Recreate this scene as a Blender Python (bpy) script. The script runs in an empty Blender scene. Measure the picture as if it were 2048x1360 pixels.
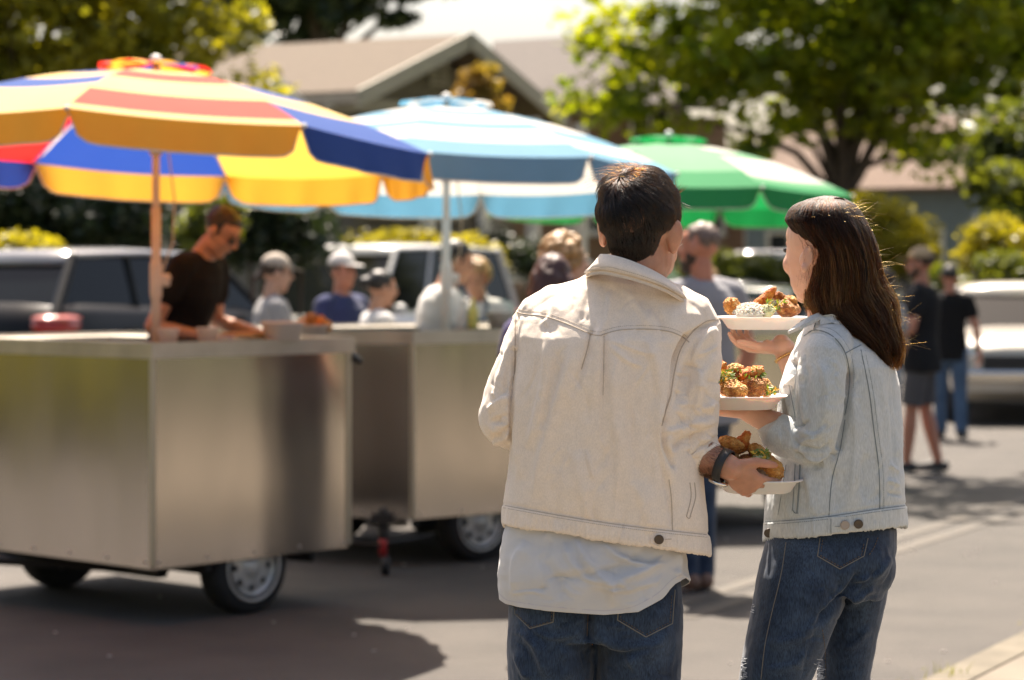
import bpy, bmesh, math, random
import numpy as np
from mathutils import Vector, Matrix, noise
from mathutils.bvhtree import BVHTree
R = math.radians
rnd = random.Random(7)
sc = bpy.context.scene
COL = sc.collection
# ---------------------------------------------------------------- camera, sky, sun, exposure
F = 4836.0            # focal length in photo pixels (85 mm on a 36 mm wide frame of 2048 px)
CH = 1.584            # camera height
cam_d = bpy.data.cameras.new('camera'); cam = bpy.data.objects.new('camera', cam_d); COL.objects.link(cam)
cam.location = (0, 0, CH); cam.rotation_euler = (R(90), 0, 0)
cam_d.lens = 85; cam_d.sensor_width = 36; cam_d.shift_y = -134/2048
cam_d.clip_start = 0.1; cam_d.clip_end = 5000
cam_d.dof.use_dof = True; cam_d.dof.focus_distance = 4.84; cam_d.dof.aperture_fstop = 3.9
sc.camera = cam
SUN_EL, SUN_AZ = 62.0, -5.0      # azimuth from +Y, clockwise positive
wd = bpy.data.worlds.new('World'); sc.world = wd; wd.use_nodes = True
nt = wd.node_tree; bg = nt.nodes['Background']
sky = nt.nodes.new('ShaderNodeTexSky'); sky.sky_type = 'NISHITA'; sky.sun_disc = False
sky.sun_elevation = R(SUN_EL); sky.sun_rotation = R(SUN_AZ); sky.air_density = 1.0; sky.dust_density = 4.0; sky.ozone_density = 0.6
wb = nt.nodes.new('ShaderNodeMix'); wb.data_type = 'RGBA'; wb.blend_type = 'MULTIPLY'; wb.inputs[0].default_value = 1; wb.inputs[7].default_value = (1.03, .955, .89, 1)
nt.links.new(sky.outputs[0], wb.inputs[6]); nt.links.new(wb.outputs[2], bg.inputs[0]); bg.inputs[1].default_value = 0.074
sd = bpy.data.lights.new('sun', 'SUN'); sd.energy = 5.0; sd.angle = R(0.5); sd.color = (1.0, 0.885, 0.755)
sun = bpy.data.objects.new('sun', sd); COL.objects.link(sun)
_sv = Vector((math.sin(R(SUN_AZ))*math.cos(R(SUN_EL)), math.cos(R(SUN_AZ))*math.cos(R(SUN_EL)), math.sin(R(SUN_EL))))
sun.rotation_euler = (-_sv).to_track_quat('-Z', 'Y').to_euler(); sun.location = (0, 0, 30)
sc.view_settings.view_transform = 'Standard'; sc.view_settings.look = 'None'
sc.view_settings.exposure = 1.62; sc.view_settings.gamma = 1

def W(px, py, D): return Vector(((px-1024)*D/F, D, CH-(py-546)*D/F))
# ---------------------------------------------------------------- materials
MATS = {}
def M(name, col, rough=.6, metal=0, var=0, vs=5, bump=None, spec=.5, sss=0, coat=0, col2=None, trans=0, sheen=0, vstretch=None, emit=0, alpha=None, aniso=0, transl=0, tcol=None, detail=4, fine=None):
    if name in MATS: return MATS[name]
    m = bpy.data.materials.new(name); m.use_nodes = True; t = m.node_tree; N = t.nodes; L = t.links
    b = N['Principled BSDF']; c4 = (*col, 1)
    b.inputs['Base Color'].default_value = c4; b.inputs['Roughness'].default_value = rough
    b.inputs['Metallic'].default_value = metal; b.inputs['Specular IOR Level'].default_value = spec
    if sss:
        b.inputs['Subsurface Weight'].default_value = sss; b.inputs['Subsurface Radius'].default_value = (1, .35, .2); b.inputs['Subsurface Scale'].default_value = .02
    if coat: b.inputs['Coat Weight'].default_value = coat; b.inputs['Coat Roughness'].default_value = .05
    if trans: b.inputs['Transmission Weight'].default_value = trans
    if sheen: b.inputs['Sheen Weight'].default_value = sheen; b.inputs['Sheen Roughness'].default_value = .5
    if aniso: b.inputs['Anisotropic'].default_value = aniso
    tc = N.new('ShaderNodeTexCoord'); src = tc.outputs['Object']
    if vstretch:
        mp = N.new('ShaderNodeMapping'); mp.inputs['Scale'].default_value = vstretch; L.new(src, mp.inputs[0]); src2 = mp.outputs[0]
    else: src2 = src
    colout = None
    if var or col2:
        n = N.new('ShaderNodeTexNoise'); n.inputs['Scale'].default_value = vs; n.inputs['Detail'].default_value = detail; n.inputs['Roughness'].default_value = .6
        L.new(src2, n.inputs['Vector'])
        mr = N.new('ShaderNodeMapRange'); mr.inputs[1].default_value = .35; mr.inputs[2].default_value = .65; L.new(n.outputs[0], mr.inputs[0])
        mx = N.new('ShaderNodeMix'); mx.data_type = 'RGBA'; L.new(mr.outputs[0], mx.inputs[0])
        mx.inputs[6].default_value = c4
        mx.inputs[7].default_value = (*(col2 or [c*(1-var) for c in col]), 1)
        L.new(mx.outputs[2], b.inputs['Base Color']); colout = mx.outputs[2]
    if fine:      # thread-scale mottling of the cloth itself
        fs, fst, lo, hi = fine; mpf = N.new('ShaderNodeMapping'); mpf.inputs['Scale'].default_value = fst; L.new(src, mpf.inputs[0])
        nf = N.new('ShaderNodeTexNoise'); nf.inputs['Scale'].default_value = fs; nf.inputs['Detail'].default_value = 3; L.new(mpf.outputs[0], nf.inputs['Vector'])
        mf = N.new('ShaderNodeMapRange'); mf.inputs[1].default_value = .32; mf.inputs[2].default_value = .68; mf.inputs[3].default_value = lo; mf.inputs[4].default_value = hi; L.new(nf.outputs[0], mf.inputs[0])
        mm_ = N.new('ShaderNodeMix'); mm_.data_type = 'RGBA'; mm_.blend_type = 'MULTIPLY'; mm_.inputs[0].default_value = 1
        if colout: L.new(colout, mm_.inputs[6])
        else: mm_.inputs[6].default_value = c4
        L.new(mf.outputs[0], mm_.inputs[7]); L.new(mm_.outputs[2], b.inputs['Base Color']); colout = mm_.outputs[2]
    if bump:
        bs, bst, bd = bump[:3]
        n2 = N.new('ShaderNodeTexNoise'); n2.inputs['Scale'].default_value = bs; n2.inputs['Detail'].default_value = 5; L.new(src2 if len(bump) > 3 else src, n2.inputs['Vector'])
        bp = N.new('ShaderNodeBump'); bp.inputs['Strength'].default_value = bst; bp.inputs['Distance'].default_value = bd
        L.new(n2.outputs[0], bp.inputs['Height']); L.new(bp.outputs[0], b.inputs['Normal'])
    if transl:
        tr = N.new('ShaderNodeBsdfTranslucent'); ms = N.new('ShaderNodeMixShader'); ms.inputs[0].default_value = transl
        if tcol: tr.inputs[0].default_value = (*tcol, 1)
        elif colout: L.new(colout, tr.inputs[0])
        else: tr.inputs[0].default_value = c4
        L.new(b.outputs[0], ms.inputs[1]); L.new(tr.outputs[0], ms.inputs[2]); L.new(ms.outputs[0], N['Material Output'].inputs[0])
    MATS[name] = m; return m
def leafmat(name, c1, c2, tl=.45, tc=None, s1=1.2, s2=25):
    m = bpy.data.materials.new(name); m.use_nodes = True; t = m.node_tree; N = t.nodes; L = t.links
    b = N['Principled BSDF']; b.inputs['Roughness'].default_value = .45
    tcd = N.new('ShaderNodeTexCoord')
    ns = []
    for s in (s1, s2):
        n = N.new('ShaderNodeTexNoise'); n.inputs['Scale'].default_value = s; n.inputs['Detail'].default_value = 2; L.new(tcd.outputs['Object'], n.inputs['Vector']); ns.append(n)
    ad = N.new('ShaderNodeMath'); ad.operation = 'ADD'; L.new(ns[0].outputs[0], ad.inputs[0]); L.new(ns[1].outputs[0], ad.inputs[1])
    mr = N.new('ShaderNodeMapRange'); mr.inputs[1].default_value = .75; mr.inputs[2].default_value = 1.25; L.new(ad.outputs[0], mr.inputs[0])
    mx = N.new('ShaderNodeMix'); mx.data_type = 'RGBA'; mx.inputs[6].default_value = (*c1, 1); mx.inputs[7].default_value = (*c2, 1); L.new(mr.outputs[0], mx.inputs[0])
    L.new(mx.outputs[2], b.inputs['Base Color'])
    tr = N.new('ShaderNodeBsdfTranslucent'); 
    mu = N.new('ShaderNodeMix'); mu.data_type = 'RGBA'; mu.blend_type = 'MULTIPLY'; mu.inputs[0].default_value = 1; mu.inputs[7].default_value = (*(tc or (2.6, 2.3, .5)), 1)
    L.new(mx.outputs[2], mu.inputs[6]); L.new(mu.outputs[2], tr.inputs[0])
    ms = N.new('ShaderNodeMixShader'); ms.inputs[0].default_value = tl
    L.new(b.outputs[0], ms.inputs[1]); L.new(tr.outputs[0], ms.inputs[2]); L.new(ms.outputs[0], N['Material Output'].inputs[0])
    return m
# ---------------------------------------------------------------- objects
XF = {}
def tag(o, label=None, cat=None, group=None, kind=None):
    if label: o['label'] = label
    if cat: o['category'] = cat
    if group: o['group'] = group
    if kind: o['kind'] = kind
    return o
def thing(name, label, cat, loc=(0, 0, 0), rz=0, group=None):
    o = bpy.data.objects.new(name, None); COL.objects.link(o); o.location = loc; o.rotation_euler = (0, 0, rz); o.empty_display_size = .1
    XF[o] = Matrix.Translation(Vector(loc)) @ Matrix.Rotation(rz, 4, 'Z')
    return tag(o, label, cat, group)
def link(name, me, parent=None):
    o = bpy.data.objects.new(name, me); COL.objects.link(o)
    if parent is not None: o.parent = parent; XF[o] = XF.get(parent, Matrix())
    else: XF[o] = Matrix()
    return o
def copy_tree(o, parent=None):
    c = o.copy(); COL.objects.link(c); c.parent = parent
    for ch in o.children: copy_tree(ch, c)
    return c
class MB:
    def __init__(s): s.v = []; s.f = []; s.m = []; s.T = None
    def add(s, vs, fs, mi=0):
        o = len(s.v)
        if s.T is not None: vs = [s.T @ Vector(p) for p in vs]
        s.v += [tuple(p) for p in vs]; s.f += [tuple(i+o for i in f) for f in fs]; s.m += [mi]*len(fs); return s
    def box(s, c, size, rot=None, mi=0, bev=0):
        hx, hy, hz = [q/2 for q in size]
        if bev:
            bm = bmesh.new(); bmesh.ops.create_cube(bm, size=1)
            for v in bm.verts: v.co = Vector((v.co.x*size[0], v.co.y*size[1], v.co.z*size[2]))
            bmesh.ops.bevel(bm, geom=list(bm.edges), offset=bev, segments=2, affect='EDGES', profile=.5)
            bm.verts.index_update()
            vs = [v.co.copy() for v in bm.verts]; fs = [[v.index for v in f.verts] for f in bm.faces]; bm.free()
        else:
            vs = [Vector((x*hx, y*hy, z*hz)) for z in (-1, 1) for y in (-1, 1) for x in (-1, 1)]
            fs = [(0, 2, 3, 1), (4, 5, 7, 6), (0, 1, 5, 4), (2, 6, 7, 3), (0, 4, 6, 2), (1, 3, 7, 5)]
        if rot is not None:
            if isinstance(rot, (int, float)): rot = Matrix.Rotation(rot, 3, 'Z')
            vs = [rot @ v for v in vs]
        return s.add([v+Vector(c) for v in vs], fs, mi)
    def loft(s, rings, cap=True, mi=0, close=True):
        n = len(rings[0]); vs = [p for r in rings for p in r]; fs = []
        for i in range(len(rings)-1):
            for j in range(n if close else n-1):
                a = i*n+j; b = i*n+(j+1) % n; fs.append((a, b, b+n, a+n))
        if cap: fs.append(tuple(range(n-1, -1, -1))); fs.append(tuple((len(rings)-1)*n+k for k in range(n)))
        return s.add(vs, fs, mi)
    def tube(s, pts, r, n=8, lat=None, ry=None, round_ends=True, mi=0, pw=1.0):
        """tube through pts; r, ry lists or numbers; lat = fixed lateral axis for elliptical sections"""
        pts = [Vector(p) for p in pts]; k = len(pts)
        rx = r if isinstance(r, (list, tuple)) else [r]*k
        ry = rx if ry is None else (ry if isinstance(ry, (list, tuple)) else [ry]*k)
        rings = []; up = None
        for i, p in enumerate(pts):
            d = (pts[min(i+1, k-1)]-pts[max(i-1, 0)])
            d = d.normalized() if d.length > 1e-9 else Vector((0, 0, 1))
            if lat is not None: a = Vector(lat)
            elif up is None: a = Vector((1, 0, 0)) if abs(d.x) < .8 else Vector((0, 1, 0))
            else: a = up
            a = (a-d*a.dot(d)).normalized(); b = d.cross(a); up = a
            def ring(q, fx, fy):
                out = []
                for j in range(n):
                    t = 2*math.pi*j/n; ca, sa = math.cos(t), math.sin(t)
                    if pw != 1.0: ca = math.copysign(abs(ca)**pw, ca); sa = math.copysign(abs(sa)**pw, sa)
                    out.append(q+a*ca*fx+b*sa*fy)
                return out
            m = min(rx[i], ry[i])
            if i == 0 and round_ends:
                rings.append(ring(p-d*m*.95, rx[i]*.25, ry[i]*.25)); rings.append(ring(p-d*m*.6, rx[i]*.78, ry[i]*.78))
            rings.append(ring(p, rx[i], ry[i]))
            if i == k-1 and round_ends:
                rings.append(ring(p+d*m*.6, rx[i]*.78, ry[i]*.78)); rings.append(ring(p+d*m*.95, rx[i]*.25, ry[i]*.25))
        return s.loft(rings, mi=mi)
    def ell(s, c, rad, rot=None, n=16, m=10, mi=0):
        vs = []; fs = []
        c = Vector(c)
        for i in range(m+1):
            ph = math.pi*i/m
            for j in range(n):
                t = 2*math.pi*j/n
                v = Vector((rad[0]*math.sin(ph)*math.cos(t), rad[1]*math.sin(ph)*math.sin(t), rad[2]*math.cos(ph)))
                if rot is not None: v = rot @ v
                vs.append(v+c)
        for i in range(m):
            for j in range(n):
                a = i*n+j; b = i*n+(j+1) % n; fs.append((a, a+n, b+n, b))
        return s.add(vs, fs, mi)
    def lathe(s, prof, c=(0, 0, 0), axis='Z', n=32, mi=0, cap=True):
        rings = []
        c = Vector(c)
        for r, z in prof:
            ring = []
            for j in range(n):
                t = 2*math.pi*j/n
                v = Vector((r*math.cos(t), r*math.sin(t), z))
                if axis == 'X': v = Vector((v.z, v.x, v.y))
                elif axis == 'Y': v = Vector((v.y, v.z, v.x))
                ring.append(v+c)
            rings.append(ring)
        return s.loft(rings, cap=cap, mi=mi)
    def prism(s, poly, z0, z1, mi=0):
        n = len(poly); vs = [(p[0], p[1], z0) for p in poly]+[(p[0], p[1], z1) for p in poly]
        fs = [tuple(range(n-1, -1, -1)), tuple(range(n, 2*n))]+[(i, (i+1) % n, n+(i+1) % n, n+i) for i in range(n)]
        return s.add(vs, fs, mi)
    def slab(s, quad, th, mi=0):
        q = [Vector(p) for p in quad]; nrm = (q[1]-q[0]).cross(q[-1]-q[0]).normalized(); n = len(q)
        vs = q+[p-nrm*th for p in q]
        fs = [tuple(range(n)), tuple(range(2*n-1, n-1, -1))]+[(i, n+i, n+(i+1) % n, (i+1) % n) for i in range(n)]
        return s.add(vs, fs, mi)
    def mesh(s, name, mats, smooth=False, inv=None):
        me = bpy.data.meshes.new(name)
        vs = s.v if inv is None else [tuple(inv @ Vector(p)) for p in s.v]
        me.from_pydata(vs, [], s.f)
        for m in (mats if isinstance(mats, (list, tuple)) else [mats]): me.materials.append(m)
        me.polygons.foreach_set('material_index', s.m)
        if smooth: me.polygons.foreach_set('use_smooth', [True]*len(s.f))
        me.validate(); me.update()
        return me
    def build(s, name, mats, parent=None, smooth=False, world=True, recalc=True):
        inv = XF[parent].inverted() if (parent is not None and world) else None
        me = s.mesh(name, mats, smooth, inv)
        if recalc:
            bm = bmesh.new(); bm.from_mesh(me); bmesh.ops.recalc_face_normals(bm, faces=bm.faces); bm.to_mesh(me); bm.free()
        return link(name, me, parent)
    def remesh(s, name, mats, parent=None, voxel=.01, smooth=2, post=None, fac=.5):
        """one continuous surface from overlapping closed shapes"""
        me = s.mesh(name, mats, True, None)
        bm = bmesh.new(); bm.from_mesh(me); bmesh.ops.recalc_face_normals(bm, faces=bm.faces); bm.to_mesh(me); bm.free()
        tmp = bpy.data.objects.new('tmp', me); COL.objects.link(tmp)
        a = tmp.modifiers.new('r', 'REMESH'); a.mode = 'VOXEL'; a.voxel_size = voxel
        if smooth: b = tmp.modifiers.new('s', 'SMOOTH'); b.factor = fac; b.iterations = smooth
        dg = bpy.context.evaluated_depsgraph_get(); dg.update()
        out = bpy.data.meshes.new_from_object(tmp.evaluated_get(dg)); out.name = name
        bpy.data.objects.remove(tmp); bpy.data.meshes.remove(me)
        out.materials.clear()
        for m in (mats if isinstance(mats, (list, tuple)) else [mats]): out.materials.append(m)
        if post: post(out)
        out.polygons.foreach_set('use_smooth', [True]*len(out.polygons))
        if parent is not None: out.transform(XF[parent].inverted())
        out.update()
        return link(name, out, parent)
def npverts(me):
    a = np.empty(len(me.vertices)*3, np.float32); me.vertices.foreach_get('co', a); return a.reshape(-1, 3)
def npnorm(me):
    a = np.empty(len(me.vertices)*3, np.float32); me.vertex_normals.foreach_get('vector', a); return a.reshape(-1, 3)
def topx(co):
    D = co[:, 1]; return np.stack([1024+co[:, 0]*F/D, 546+(CH-co[:, 2])*F/D], 1)
def catmull(pts, sub=8):
    P = [np.array(p, float) for p in pts]; P = [2*P[0]-P[1]]+P+[2*P[-1]-P[-2]]; out = []
    for i in range(1, len(P)-2):
        for k in range(sub):
            t = k/sub; a, b, c, d = P[i-1:i+3]
            out.append(.5*((2*b)+(-a+c)*t+(2*a-5*b+4*c-d)*t*t+(-a+3*b-3*c+d)*t**3))
    out.append(P[-2]); return np.array(out)
# ---------------------------------------------------------------- directions of the place
TD = Vector((.462, .887, 0)); ND = Vector((.887, -.462, 0))     # along the street, across it (towards the right kerb)
def S(n, t, z=0): return ND*n+TD*t+Vector((0, 0, z))            # street coordinates -> world
RZ = math.atan2(TD.y, TD.x)
def strip(mb, n0, n1, t0, t1, z, mi=0):
    mb.add([S(n0, t0, z), S(n1, t0, z), S(n1, t1, z), S(n0, t1, z)], [(0, 1, 2, 3)], mi)
# ---------------------------------------------------------------- ground
m_asph = M('asphalt', (.082, .073, .064), .85, var=.22, vs=1.7, bump=(160, 1, .008), fine=(90, (1, 1, 1), .72, 1.2), col2=(.056, .051, .046), detail=9)
m_conc = M('pavement_concrete', (.16, .135, .10), .85, var=.2, vs=3, bump=(120, .6, .003), detail=8)
m_earth = M('lawn_earth', (.07, .09, .025), .95, col2=(.12, .12, .04), vs=2, bump=(60, 1, .02), detail=8)
m_paint = M('yellow_road_paint', (.090, .076, .059), .8, col2=(.072, .065, .056), vs=4, detail=9)
g = MB(); g.add([(-3000, -3000, -.02), (3000, -3000, -.02), (3000, 3000, -.02), (-3000, 3000, -.02)], [(0, 1, 2, 3)])
tag(g.build('ground', m_earth), kind='structure')
g = MB(); strip(g, -16.4, -2.70, -60, 400, 0); 
road = tag(g.build('road', m_asph), kind='structure')
g = MB(); g.slab([S(-2.546, -60, .12), S(16, -60, .12), S(16, 200, .12), S(-2.546, 200, .12)], .13)
tag(g.build('pavement', m_conc), kind='structure')
g = MB(); g.slab([S(-2.70, -60, .125), S(-2.55, -60, .125), S(-2.55, 200, .125), S(-2.70, 200, .125)], .14)
tag(g.build('kerb', M('kerb_concrete', (.15, .13, .095), .9, var=.3, vs=6, bump=(90, .8, .004), detail=8)), kind='structure')
g = MB(); g.slab([S(-16.55, -60, .13), S(-16.4, -60, .13), S(-16.4, 400, .13), S(-16.55, 400, .13)], .14)
tag(g.build('kerb_far', MATS['kerb_concrete']), kind='structure')
g = MB(); g.slab([S(-60, -60, .11), S(-16.552, -60, .11), S(-16.552, 400, .11), S(-60, 400, .11)], .13)
tag(g.build('lawn', m_earth), kind='structure')
g = MB(); g.slab([S(-20.2, -60, .125), S(-18.6, -60, .125), S(-18.6, 400, .125), S(-20.2, 400, .125)], .014)
tag(g.build('footpath', m_conc), kind='structure')
g = MB()
for o in (0, .22): strip(g, -4.70+o, -4.59+o, 10.2, 400, .004)
tag(g.build('road_marking', m_paint), kind='structure')
# grass tufts and grit along the right kerb
def tufts(name, spots, mat, hh=.05, n=26, spread=.05):
    mb = MB()
    for p in spots:
        for _ in range(n):
            b = p+Vector((rnd.gauss(0, spread), rnd.gauss(0, spread), 0)); d = Vector((rnd.gauss(0, .5), rnd.gauss(0, .5), 1)).normalized()*hh*rnd.uniform(.4, 1.2)
            w = Vector((rnd.uniform(-1, 1), rnd.uniform(-1, 1), 0)).normalized()*.0025
            mb.add([b-w, b+w, b+d], [(0, 1, 2)])
    return mb
m_grass = leafmat('grass_blade', (.13, .16, .03), (.22, .2, .05), .3)
o = tufts('grass', [S(-2.71+rnd.uniform(-.02, .05), 6+rnd.random()*14, 0 if rnd.random() < .5 else .125) for _ in range(34)], m_grass).build('grass_tufts', m_grass, recalc=False)
tag(o, 'thin green grass growing in the kerb joint', 'grass', kind='stuff')
mb = MB()
for _ in range(60):
    p = S(rnd.uniform(-7.5, -3), rnd.uniform(6, 16), .004); mb.ell(p, (.006+rnd.random()*.006, .006, .004), n=6, m=4)
tag(mb.build('grit', M('grit_pale', (.5, .45, .4), .8), smooth=True), 'small pale grit and litter specks on the asphalt', 'grit', kind='stuff')
# ================================================================ trees, shrubs
def leaves_obj(name, blobs, nclump, per, size, mat, parent, clump_r=.45, seed=1, sx=.55, shell=.35, quad=True):
    rg = np.random.RandomState(seed)
    vol = np.array([b[3]*b[4]*b[5] for b in blobs]); pr = vol/vol.sum()
    bi = rg.choice(len(blobs), nclump, p=pr); B = np.array(blobs)[bi]
    d = rg.normal(size=(nclump, 3)); d /= np.linalg.norm(d, axis=1)[:, None]
    r = shell+(1-shell)*rg.random(nclump)**.6
    cc = B[:, :3]+d*B[:, 3:6]*r[:, None]
    cr = clump_r*(.5+rg.random(nclump))
    c = np.repeat(cc, per, 0); crr = np.repeat(cr, per)
    off = rg.normal(size=(len(c), 3)); off /= np.linalg.norm(off, axis=1)[:, None]; off *= (crr*rg.random(len(c))**.45)[:, None]; off[:, 2] *= .55
    p = c+off; n = len(p)
    a = rg.normal(size=(n, 3)); a[:, 2] *= .5; a /= np.linalg.norm(a, axis=1)[:, None]
    b = rg.normal(size=(n, 3)); b -= a*(a*b).sum(1)[:, None]; b /= np.linalg.norm(b, axis=1)[:, None]
    s = size*(.6+.8*rg.random(n))[:, None]
    V = np.stack([p-a*s, p-b*s*sx, p+a*s, p+b*s*sx], 1).reshape(-1, 3)
    inv = np.array(XF[parent].inverted()); V = V @ inv[:3, :3].T+inv[:3, 3]
    me = bpy.data.meshes.new(name); me.vertices.add(n*4); me.vertices.foreach_set('co', V.astype(np.float32).ravel())
    me.loops.add(n*4); me.loops.foreach_set('vertex_index', np.arange(n*4, dtype=np.int32))
    me.polygons.add(n); me.polygons.foreach_set('loop_start', np.arange(0, n*4, 4, dtype=np.int32)); me.polygons.foreach_set('loop_total', np.full(n, 4, np.int32))
    me.materials.append(mat); me.update(calc_edges=True)
    return link(name, me, parent), cc
m_bark = M('bark', (.09, .065, .045), .9, var=.5, vs=12, bump=(30, 1, .03))
def tree(name, label, cat, base, blobs, nclump, per, size, mat, trunk=(.2, 3), clump_r=.45, seed=1, limbs=14, group=None, fork=None, shell=.35):
    t = thing(name, label, cat, base, 0, group)
    o, cc = leaves_obj('crown', blobs, nclump, per, size, mat, t, clump_r, seed, shell=shell)
    mb = MB(); b = Vector(base); r0, h = trunk; rg = random.Random(seed)
    top = b+Vector((rg.uniform(-.1, .1), 0, h))
    mb.tube([b-Vector((0, 0, .1)), b+Vector((0, 0, .15)), b+(top-b)*.5+Vector((.04, 0, 0)), top], [r0*1.5, r0*1.15, r0*.95, r0*.85], 12)
    for i in range(limbs):
        q = Vector(cc[rg.randrange(len(cc))]); 
        if q.z < top.z: q.z = top.z+.4
        mid = top.lerp(q, .45)+Vector((rg.uniform(-.2, .2), rg.uniform(-.2, .2), .25))
        r1 = r0*rg.uniform(.35, .6)
        mb.tube([top-Vector((0, 0, r0*2.2)), top.lerp(mid, .5)+Vector((0, 0, .1)), mid, q], [r1, r1*.8, r1*.55, r1*.12], 7)
    mb.build('trunk', m_bark, t, smooth=True)
    return t
def shrub(name, label, cat, blobs, nclump, per, size, mat, clump_r=.25, seed=3, group=None):
    b = blobs[0]; base = (b[0], b[1], .1)
    t = thing(name, label, cat, base, 0, group)
    leaves_obj('foliage', blobs, nclump, per, size, mat, t, clump_r, seed, shell=.5)
    mb = MB(); rg = random.Random(seed)
    for i in range(7):
        q = blobs[i % len(blobs)]
        mb.tube([(q[0]+rg.uniform(-.1, .1), q[1]+rg.uniform(-.1, .1), .05), (q[0]+rg.uniform(-.3, .3)*q[3], q[1], q[2]), (q[0]+rg.uniform(-.7, .7)*q[3], q[1]+rg.uniform(-.5, .5)*q[4], q[2]+q[5]*.6)], [.03, .02, .006], 5)
    mb.build('stems', m_bark, t)
    return t
L_maple = leafmat('maple_leaf', (.045, .095, .012), (.17, .19, .02), .66, (3.0, 2.6, .35))
L_olive = leafmat('olive_leaf', (.10, .125, .02), (.27, .26, .035), .58, (2.2, 1.9, .4))
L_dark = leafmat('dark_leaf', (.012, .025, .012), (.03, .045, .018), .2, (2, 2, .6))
L_yel = leafmat('yellow_leaf', (.2, .19, .02), (.34, .30, .03), .45, (1.8, 1.7, .4))
L_mid = leafmat('mid_leaf', (.04, .065, .015), (.12, .14, .03), .4, (2.4, 2.1, .4))
def blob(px, py, D, rx, rz, ry=None):
    p = W(px, py, D); s = D/F; return (p.x, p.y, p.z, rx*s, (ry or rx)*s, rz*s)
def gnd(px, D, z=.1): p = W(px, 546, D); return (p.x, p.y, z)
# big maple on the far verge, trunk right of the green umbrella
b = [blob(1225, 90, 46, 70, 80), blob(1200, 190, 46, 50, 50), blob(1560, 100, 46, 270, 170), blob(1330, 130, 46, 170, 140), blob(1800, 90, 46, 280, 190), blob(1640, -200, 46, 420, 260), blob(1260, 210, 45, 80, 60), blob(1480, 260, 45, 150, 60), blob(1900, 230, 47, 180, 120), blob(1960, -100, 47, 300, 260), blob(1330, -20, 46, 150, 120)]
tree('maple_tree', 'big spreading maple with green and lime leaves and a forked trunk behind the green umbrella', 'tree', gnd(1682, 46), b, 640, 42, .15, L_maple, (.19, 3.2), .62, 5, 22)
# dark pole-like second fork
# tree on the right-hand pavement, crown overhanging the road
b = [(8.3, 22.5, 6.2, 3.2, 3.4, 2.2), (6.3, 21.2, 6.9, 2.8, 2.8, 1.6), (9.5, 24, 5.6, 2.5, 2.5, 2.2), (4.2, 20.6, 8.0, 2.2, 2.2, 1.0), (4.6, 21.4, 8.3, 2.8, 1.8, 1.1), (7, 20.5, 7.4, 2.4, 2, 1.2)]
tree('street_tree', 'dark leafed street tree overhanging the road at the right edge', 'tree', (10.2, 22.8, .12), b, 380, 50, .12, L_maple, (.2, 2.6), .5, 11, 16)
b = [blob(60, 60, 34, 260, 150), blob(300, 30, 34, 180, 140), blob(430, 60, 34, 90, 90), blob(180, -120, 34, 330, 150), blob(-160, 60, 34, 220, 190), blob(500, 145, 34, 60, 26), blob(60, 160, 34, 200, 60)]
tree('olive_tree', 'olive green tree filling the top left corner above the striped umbrella', 'tree', gnd(60, 34), b, 520, 42, .095, L_olive, (.2, 2.6), .42, 21, 22)
b = [blob(620, -30, 72, 130, 90), blob(760, -70, 72, 110, 110), blob(520, 0, 72, 110, 120), blob(850, -110, 72, 70, 100), blob(800, 30, 72, 60, 26), blob(640, -220, 72, 200, 160)]
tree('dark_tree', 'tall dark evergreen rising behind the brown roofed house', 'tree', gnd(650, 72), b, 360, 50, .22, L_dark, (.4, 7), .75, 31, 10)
b = [blob(2030, 320, 37, 80, 110), blob(2080, 420, 36, 100, 110), blob(2010, 470, 36, 40, 60)]
tree('garden_tree', 'small olive green tree below the maple at the right edge', 'tree', gnd(2040, 36.5), b, 150, 60, .1, L_mid, (.1, 1.3), .35, 41, 8)
b = [blob(955, 165, 43, 30, 36), blob(935, 200, 43, 30, 20), blob(985, 215, 43, 24, 30)]
tree('young_tree', 'slim young tree with yellow and reddish leaves in front of the gable', 'tree', gnd(955, 43), b, 46, 40, .07, leafmat('young_leaf', (.22, .2, .04), (.3, .16, .06), .4, (1.8, 1.7, .5)), (.05, 3.4), .22, 43, 6)
# shrubs and hedges
shrub('hedge', 'clipped yellow green hedge behind the white van', 'hedge', [blob(840, 515, 38, 120, 50, 90), blob(930, 540, 38, 60, 60, 60), blob(760, 500, 38, 60, 30, 60)], 160, 50, .055, L_yel, .25, 51)
shrub('shrub', 'bright yellow shrub between the maple trunk and the blue house', 'shrub', [blob(1760, 470, 40, 70, 80), blob(1820, 500, 40, 50, 60), blob(1720, 440, 40, 40, 50)], 170, 50, .06, L_yel, .28, 52)
shrub('shrub', 'pale yellow shrub growing in front of the blue house', 'shrub', [blob(1990, 480, 34, 44, 44), blob(1960, 520, 34, 30, 30)], 50, 45, .06, L_yel, .25, 53)
shrub('hedge', 'low green hedge beneath the green umbrella', 'hedge', [blob(1450, 540, 40, 90, 34, 60), blob(1540, 545, 40, 50, 30, 60)], 110, 50, .055, L_mid, .22, 54)
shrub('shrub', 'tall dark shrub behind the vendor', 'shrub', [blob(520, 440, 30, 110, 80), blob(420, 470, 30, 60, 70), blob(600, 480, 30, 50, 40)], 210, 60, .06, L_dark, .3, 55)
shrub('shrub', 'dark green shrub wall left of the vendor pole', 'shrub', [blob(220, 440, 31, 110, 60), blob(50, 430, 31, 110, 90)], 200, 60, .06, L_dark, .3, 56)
shrub('shrub', 'lime yellow shrub behind the black car roof', 'shrub', [blob(30, 500, 27, 50, 26), blob(95, 505, 27, 40, 18)], 60, 50, .05, L_yel, .18, 57)
shrub('shrub', 'green shrub glinting beneath the yellow valance', 'shrub', [blob(430, 440, 28, 34, 50), blob(395, 470, 28, 30, 40)], 46, 50, .055, L_mid, .2, 58)
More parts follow.
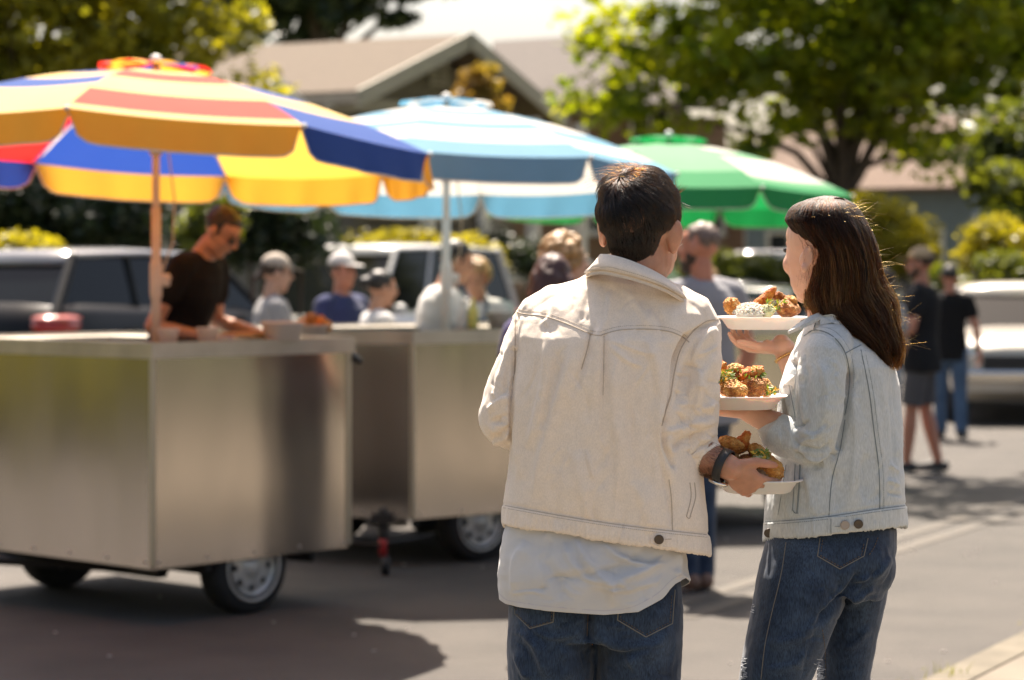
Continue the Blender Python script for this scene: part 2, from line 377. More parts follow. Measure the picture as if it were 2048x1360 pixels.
shrub('shrub', 'dark green shrub by the white porch steps', 'shrub', [blob(990, 500, 42, 40, 40), blob(1070, 520, 42, 50, 36)], 80, 50, .06, L_dark, .25, 59)
shrub('shrub', 'leafy green shrub at the right edge behind the pale sedan', 'shrub', [blob(2010, 540, 33, 60, 30), blob(1900, 560, 33, 40, 24)], 70, 50, .055, L_mid, .22, 60)
# trees on the camera's side of the street (they are what the steel panels mirror)
L_refl = L_olive
b = [(-9, -5, 3.2, 4, 3, 3.0), (-15, -1, 3.6, 4, 3, 3.2), (-4, -9, 4.5, 3, 3, 2.5)]
tree('roadside_tree', 'green roadside tree behind the viewpoint, mirrored in the steel cart', 'tree', (-10, -5.5, 0), b, 200, 40, .16, L_refl, (.25, 2.2), .8, 71, 8)
b = [(-15, 12, 2.6, 2.5, 4, 2.6), (-15, 6, 2.2, 2.2, 3, 2.2), (-14.5, 17, 2.5, 2, 3, 2.4)]
tree('roadside_tree', 'leafy olive tree left of the frame, mirrored in the end panel of the nearest cart', 'tree', (-15.5, 11, 0.1), b, 150, 40, .16, L_refl, (.2, 1.2), .8, 72, 6)
b = [(13, 11, 2.6, 3, 4, 2.6), (13, 3, 2.6, 3, 4, 2.6)]
shrub('hedge', 'long dark hedge along the far kerb, left of the frame', 'hedge', [tuple(S(-17.6, t_, .9))+(1.2, 2.2, 1.1) for t_ in (-2, 1.5, 5, 8.5)], 260, 60, .09, L_olive, .4, 61)
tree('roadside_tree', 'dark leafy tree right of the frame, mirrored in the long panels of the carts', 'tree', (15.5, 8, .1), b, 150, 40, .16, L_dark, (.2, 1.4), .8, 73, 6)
# ================================================================ houses
m_roofbr = M('roof_shingle_brown', (.10, .072, .045), .9, var=.3, vs=9, bump=(40, .8, .01), vstretch=(1, 1, 5))
m_roofgr = M('roof_shingle_grey', (.085, .071, .061), .9, var=.3, vs=9, bump=(40, .8, .01))
m_rooftan = M('roof_shingle_tan', (.15, .10, .073), .9, var=.25, vs=6, bump=(40, .8, .01))
m_trim = M('trim_cream', (.36, .34, .27), .6, var=.1)
m_wallol = M('siding_olive', (.15, .135, .095), .8, var=.12, vs=8, bump=(3, .4, .01))
m_wallbr = M('siding_brown', (.26, .17, .12), .8, var=.2, vs=6)
m_wallbl = M('siding_blue', (.20, .25, .29), .7, var=.12, vs=6)
m_white = M('white_paint', (.72, .70, .66), .5, var=.08)
m_pane = M('window_pane', (.02, .025, .03), .06, spec=.8)
def wallframe(mb_target, p0, p1): pass
def window(parent, c, along, w, h, nrm, trim=None):
    """window with frame, pane and sill on a wall: c centre, along = wall direction, nrm = outward"""
    a = Vector(along).normalized(); n = Vector(nrm).normalized(); c = Vector(c); up = Vector((0, 0, 1)); rz = math.atan2(a.y, a.x)
    f = MB()
    for s_ in (-1, 1):
        f.box(c+a*s_*(w/2+.04)+n*.02, (.08, .09, h+.16), rz); f.box(c+up*s_*(h/2+.04)+n*.02, (w, .088, .08), rz)
    f.box(c+n*.022, (.04, .06, h), rz)
    fr = f.build('window', trim or m_trim, parent)
    g = MB(); g.box(c+n*.004, (w, .02, h), rz); g.build('pane', m_pane, fr)
    g = MB(); g.box(c-up*(h/2+.11)+n*.06, (w+.24, .16, .05), rz); g.build('sill', trim or m_trim, fr)
# main gabled house: gable faces the street
e1 = W(715, 190, 45.0); e2 = W(1130, 240, 52.3); ap = (e1+e2)/2; ap.z = 6.30
ez = 4.88; e1.z = ez; e2.z = ez; T = (e2-e1).normalized(); Bk = Vector((-T.y, T.x, 0))       # Bk away from the street
h1 = thing('house', 'olive house with a wide gable facing the street and a brown shingle roof', 'house', (ap.x, ap.y, .1))
wl = MB()
f0 = e1+T*.9+Bk*.8; f1 = e2-T*.9+Bk*.8; dep = 12
wl.box(((f0+f1)/2+Bk*dep/2).xy.to_3d()+Vector((0, 0, 2.4)), ((f1-f0).length, dep, 4.6), math.atan2(T.y, T.x))
gz = ez-.12
wl.prism([(0, 0)]*3, 0, 0) if False else None
gp = [f0.xy.to_3d()+Vector((0, 0, gz-.3)), f1.xy.to_3d()+Vector((0, 0, gz-.3)), f1.xy.to_3d()+Vector((0, 0, gz+.12)), ((f0+f1)/2).xy.to_3d()+Vector((0, 0, 6.05)), f0.xy.to_3d()+Vector((0, 0, gz+.12))]
wl.slab([p for p in gp], .2); wl.build('wall', m_wallol, h1)
rf = MB(); U = Vector((0, 0, .10))
for a_, sgn in ((e1, 1), (e2, -1)):
    q = [a_+U, ap+U, ap+U+Bk*14, a_+U+Bk*14]
    if sgn < 0: q = q[::-1]
    rf.slab(q, .14)
roof1 = rf.build('roof', m_roofbr, h1)
for a_ in (e1, e2):
    fb = MB(); d = (ap-a_); q = [a_-Bk*.03+Vector((0, 0, -.22)), ap-Bk*.03+Vector((0, 0, -.22)), ap-Bk*.03+Vector((0, 0, .12)), a_-Bk*.03+Vector((0, 0, .12))]
    fb.slab(q, .06); fb.build('bargeboard', m_trim, h1)
bb = MB(); bb.box((f0+f1)/2-Bk*.05+Vector((0, 0, -.05)), ((f1-f0).length+.1, .12, .3), math.atan2(T.y, T.x)); bb.build('beam', m_trim, h1)
vt = MB(); vc = ap-Vector((0, 0, .62))+Bk*.72
for i in range(6): vt.box(vc+Vector((0, 0, -.25+i*.1)), (.55, .06, .05), math.atan2(T.y, T.x))
for s_ in (-1, 1): vt.box(vc+T*s_*.3, (.06, .08, .66), math.atan2(T.y, T.x))
vt.build('gable_vent', m_trim, h1)
# the eave on our side with its soffit posts
for i in range(9):
    bb = MB(); bb.box(e1+Bk*(.6+i*1.5)+T*.25+Vector((0, 0, -.2)), (.9, .1, .14), math.atan2(T.y, T.x)); bb.build('rafter_tail', m_trim, h1)
bb = MB(); bb.box(e1+Bk*7+Vector((0, 0, -.03)), (.04, 14, .2), math.atan2(T.y, T.x)); bb.build('gutter', m_trim, h1)
cp = MB(); c0 = ap.lerp(e1, .08)+Bk*5.4
cp.lathe([(.16, 0), (.16, .35), (.26, .36), (.26, .42), (.05, .48)], c0+Vector((0, 0, .05)), n=14); cp.build('roof_vent', M('galvanised', (.5, .5, .48), .35, metal=.9), roof1)
cp = MB(); cp.box(ap+Bk*9.5+T*1.2+Vector((0, 0, .15)), (.7, .7, .9)); cp.build('chimney', M('chimney_brick', (.22, .08, .06), .9, var=.3, vs=20), roof1)
for k, dd in enumerate((1.6, 4.2, 6.8)):
    window(h1, e1+T*.88+Bk*(.8+dd)+Vector((0, 0, -1.75)), Bk, 1.1, 1.5, -T)
window(h1, (f0+f1)/2-Bk*.0+Vector((0, 0, -1.5)), T, 1.8, 1.2, -Bk)
window(h1, f0.lerp(f1, .2)+Vector((0, 0, -1.5)), T, .9, 1.2, -Bk)
window(h1, f0.lerp(f1, .82)+Vector((0, 0, -1.5)), T, .9, 1.2, -Bk)
# porch: posts, white railing and steps
pr = MB(); po = -Bk
pf = f0.lerp(f1, .02)-Bk*1.7; pe = f0.lerp(f1, .98)-Bk*1.7; base_z = 1.35
pr.box(((pf+pe)/2+Bk*.85).xy.to_3d()+Vector((0, 0, base_z-.62)), ((pe-pf).length, 1.8, 1.22), math.atan2(T.y, T.x)); pr.build('porch_floor', m_wallbr, h1)
rl = MB(); n = 34
for i in range(n+1):
    p = pf.lerp(pe, i/n).xy.to_3d(); rl.box(p+Vector((0, 0, base_z+.45)), (.05, .05, .8), math.atan2(T.y, T.x))
for zz in (.1, .9): rl.box(((pf+pe)/2).xy.to_3d()+Vector((0, 0, base_z+zz)), ((pe-pf).length, .08, .07), math.atan2(T.y, T.x))
rl.build('railing', m_white, h1)
for i in range(4):
    c = MB(); p = pf.lerp(pe, i/3).xy.to_3d(); c.box(p+Vector((0, 0, (base_z+ez)/2-.1)), (.22, .22, ez-base_z-.1), math.atan2(T.y, T.x)); c.build('porch_post', m_white, h1)
stp = MB(); sp = pf.lerp(pe, .72)-Bk*.05
for i in range(7): stp.box(sp.xy.to_3d()-Bk*(.15+i*.28)+Vector((0, 0, base_z-.1-i*.18)), (1.4, .3, .2), math.atan2(T.y, T.x))
stp.build('steps', M('step_grey', (.3, .29, .27), .8, var=.2), h1)
for s_ in (-.75, .75):
    hr = MB()
    a_ = sp.xy.to_3d()+T*s_+Vector((0, 0, base_z+.85)); b_ = a_-Bk*2.0-Vector((0, 0, 1.2))
    hr.tube([a_, b_], .05, 6); 
    for i in range(8): q = a_.lerp(b_, i/7); hr.box(q-Vector((0, 0, .42)), (.04, .04, .84))
    hr.build('handrail', m_white, h1)
# neighbouring grey roof house behind to the right
h2 = thing('house', 'brown walled house with a grey shingle roof behind the gabled house', 'house', tuple(W(1180, 546, 62).xy)+(.1,))
A = W(985, 82, 60); B_ = W(1420, 55, 60); C_ = W(1450, 205, 54.5); D_ = W(985, 205, 54.5)
rz_ = MB(); rz_.slab([D_, C_, B_, A], .16); A2 = A+Vector((0, 11, A.z-D_.z if False else -1.6)); B2 = B_+Vector((0, 11, -1.6)); rz_.slab([A, B_, B2, A2], .16); rz_.build('roof', m_roofgr, h2)
wl = MB(); wl.box(W(1215, 546, 59.8).xy.to_3d()+Vector((0, .5, 2.6)), (5.2, 8.5, 5.2)); wl.build('wall', m_wallbr, h2)
window(h2, W(1300, 262, 55.93), (1, 0, 0), .8, .9, (0, -1, 0), m_white)
window(h2, W(1180, 400, 55.93), (1, 0, 0), 1.0, 1.4, (0, -1, 0), m_white); window(h2, W(1400, 400, 55.93), (1, 0, 0), 1.0, 1.4, (0, -1, 0), m_white)
# blue house at right
def simple_house(name, label, cat, c, w, d, hw, hr_, mw, mr, rz, trim, over=.5, gable_x=True, wins=()):
    t = thing(name, label, cat, (c[0], c[1], .1), rz); I = XF[t]
    mb = MB(); mb.T = I; mb.box((0, 0, hw/2), (w, d, hw))
    for sx in (-1, 1): mb.slab([(sx*w/2, -d/2, hw), (sx*w/2, d/2, hw), (sx*w/2, 0, hw+hr_)][::sx], .12)
    mb.build('wall', mw, t)
    mb = MB(); mb.T = I; k = hr_/(d/2)
    for sy in (-1, 1):
        q = [(-w/2-over, sy*(d/2+over), hw-k*over+.05), (w/2+over, sy*(d/2+over), hw-k*over+.05), (w/2+over, 0, hw+hr_+.05), (-w/2-over, 0, hw+hr_+.05)]
        mb.slab(q if sy < 0 else q[::-1], .12)
    r = mb.build('roof', mr, t)
    for sx in (-1, 1):
        mb = MB(); mb.T = I
        for sy in (-1, 1):
            x = sx*(w/2+over+.03); q = [(x, sy*(d/2+over), hw-k*over-.15), (x, 0, hw+hr_-.15), (x, 0, hw+hr_+.08), (x, sy*(d/2+over), hw-k*over+.08)]
            mb.slab(q, .05)
        mb.build('bargeboard', trim, t)
    for (x, y, z, ww, hh, side) in wins:
        al, nr = ((1, 0, 0), (0, -1, 0)) if side == 'f' else ((0, 1, 0), (1, 0, 0)) if side == 'r' else ((0, 1, 0), (-1, 0, 0))
        al = (I.to_3x3() @ Vector(al)); nr = (I.to_3x3() @ Vector(nr)); window(t, I @ Vector((x, y, z)), al, ww, hh, nr, trim)
    return t
cb = W(1826, 546, 56)
h3 = simple_house('house', 'blue grey house with a tan roof and white window trim beyond the maple', 'house', (cb.x, cb.y), 5.4, 6.4, 3.5, 1.55, m_wallbl, m_rooftan, R(-32), m_white, .45, wins=[(-1.6, -3.2, 1.7, 1, 1.3, 'f'), (1.2, -3.2, 1.7, 1.6, 1.3, 'f'), (2.7, -1.2, 1.8, 1, 1.6, 'r'), (2.7, 1.3, 1.8, 1, 1.6, 'r')])
cb = W(1520, 546, 62)
h5 = simple_house('house', 'tan roofed house with white porch posts behind the green umbrella', 'house', (cb.x, cb.y), 6.5, 6, 3.0, 1.5, m_wallbr, m_rooftan, R(-12), m_white, .5, wins=[(-1.8, -3.0, 1.6, 1, 1.3, 'f'), (1.8, -3.0, 1.6, 1, 1.3, 'f')])
for x in (-3, -1.6, 0.2, 1.8, 3): mb = MB(); mb.T = XF[h5]; mb.box((x, -4.2, 1.32), (.24, .2, 2.64)); mb.build('porch_post', m_white, h5)
mb = MB(); mb.T = XF[h5]; mb.box((0, -4.2, 2.75), (6.6, .24, .2)); mb.build('porch_beam', m_white, h5)
# shaded grey house behind the striped umbrella, with white porch rails
cb = W(130, 546, 44)
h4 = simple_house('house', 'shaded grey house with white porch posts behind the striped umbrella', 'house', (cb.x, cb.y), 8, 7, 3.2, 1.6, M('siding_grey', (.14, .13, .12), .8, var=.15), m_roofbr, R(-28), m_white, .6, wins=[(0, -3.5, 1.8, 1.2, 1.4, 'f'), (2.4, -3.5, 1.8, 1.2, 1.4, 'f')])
mb = MB(); mb.T = XF[h4]
for x in (-3.6, -1.2, 1.2, 3.6): mb.box((x, -5, 1.55), (.2, .2, 3.1))
for i in range(40): mb.box((-3.6+i*.185, -5, 1.0), (.05, .05, .8))
mb.box((0, -5, 1.42), (7.3, .1, .08)); mb.box((0, -4.2, .3), (7.6, 1.7, .5)); mb.build('porch', m_white, h4)
cb = W(600, 546, 50)
# picket fence in front of the grey wall
t = thing('fence', 'white picket fence in front of the gabled house', 'fence', tuple(W(760, 546, 40).xy)+(.1,))
mb = MB(); a_ = W(560, 546, 37).xy.to_3d(); b_ = W(1010, 546, 44).xy.to_3d(); d = (b_-a_); rz_ = math.atan2(d.y, d.x)
for i in range(58): mb.box(a_+d*i/57+Vector((0, 0, .65)), (.05, .03, 1.05), rz_)
mb.build('pickets', m_white, t)
mb = MB()
for zz in (.4, .95): mb.box(a_+d*.5+Vector((0, .03, zz)), (d.length, .03, .07), rz_)
mb.build('rail', m_white, t)
# ================================================================ vehicles
m_glass = M('car_glass', (.006, .008, .009), .08, spec=.2)
m_tyre = M('tyre_rubber', (.018, .017, .016), .8, var=.3, vs=20)
m_chrome = M('chrome', (.75, .74, .72), .12, metal=1)
m_red = M('red_lamp', (.42, .01, .012), .15, coat=.8)
m_redc = M('clear_red_lamp', (.5, .14, .12), .15, coat=.8)
m_lamp = M('headlamp_glass', (.7, .7, .68), .08, metal=.6)
m_black = M('black_plastic', (.015, .015, .016), .5)
m_rimw = M('painted_rim', (.62, .60, .55), .35, metal=.3, var=.25, vs=14)
def wheel(parent, c, r, w, rimmat, axis='X', out=1, holes=8, rr=.66):
    """tyre > rim as one wheel part"""
    c = Vector(c); mb = MB(); mb.T = XF[parent] @ Matrix.Translation(c)
    prof = [(r*.62, -w/2), (r*.9, -w/2), (r*.98, -w*.38), (r, -w*.2), (r, w*.2), (r*.98, w*.38), (r*.9, w/2), (r*.62, w/2)]
    mb.lathe(prof, axis=axis, n=36, cap=False); ty = mb.build('wheel', m_tyre, parent, smooth=True)
    for p in ty.data.polygons: p.use_smooth = True
    mb = MB(); mb.T = XF[parent] @ Matrix.Translation(c)
    o = out*w/2
    mb.lathe([(r*.60, o*.2), (r*rr, o*.98), (r*rr*1.04, o*1.06), (r*rr, o*1.08), (r*rr*.9, o*.75), (r*rr*.86, o*.35), (r*.42, o*.25), (r*.36, o*.55), (r*.14, o*.6), (r*.12, o*1.0), (r*.02, o*1.05)], axis=axis, n=36)
    rim = mb.build('rim', rimmat, ty, smooth=True)
    hb = MB(); hb.T = XF[parent] @ Matrix.Translation(c)
    for i in range(holes):
        a = 2*math.pi*i/holes; q = (r*.49*math.cos(a), r*.49*math.sin(a)); x = o*.42
        p = {'X': (x, q[0], q[1]), 'Y': (q[0], x, q[1])}[axis]
        sz = {'X': (abs(o)*.12, .035*r/.22, .035*r/.22), 'Y': (.035*r/.22, abs(o)*.12, .035*r/.22)}[axis]
        hb.ell(p, sz, n=10, m=6)
    hb.build('rim_hole', m_black, rim, smooth=True)
    return ty
def lerp_tab(tab, y):
    for i in range(len(tab)-1):
        if y <= tab[i+1][0]:
            u = (y-tab[i][0])/(tab[i+1][0]-tab[i][0]); u = max(0, min(1, u)); return [a+(b_-a)*u for a, b_ in zip(tab[i][1:], tab[i+1][1:])]
    return list(tab[-1][1:])
def car(label, cat, name, loc, rz, L, Wd, paint, deck, cabin, rimmat, group=None, wr=.34, wheels=(.8, -.8), classic=False, belt=None, roofmat=None):
    """local: +Y front. deck: [(y, z_top, halfwidth_factor)], cabin: [(y0 base rear),(y1 roof rear),(y2 roof front),(y3 base front), zroof, tumble]"""
    t = thing(name, label, cat, loc, rz, group); I = XF[t]
    mb = MB(); mb.T = I; rings = []
    ys = np.linspace(-L/2, L/2, 33)
    for y in ys:
        zt, wf = lerp_tab(deck, y); hw = Wd/2*wf; zb = .24 if abs(y) < L/2-.2 else .34
        for yw in (L/2-.85, -L/2+.9):
            pass
        ring = [(-hw*.86, zb), (-hw*.97, zb+.12), (-hw, (zb+zt)/2), (-hw*.97, zt-.1), (-hw*.88, zt-.015), (-hw*.4, zt+.015), (0, zt+.02), (hw*.4, zt+.015), (hw*.88, zt-.015), (hw*.97, zt-.1), (hw, (zb+zt)/2), (hw*.97, zb+.12), (hw*.86, zb)]
        rings.append([(x, y, z) for x, z in ring])
    mb.loft(rings); body = mb.build('body', paint, t, smooth=True)
    md = body.modifiers.new('b', 'BEVEL'); md.width = .03; md.segments = 2; md.limit_method = 'ANGLE'; md.angle_limit = R(50)
    y0, y1, y2, y3, zr, tum = cabin
    zb0 = lerp_tab(deck, y0)[0]-.04; zb3 = lerp_tab(deck, y3)[0]-.04; zm = max(zb0, zb3) if belt is None else belt
    hw = Wd/2*.9; ht = hw*tum
    mb = MB(); mb.T = I; e = .02
    mb.loft([[(-hw, y0, zb0), (hw, y0, zb0), (hw, y3, zb3), (-hw, y3, zb3)], [(-ht, y1, zr-.05), (ht, y1, zr-.05), (ht, y2, zr-.05), (-ht, y2, zr-.05)]])
    mb.build('window', m_glass, t)
    mb = MB(); mb.T = I
    rr_ = [[(-x*ht*1.02*s_, y, zr+dz) for x in (-1, -.85, -.4, .4, .85, 1) for dz in [0]] for s_, y, dz in []]
    ring = []
    for y, dz, s_ in ((y1-.10, -.07, .96), (y1+.05, -.0, 1.0), ((y1+y2)/2, .03, 1.02), (y2-.05, .0, 1.0), (y2+.08, -.06, .96)):
        h_ = ht*s_+.02; ring.append([(-h_, y, zr+dz-.05), (-h_*.93, y, zr+dz), (-h_*.5, y, zr+dz+.025), (0, y, zr+dz+.03), (h_*.5, y, zr+dz+.025), (h_*.93, y, zr+dz), (h_, y, zr+dz-.05)])
    mb.loft(ring)
    mb.build('roof', roofmat or paint, t, smooth=True)
    for sx in (-1, 1):
        for p0_, p1_, r_ in [((sx*hw, y0, zb0), (sx*ht, y1, zr-.04), .055), ((sx*hw, y3, zb3), (sx*ht, y2, zr-.04), .035)]+[((sx*(hw+.005), y0+(y3-y0)*u, zb0+(zb3-zb0)*u), (sx*(ht+.005), y1+(y2-y1)*u, zr-.04), .03) for u in ((.36, .68) if (y3-y0) > 2.6 else (.5,))]:
            mb = MB(); mb.T = I; mb.tube([p0_, p1_], r_, 8); mb.build('pillar', paint, t)
    for yy in (L/2-.82, -L/2+.85):
        for sx in (-1, 1): wheel(t, (sx*(Wd/2-.1), yy, wr), wr, .2, rimmat, out=sx, holes=6)
    for yy in (L/2-.82, -L/2+.85):
        for sx in (-1, 1): mb = MB(); mb.T = I; mb.lathe([(wr*1.14, -.12), (wr*1.14, .12)], (sx*(Wd/2-.13), yy, wr+.01), axis='X', n=28); mb.build('wheel_arch', m_black, t)
    for sx in (-1, 1):
        mb = MB(); mb.T = I
        zf = lerp_tab(deck, L/2-.1)[0]
        if classic: mb.lathe([(.0, .03), (.07, .03), (.085, .0), (.085, -.1)], (sx*Wd/2*.72, L/2+.0, zf-.13), axis='Y', n=20); 
        else: mb.ell((sx*Wd/2*.74, L/2-.12, zf-.16), (.2, .16, .09))
        mb.build('headlight', m_lamp, t, smooth=True)
        zt = lerp_tab(deck, -L/2+.1)[0]
        mb = MB(); mb.T = I; mb.ell((sx*Wd/2*.83, -L/2+.21, zt-.12), (.185, .3, .12)); tl = mb.build('tail_light', m_red, t, smooth=True)
        mb = MB(); mb.T = I; mb.ell((sx*Wd/2*.84, -L/2+.20, zt-.06), (.185, .3, .05)); mb.build('indicator', m_redc, tl, smooth=True)
        mb = MB(); mb.T = I; mb.ell((sx*(Wd/2+.06), y3-.35, zb3+.14), (.1, .06, .07)); mb.build('mirror', paint, t, smooth=True)
        mb = MB(); mb.T = I
        for u in (.3, .62): mb.box((sx*(Wd/2+.004), y0+(y3-y0)*u, zb0-.14), (.03, .16, .03))
        mb.build('door_handle', m_chrome if classic else paint, t)
    for s_ in (1, -1):
        mb = MB(); mb.T = I
        z = .52 if classic else .42
        mb.box((0, s_*(L/2+.03), z), (Wd*.98, .14, .13 if classic else .2), bev=.04); mb.build('bumper', m_chrome if classic else paint, t)
    mb = MB(); mb.T = I; mb.box((0, L/2+.015, .66 if classic else .6), (Wd*.62, .05, .13)); 
    mb.build('grille', m_black, t)
    mb = MB(); mb.T = I; mb.box((0 if not classic else -.0, L/2+.11, .40 if classic else .45), (.32, .012, .15)); mb.build('licence_plate', M('plate_white', (.7, .66, .64), .4, var=.3, vs=60), t)
    mb = MB(); mb.T = I; mb.box((0, -L/2-.11, .75 if not classic else .4), (.32, .012, .15)); mb.build('licence_plate', MATS['plate_white'], t)
    return t
m_pblack = M('paint_black', (.006, .006, .006), .35, coat=.12, spec=.15)
m_proof = M('black_roof_highlight', (.2, .2, .21), .15, coat=1)  # black car's roof coloured grey to carry its highlight
m_pwhite = M('paint_white', (.62, .61, .57), .25, coat=1)
m_pcream = M('paint_cream', (.58, .54, .47), .3, coat=.8)
m_psilver = M('paint_silver', (.35, .36, .37), .25, metal=.6, coat=1)
m_pgreen = M('paint_dark_green', (.015, .035, .02), .2, coat=1)
m_pred = M('paint_maroon', (.05, .02, .02), .2, coat=1)
suvdeck = lambda L: [(-L/2, .95, .86), (-L/2+.15, 1.16, .97), (-L/2+.5, 1.18, 1.0), (L*.18, 1.10, 1.0), (L*.24, 1.06, 1.0), (L/2-.3, .95, .97), (L/2-.06, .84, .88), (L/2, .72, .8)]
def parked(px, D, dn, dt):   # centre from a near corner
    return None
# black wagon: its rear right corner is at px 100
c = W(112, 546, 22.0); c = Vector((c.x, c.y, 0)); cc = c+TD*2.35-ND*.95
car('black car parked behind the vendor with its red tail light showing', 'car', 'parked_car', tuple(cc), RZ-math.pi/2, 4.7, 1.9, m_pblack, [(y_, z_+.13, w_) for y_, z_, w_ in suvdeck(4.7)], (-2.25, -1.75, .55, 1.3, 1.78, .78), M('alloy_rim', (.4, .4, .4), .3, metal=.8), roofmat=m_proof, group='cars parked on the far side')
c = W(690, 546, 30.0); c = Vector((c.x, c.y, 0)); cc = c+TD*2.4-ND*.95
car('white van facing the viewer behind the row of customers', 'van', 'parked_van', tuple(cc), RZ+math.pi/2, 4.9, 1.95, m_pwhite, suvdeck(4.9), (-2.35, -2.1, .75, 1.55, 1.93, .82), MATS['alloy_rim'], group='cars parked on the far side')
sed = lambda L: [(-L/2, .78, .86), (-L/2+.15, .92, .95), (-L*.2, .96, 1.0), (L*.12, .93, 1.0), (L/2-.3, .84, .97), (L/2-.06, .76, .9), (L/2, .66, .82)]
c = W(1465, 546, 40); cc = Vector((c.x, c.y, 0))
car('small silver car parked by the low green hedge', 'car', 'parked_car', tuple(cc), RZ-math.pi/2+.15, 4.2, 1.75, m_psilver, sed(4.2), (-1.6, -1.0, .2, 1.0, 1.42, .78), MATS['alloy_rim'], group='cars parked on the far side')
c = W(1545, 546, 34); cc = Vector((c.x, c.y, 0))
car('dark green car parked behind the rice plate', 'car', 'parked_car', tuple(cc), RZ-math.pi/2, 4.4, 1.8, m_pgreen, sed(4.4), (-1.6, -1.0, .2, 1.0, 1.36, .78), MATS['alloy_rim'], group='cars parked on the far side')
c = W(1545, 546, 48); cc = Vector((c.x, c.y, 0))
car('maroon vehicle with a pale roof beneath the green umbrella', 'car', 'parked_car', tuple(cc), RZ-math.pi/2+.3, 4.5, 1.9, m_pred, suvdeck(4.5), (-2.1, -1.8, .7, 1.3, 1.98, .84), MATS['alloy_rim'], roofmat=m_pwhite, group='cars parked on the far side')
# pale classic sedan, facing us at the right edge
c = W(2085, 546, 25.0); cc = Vector((c.x, c.y, 0))
L = 5.2
cl = [(-L/2, .82, .9), (-L/2+.15, .93, .97), (-L*.2, .98, 1.0), (L*.12, .98, 1.0), (L/2-.35, .93, .99), (L/2-.04, .88, .97), (L/2, .78, .95)]
ang = -R(8)
car('pale cream classic sedan with chrome bumper facing the viewer at the right edge', 'car', 'classic_car', tuple(cc+Vector((.35, 2.6, 0))), math.pi+ang, L, 1.9, m_pcream, cl, (-1.7, -1.2, .1, .75, 1.43, .78), m_chrome, classic=True)
c = W(2010, 546, 44); cc = Vector((c.x, c.y, 0))
car('dark silver car parked behind the classic sedan', 'car', 'parked_car', tuple(cc), RZ-math.pi/2, 4.4, 1.8, m_psilver, sed(4.4), (-1.6, -1.0, .2, 1.0, 1.62, .78), MATS['alloy_rim'], group='cars parked on the far side')
# ================================================================ steel food carts
def steel(name, tint=(.56, .52, .49), rough=.17):
    m = bpy.data.materials.new(name); m.use_nodes = True; N = m.node_tree.nodes; L = m.node_tree.links; b = N['Principled BSDF']
    b.inputs['Metallic'].default_value = 1; b.inputs['Roughness'].default_value = rough
    tc = N.new('ShaderNodeTexCoord'); mp = N.new('ShaderNodeMapping'); mp.inputs['Scale'].default_value = (1.5, 1.5, .22); L.new(tc.outputs['Object'], mp.inputs[0])
    n = N.new('ShaderNodeTexNoise'); n.inputs['Scale'].default_value = 1.6; n.inputs['Detail'].default_value = 1; L.new(mp.outputs[0], n.inputs['Vector'])
    bp = N.new('ShaderNodeBump'); bp.inputs['Strength'].default_value = .5; bp.inputs['Distance'].default_value = .035; L.new(n.outputs[0], bp.inputs['Height']); L.new(bp.outputs[0], b.inputs['Normal'])
    mp2 = N.new('ShaderNodeMapping'); mp2.inputs['Scale'].default_value = (2, 2, .6); L.new(tc.outputs['Object'], mp2.inputs[0])
    n2 = N.new('ShaderNodeTexNoise'); n2.inputs['Scale'].default_value = 1.6; n2.inputs['Detail'].default_value = 2; L.new(mp2.outputs[0], n2.inputs['Vector'])
    mr = N.new('ShaderNodeMapRange'); mr.inputs[1].default_value = .3; mr.inputs[2].default_value = .7; mr.inputs[3].default_value = rough*.85; mr.inputs[4].default_value = rough*1.25; L.new(n2.outputs[0], mr.inputs[0]); L.new(mr.outputs[0], b.inputs['Roughness'])
    mx = N.new('ShaderNodeMix'); mx.data_type = 'RGBA'; mx.inputs[6].default_value = (*tint, 1); mx.inputs[7].default_value = (*[c*.93 for c in tint], 1); L.new(n2.outputs[0], mx.inputs[0]); L.new(mx.outputs[2], b.inputs['Base Color'])
    return m
m_steel = steel('brushed_steel'); m_rimst = steel('steel_trim', (.50, .46, .39), .35)
m_frame = M('black_frame', (.03, .026, .022), .6, var=.3)
m_galv = M('worn_aluminium', (.55, .53, .48), .35, metal=.8, var=.2)
ZB, ZT = .264, 1.262
def offs(poly, d):
    """inset a CCW polygon by d"""
    n = len(poly); out = []
    for i in range(n):
        p0, p1, p2 = [Vector(poly[(i+k) % n]) for k in (-1, 0, 1)]
        a = (p1-p0).normalized(); b = (p2-p1).normalized(); na = Vector((-a.y, a.x)); nb = Vector((-b.y, b.x))
        m = (na+nb); out.append(tuple(p1+m*(d/max(.2, m.dot(na)))))
    return out
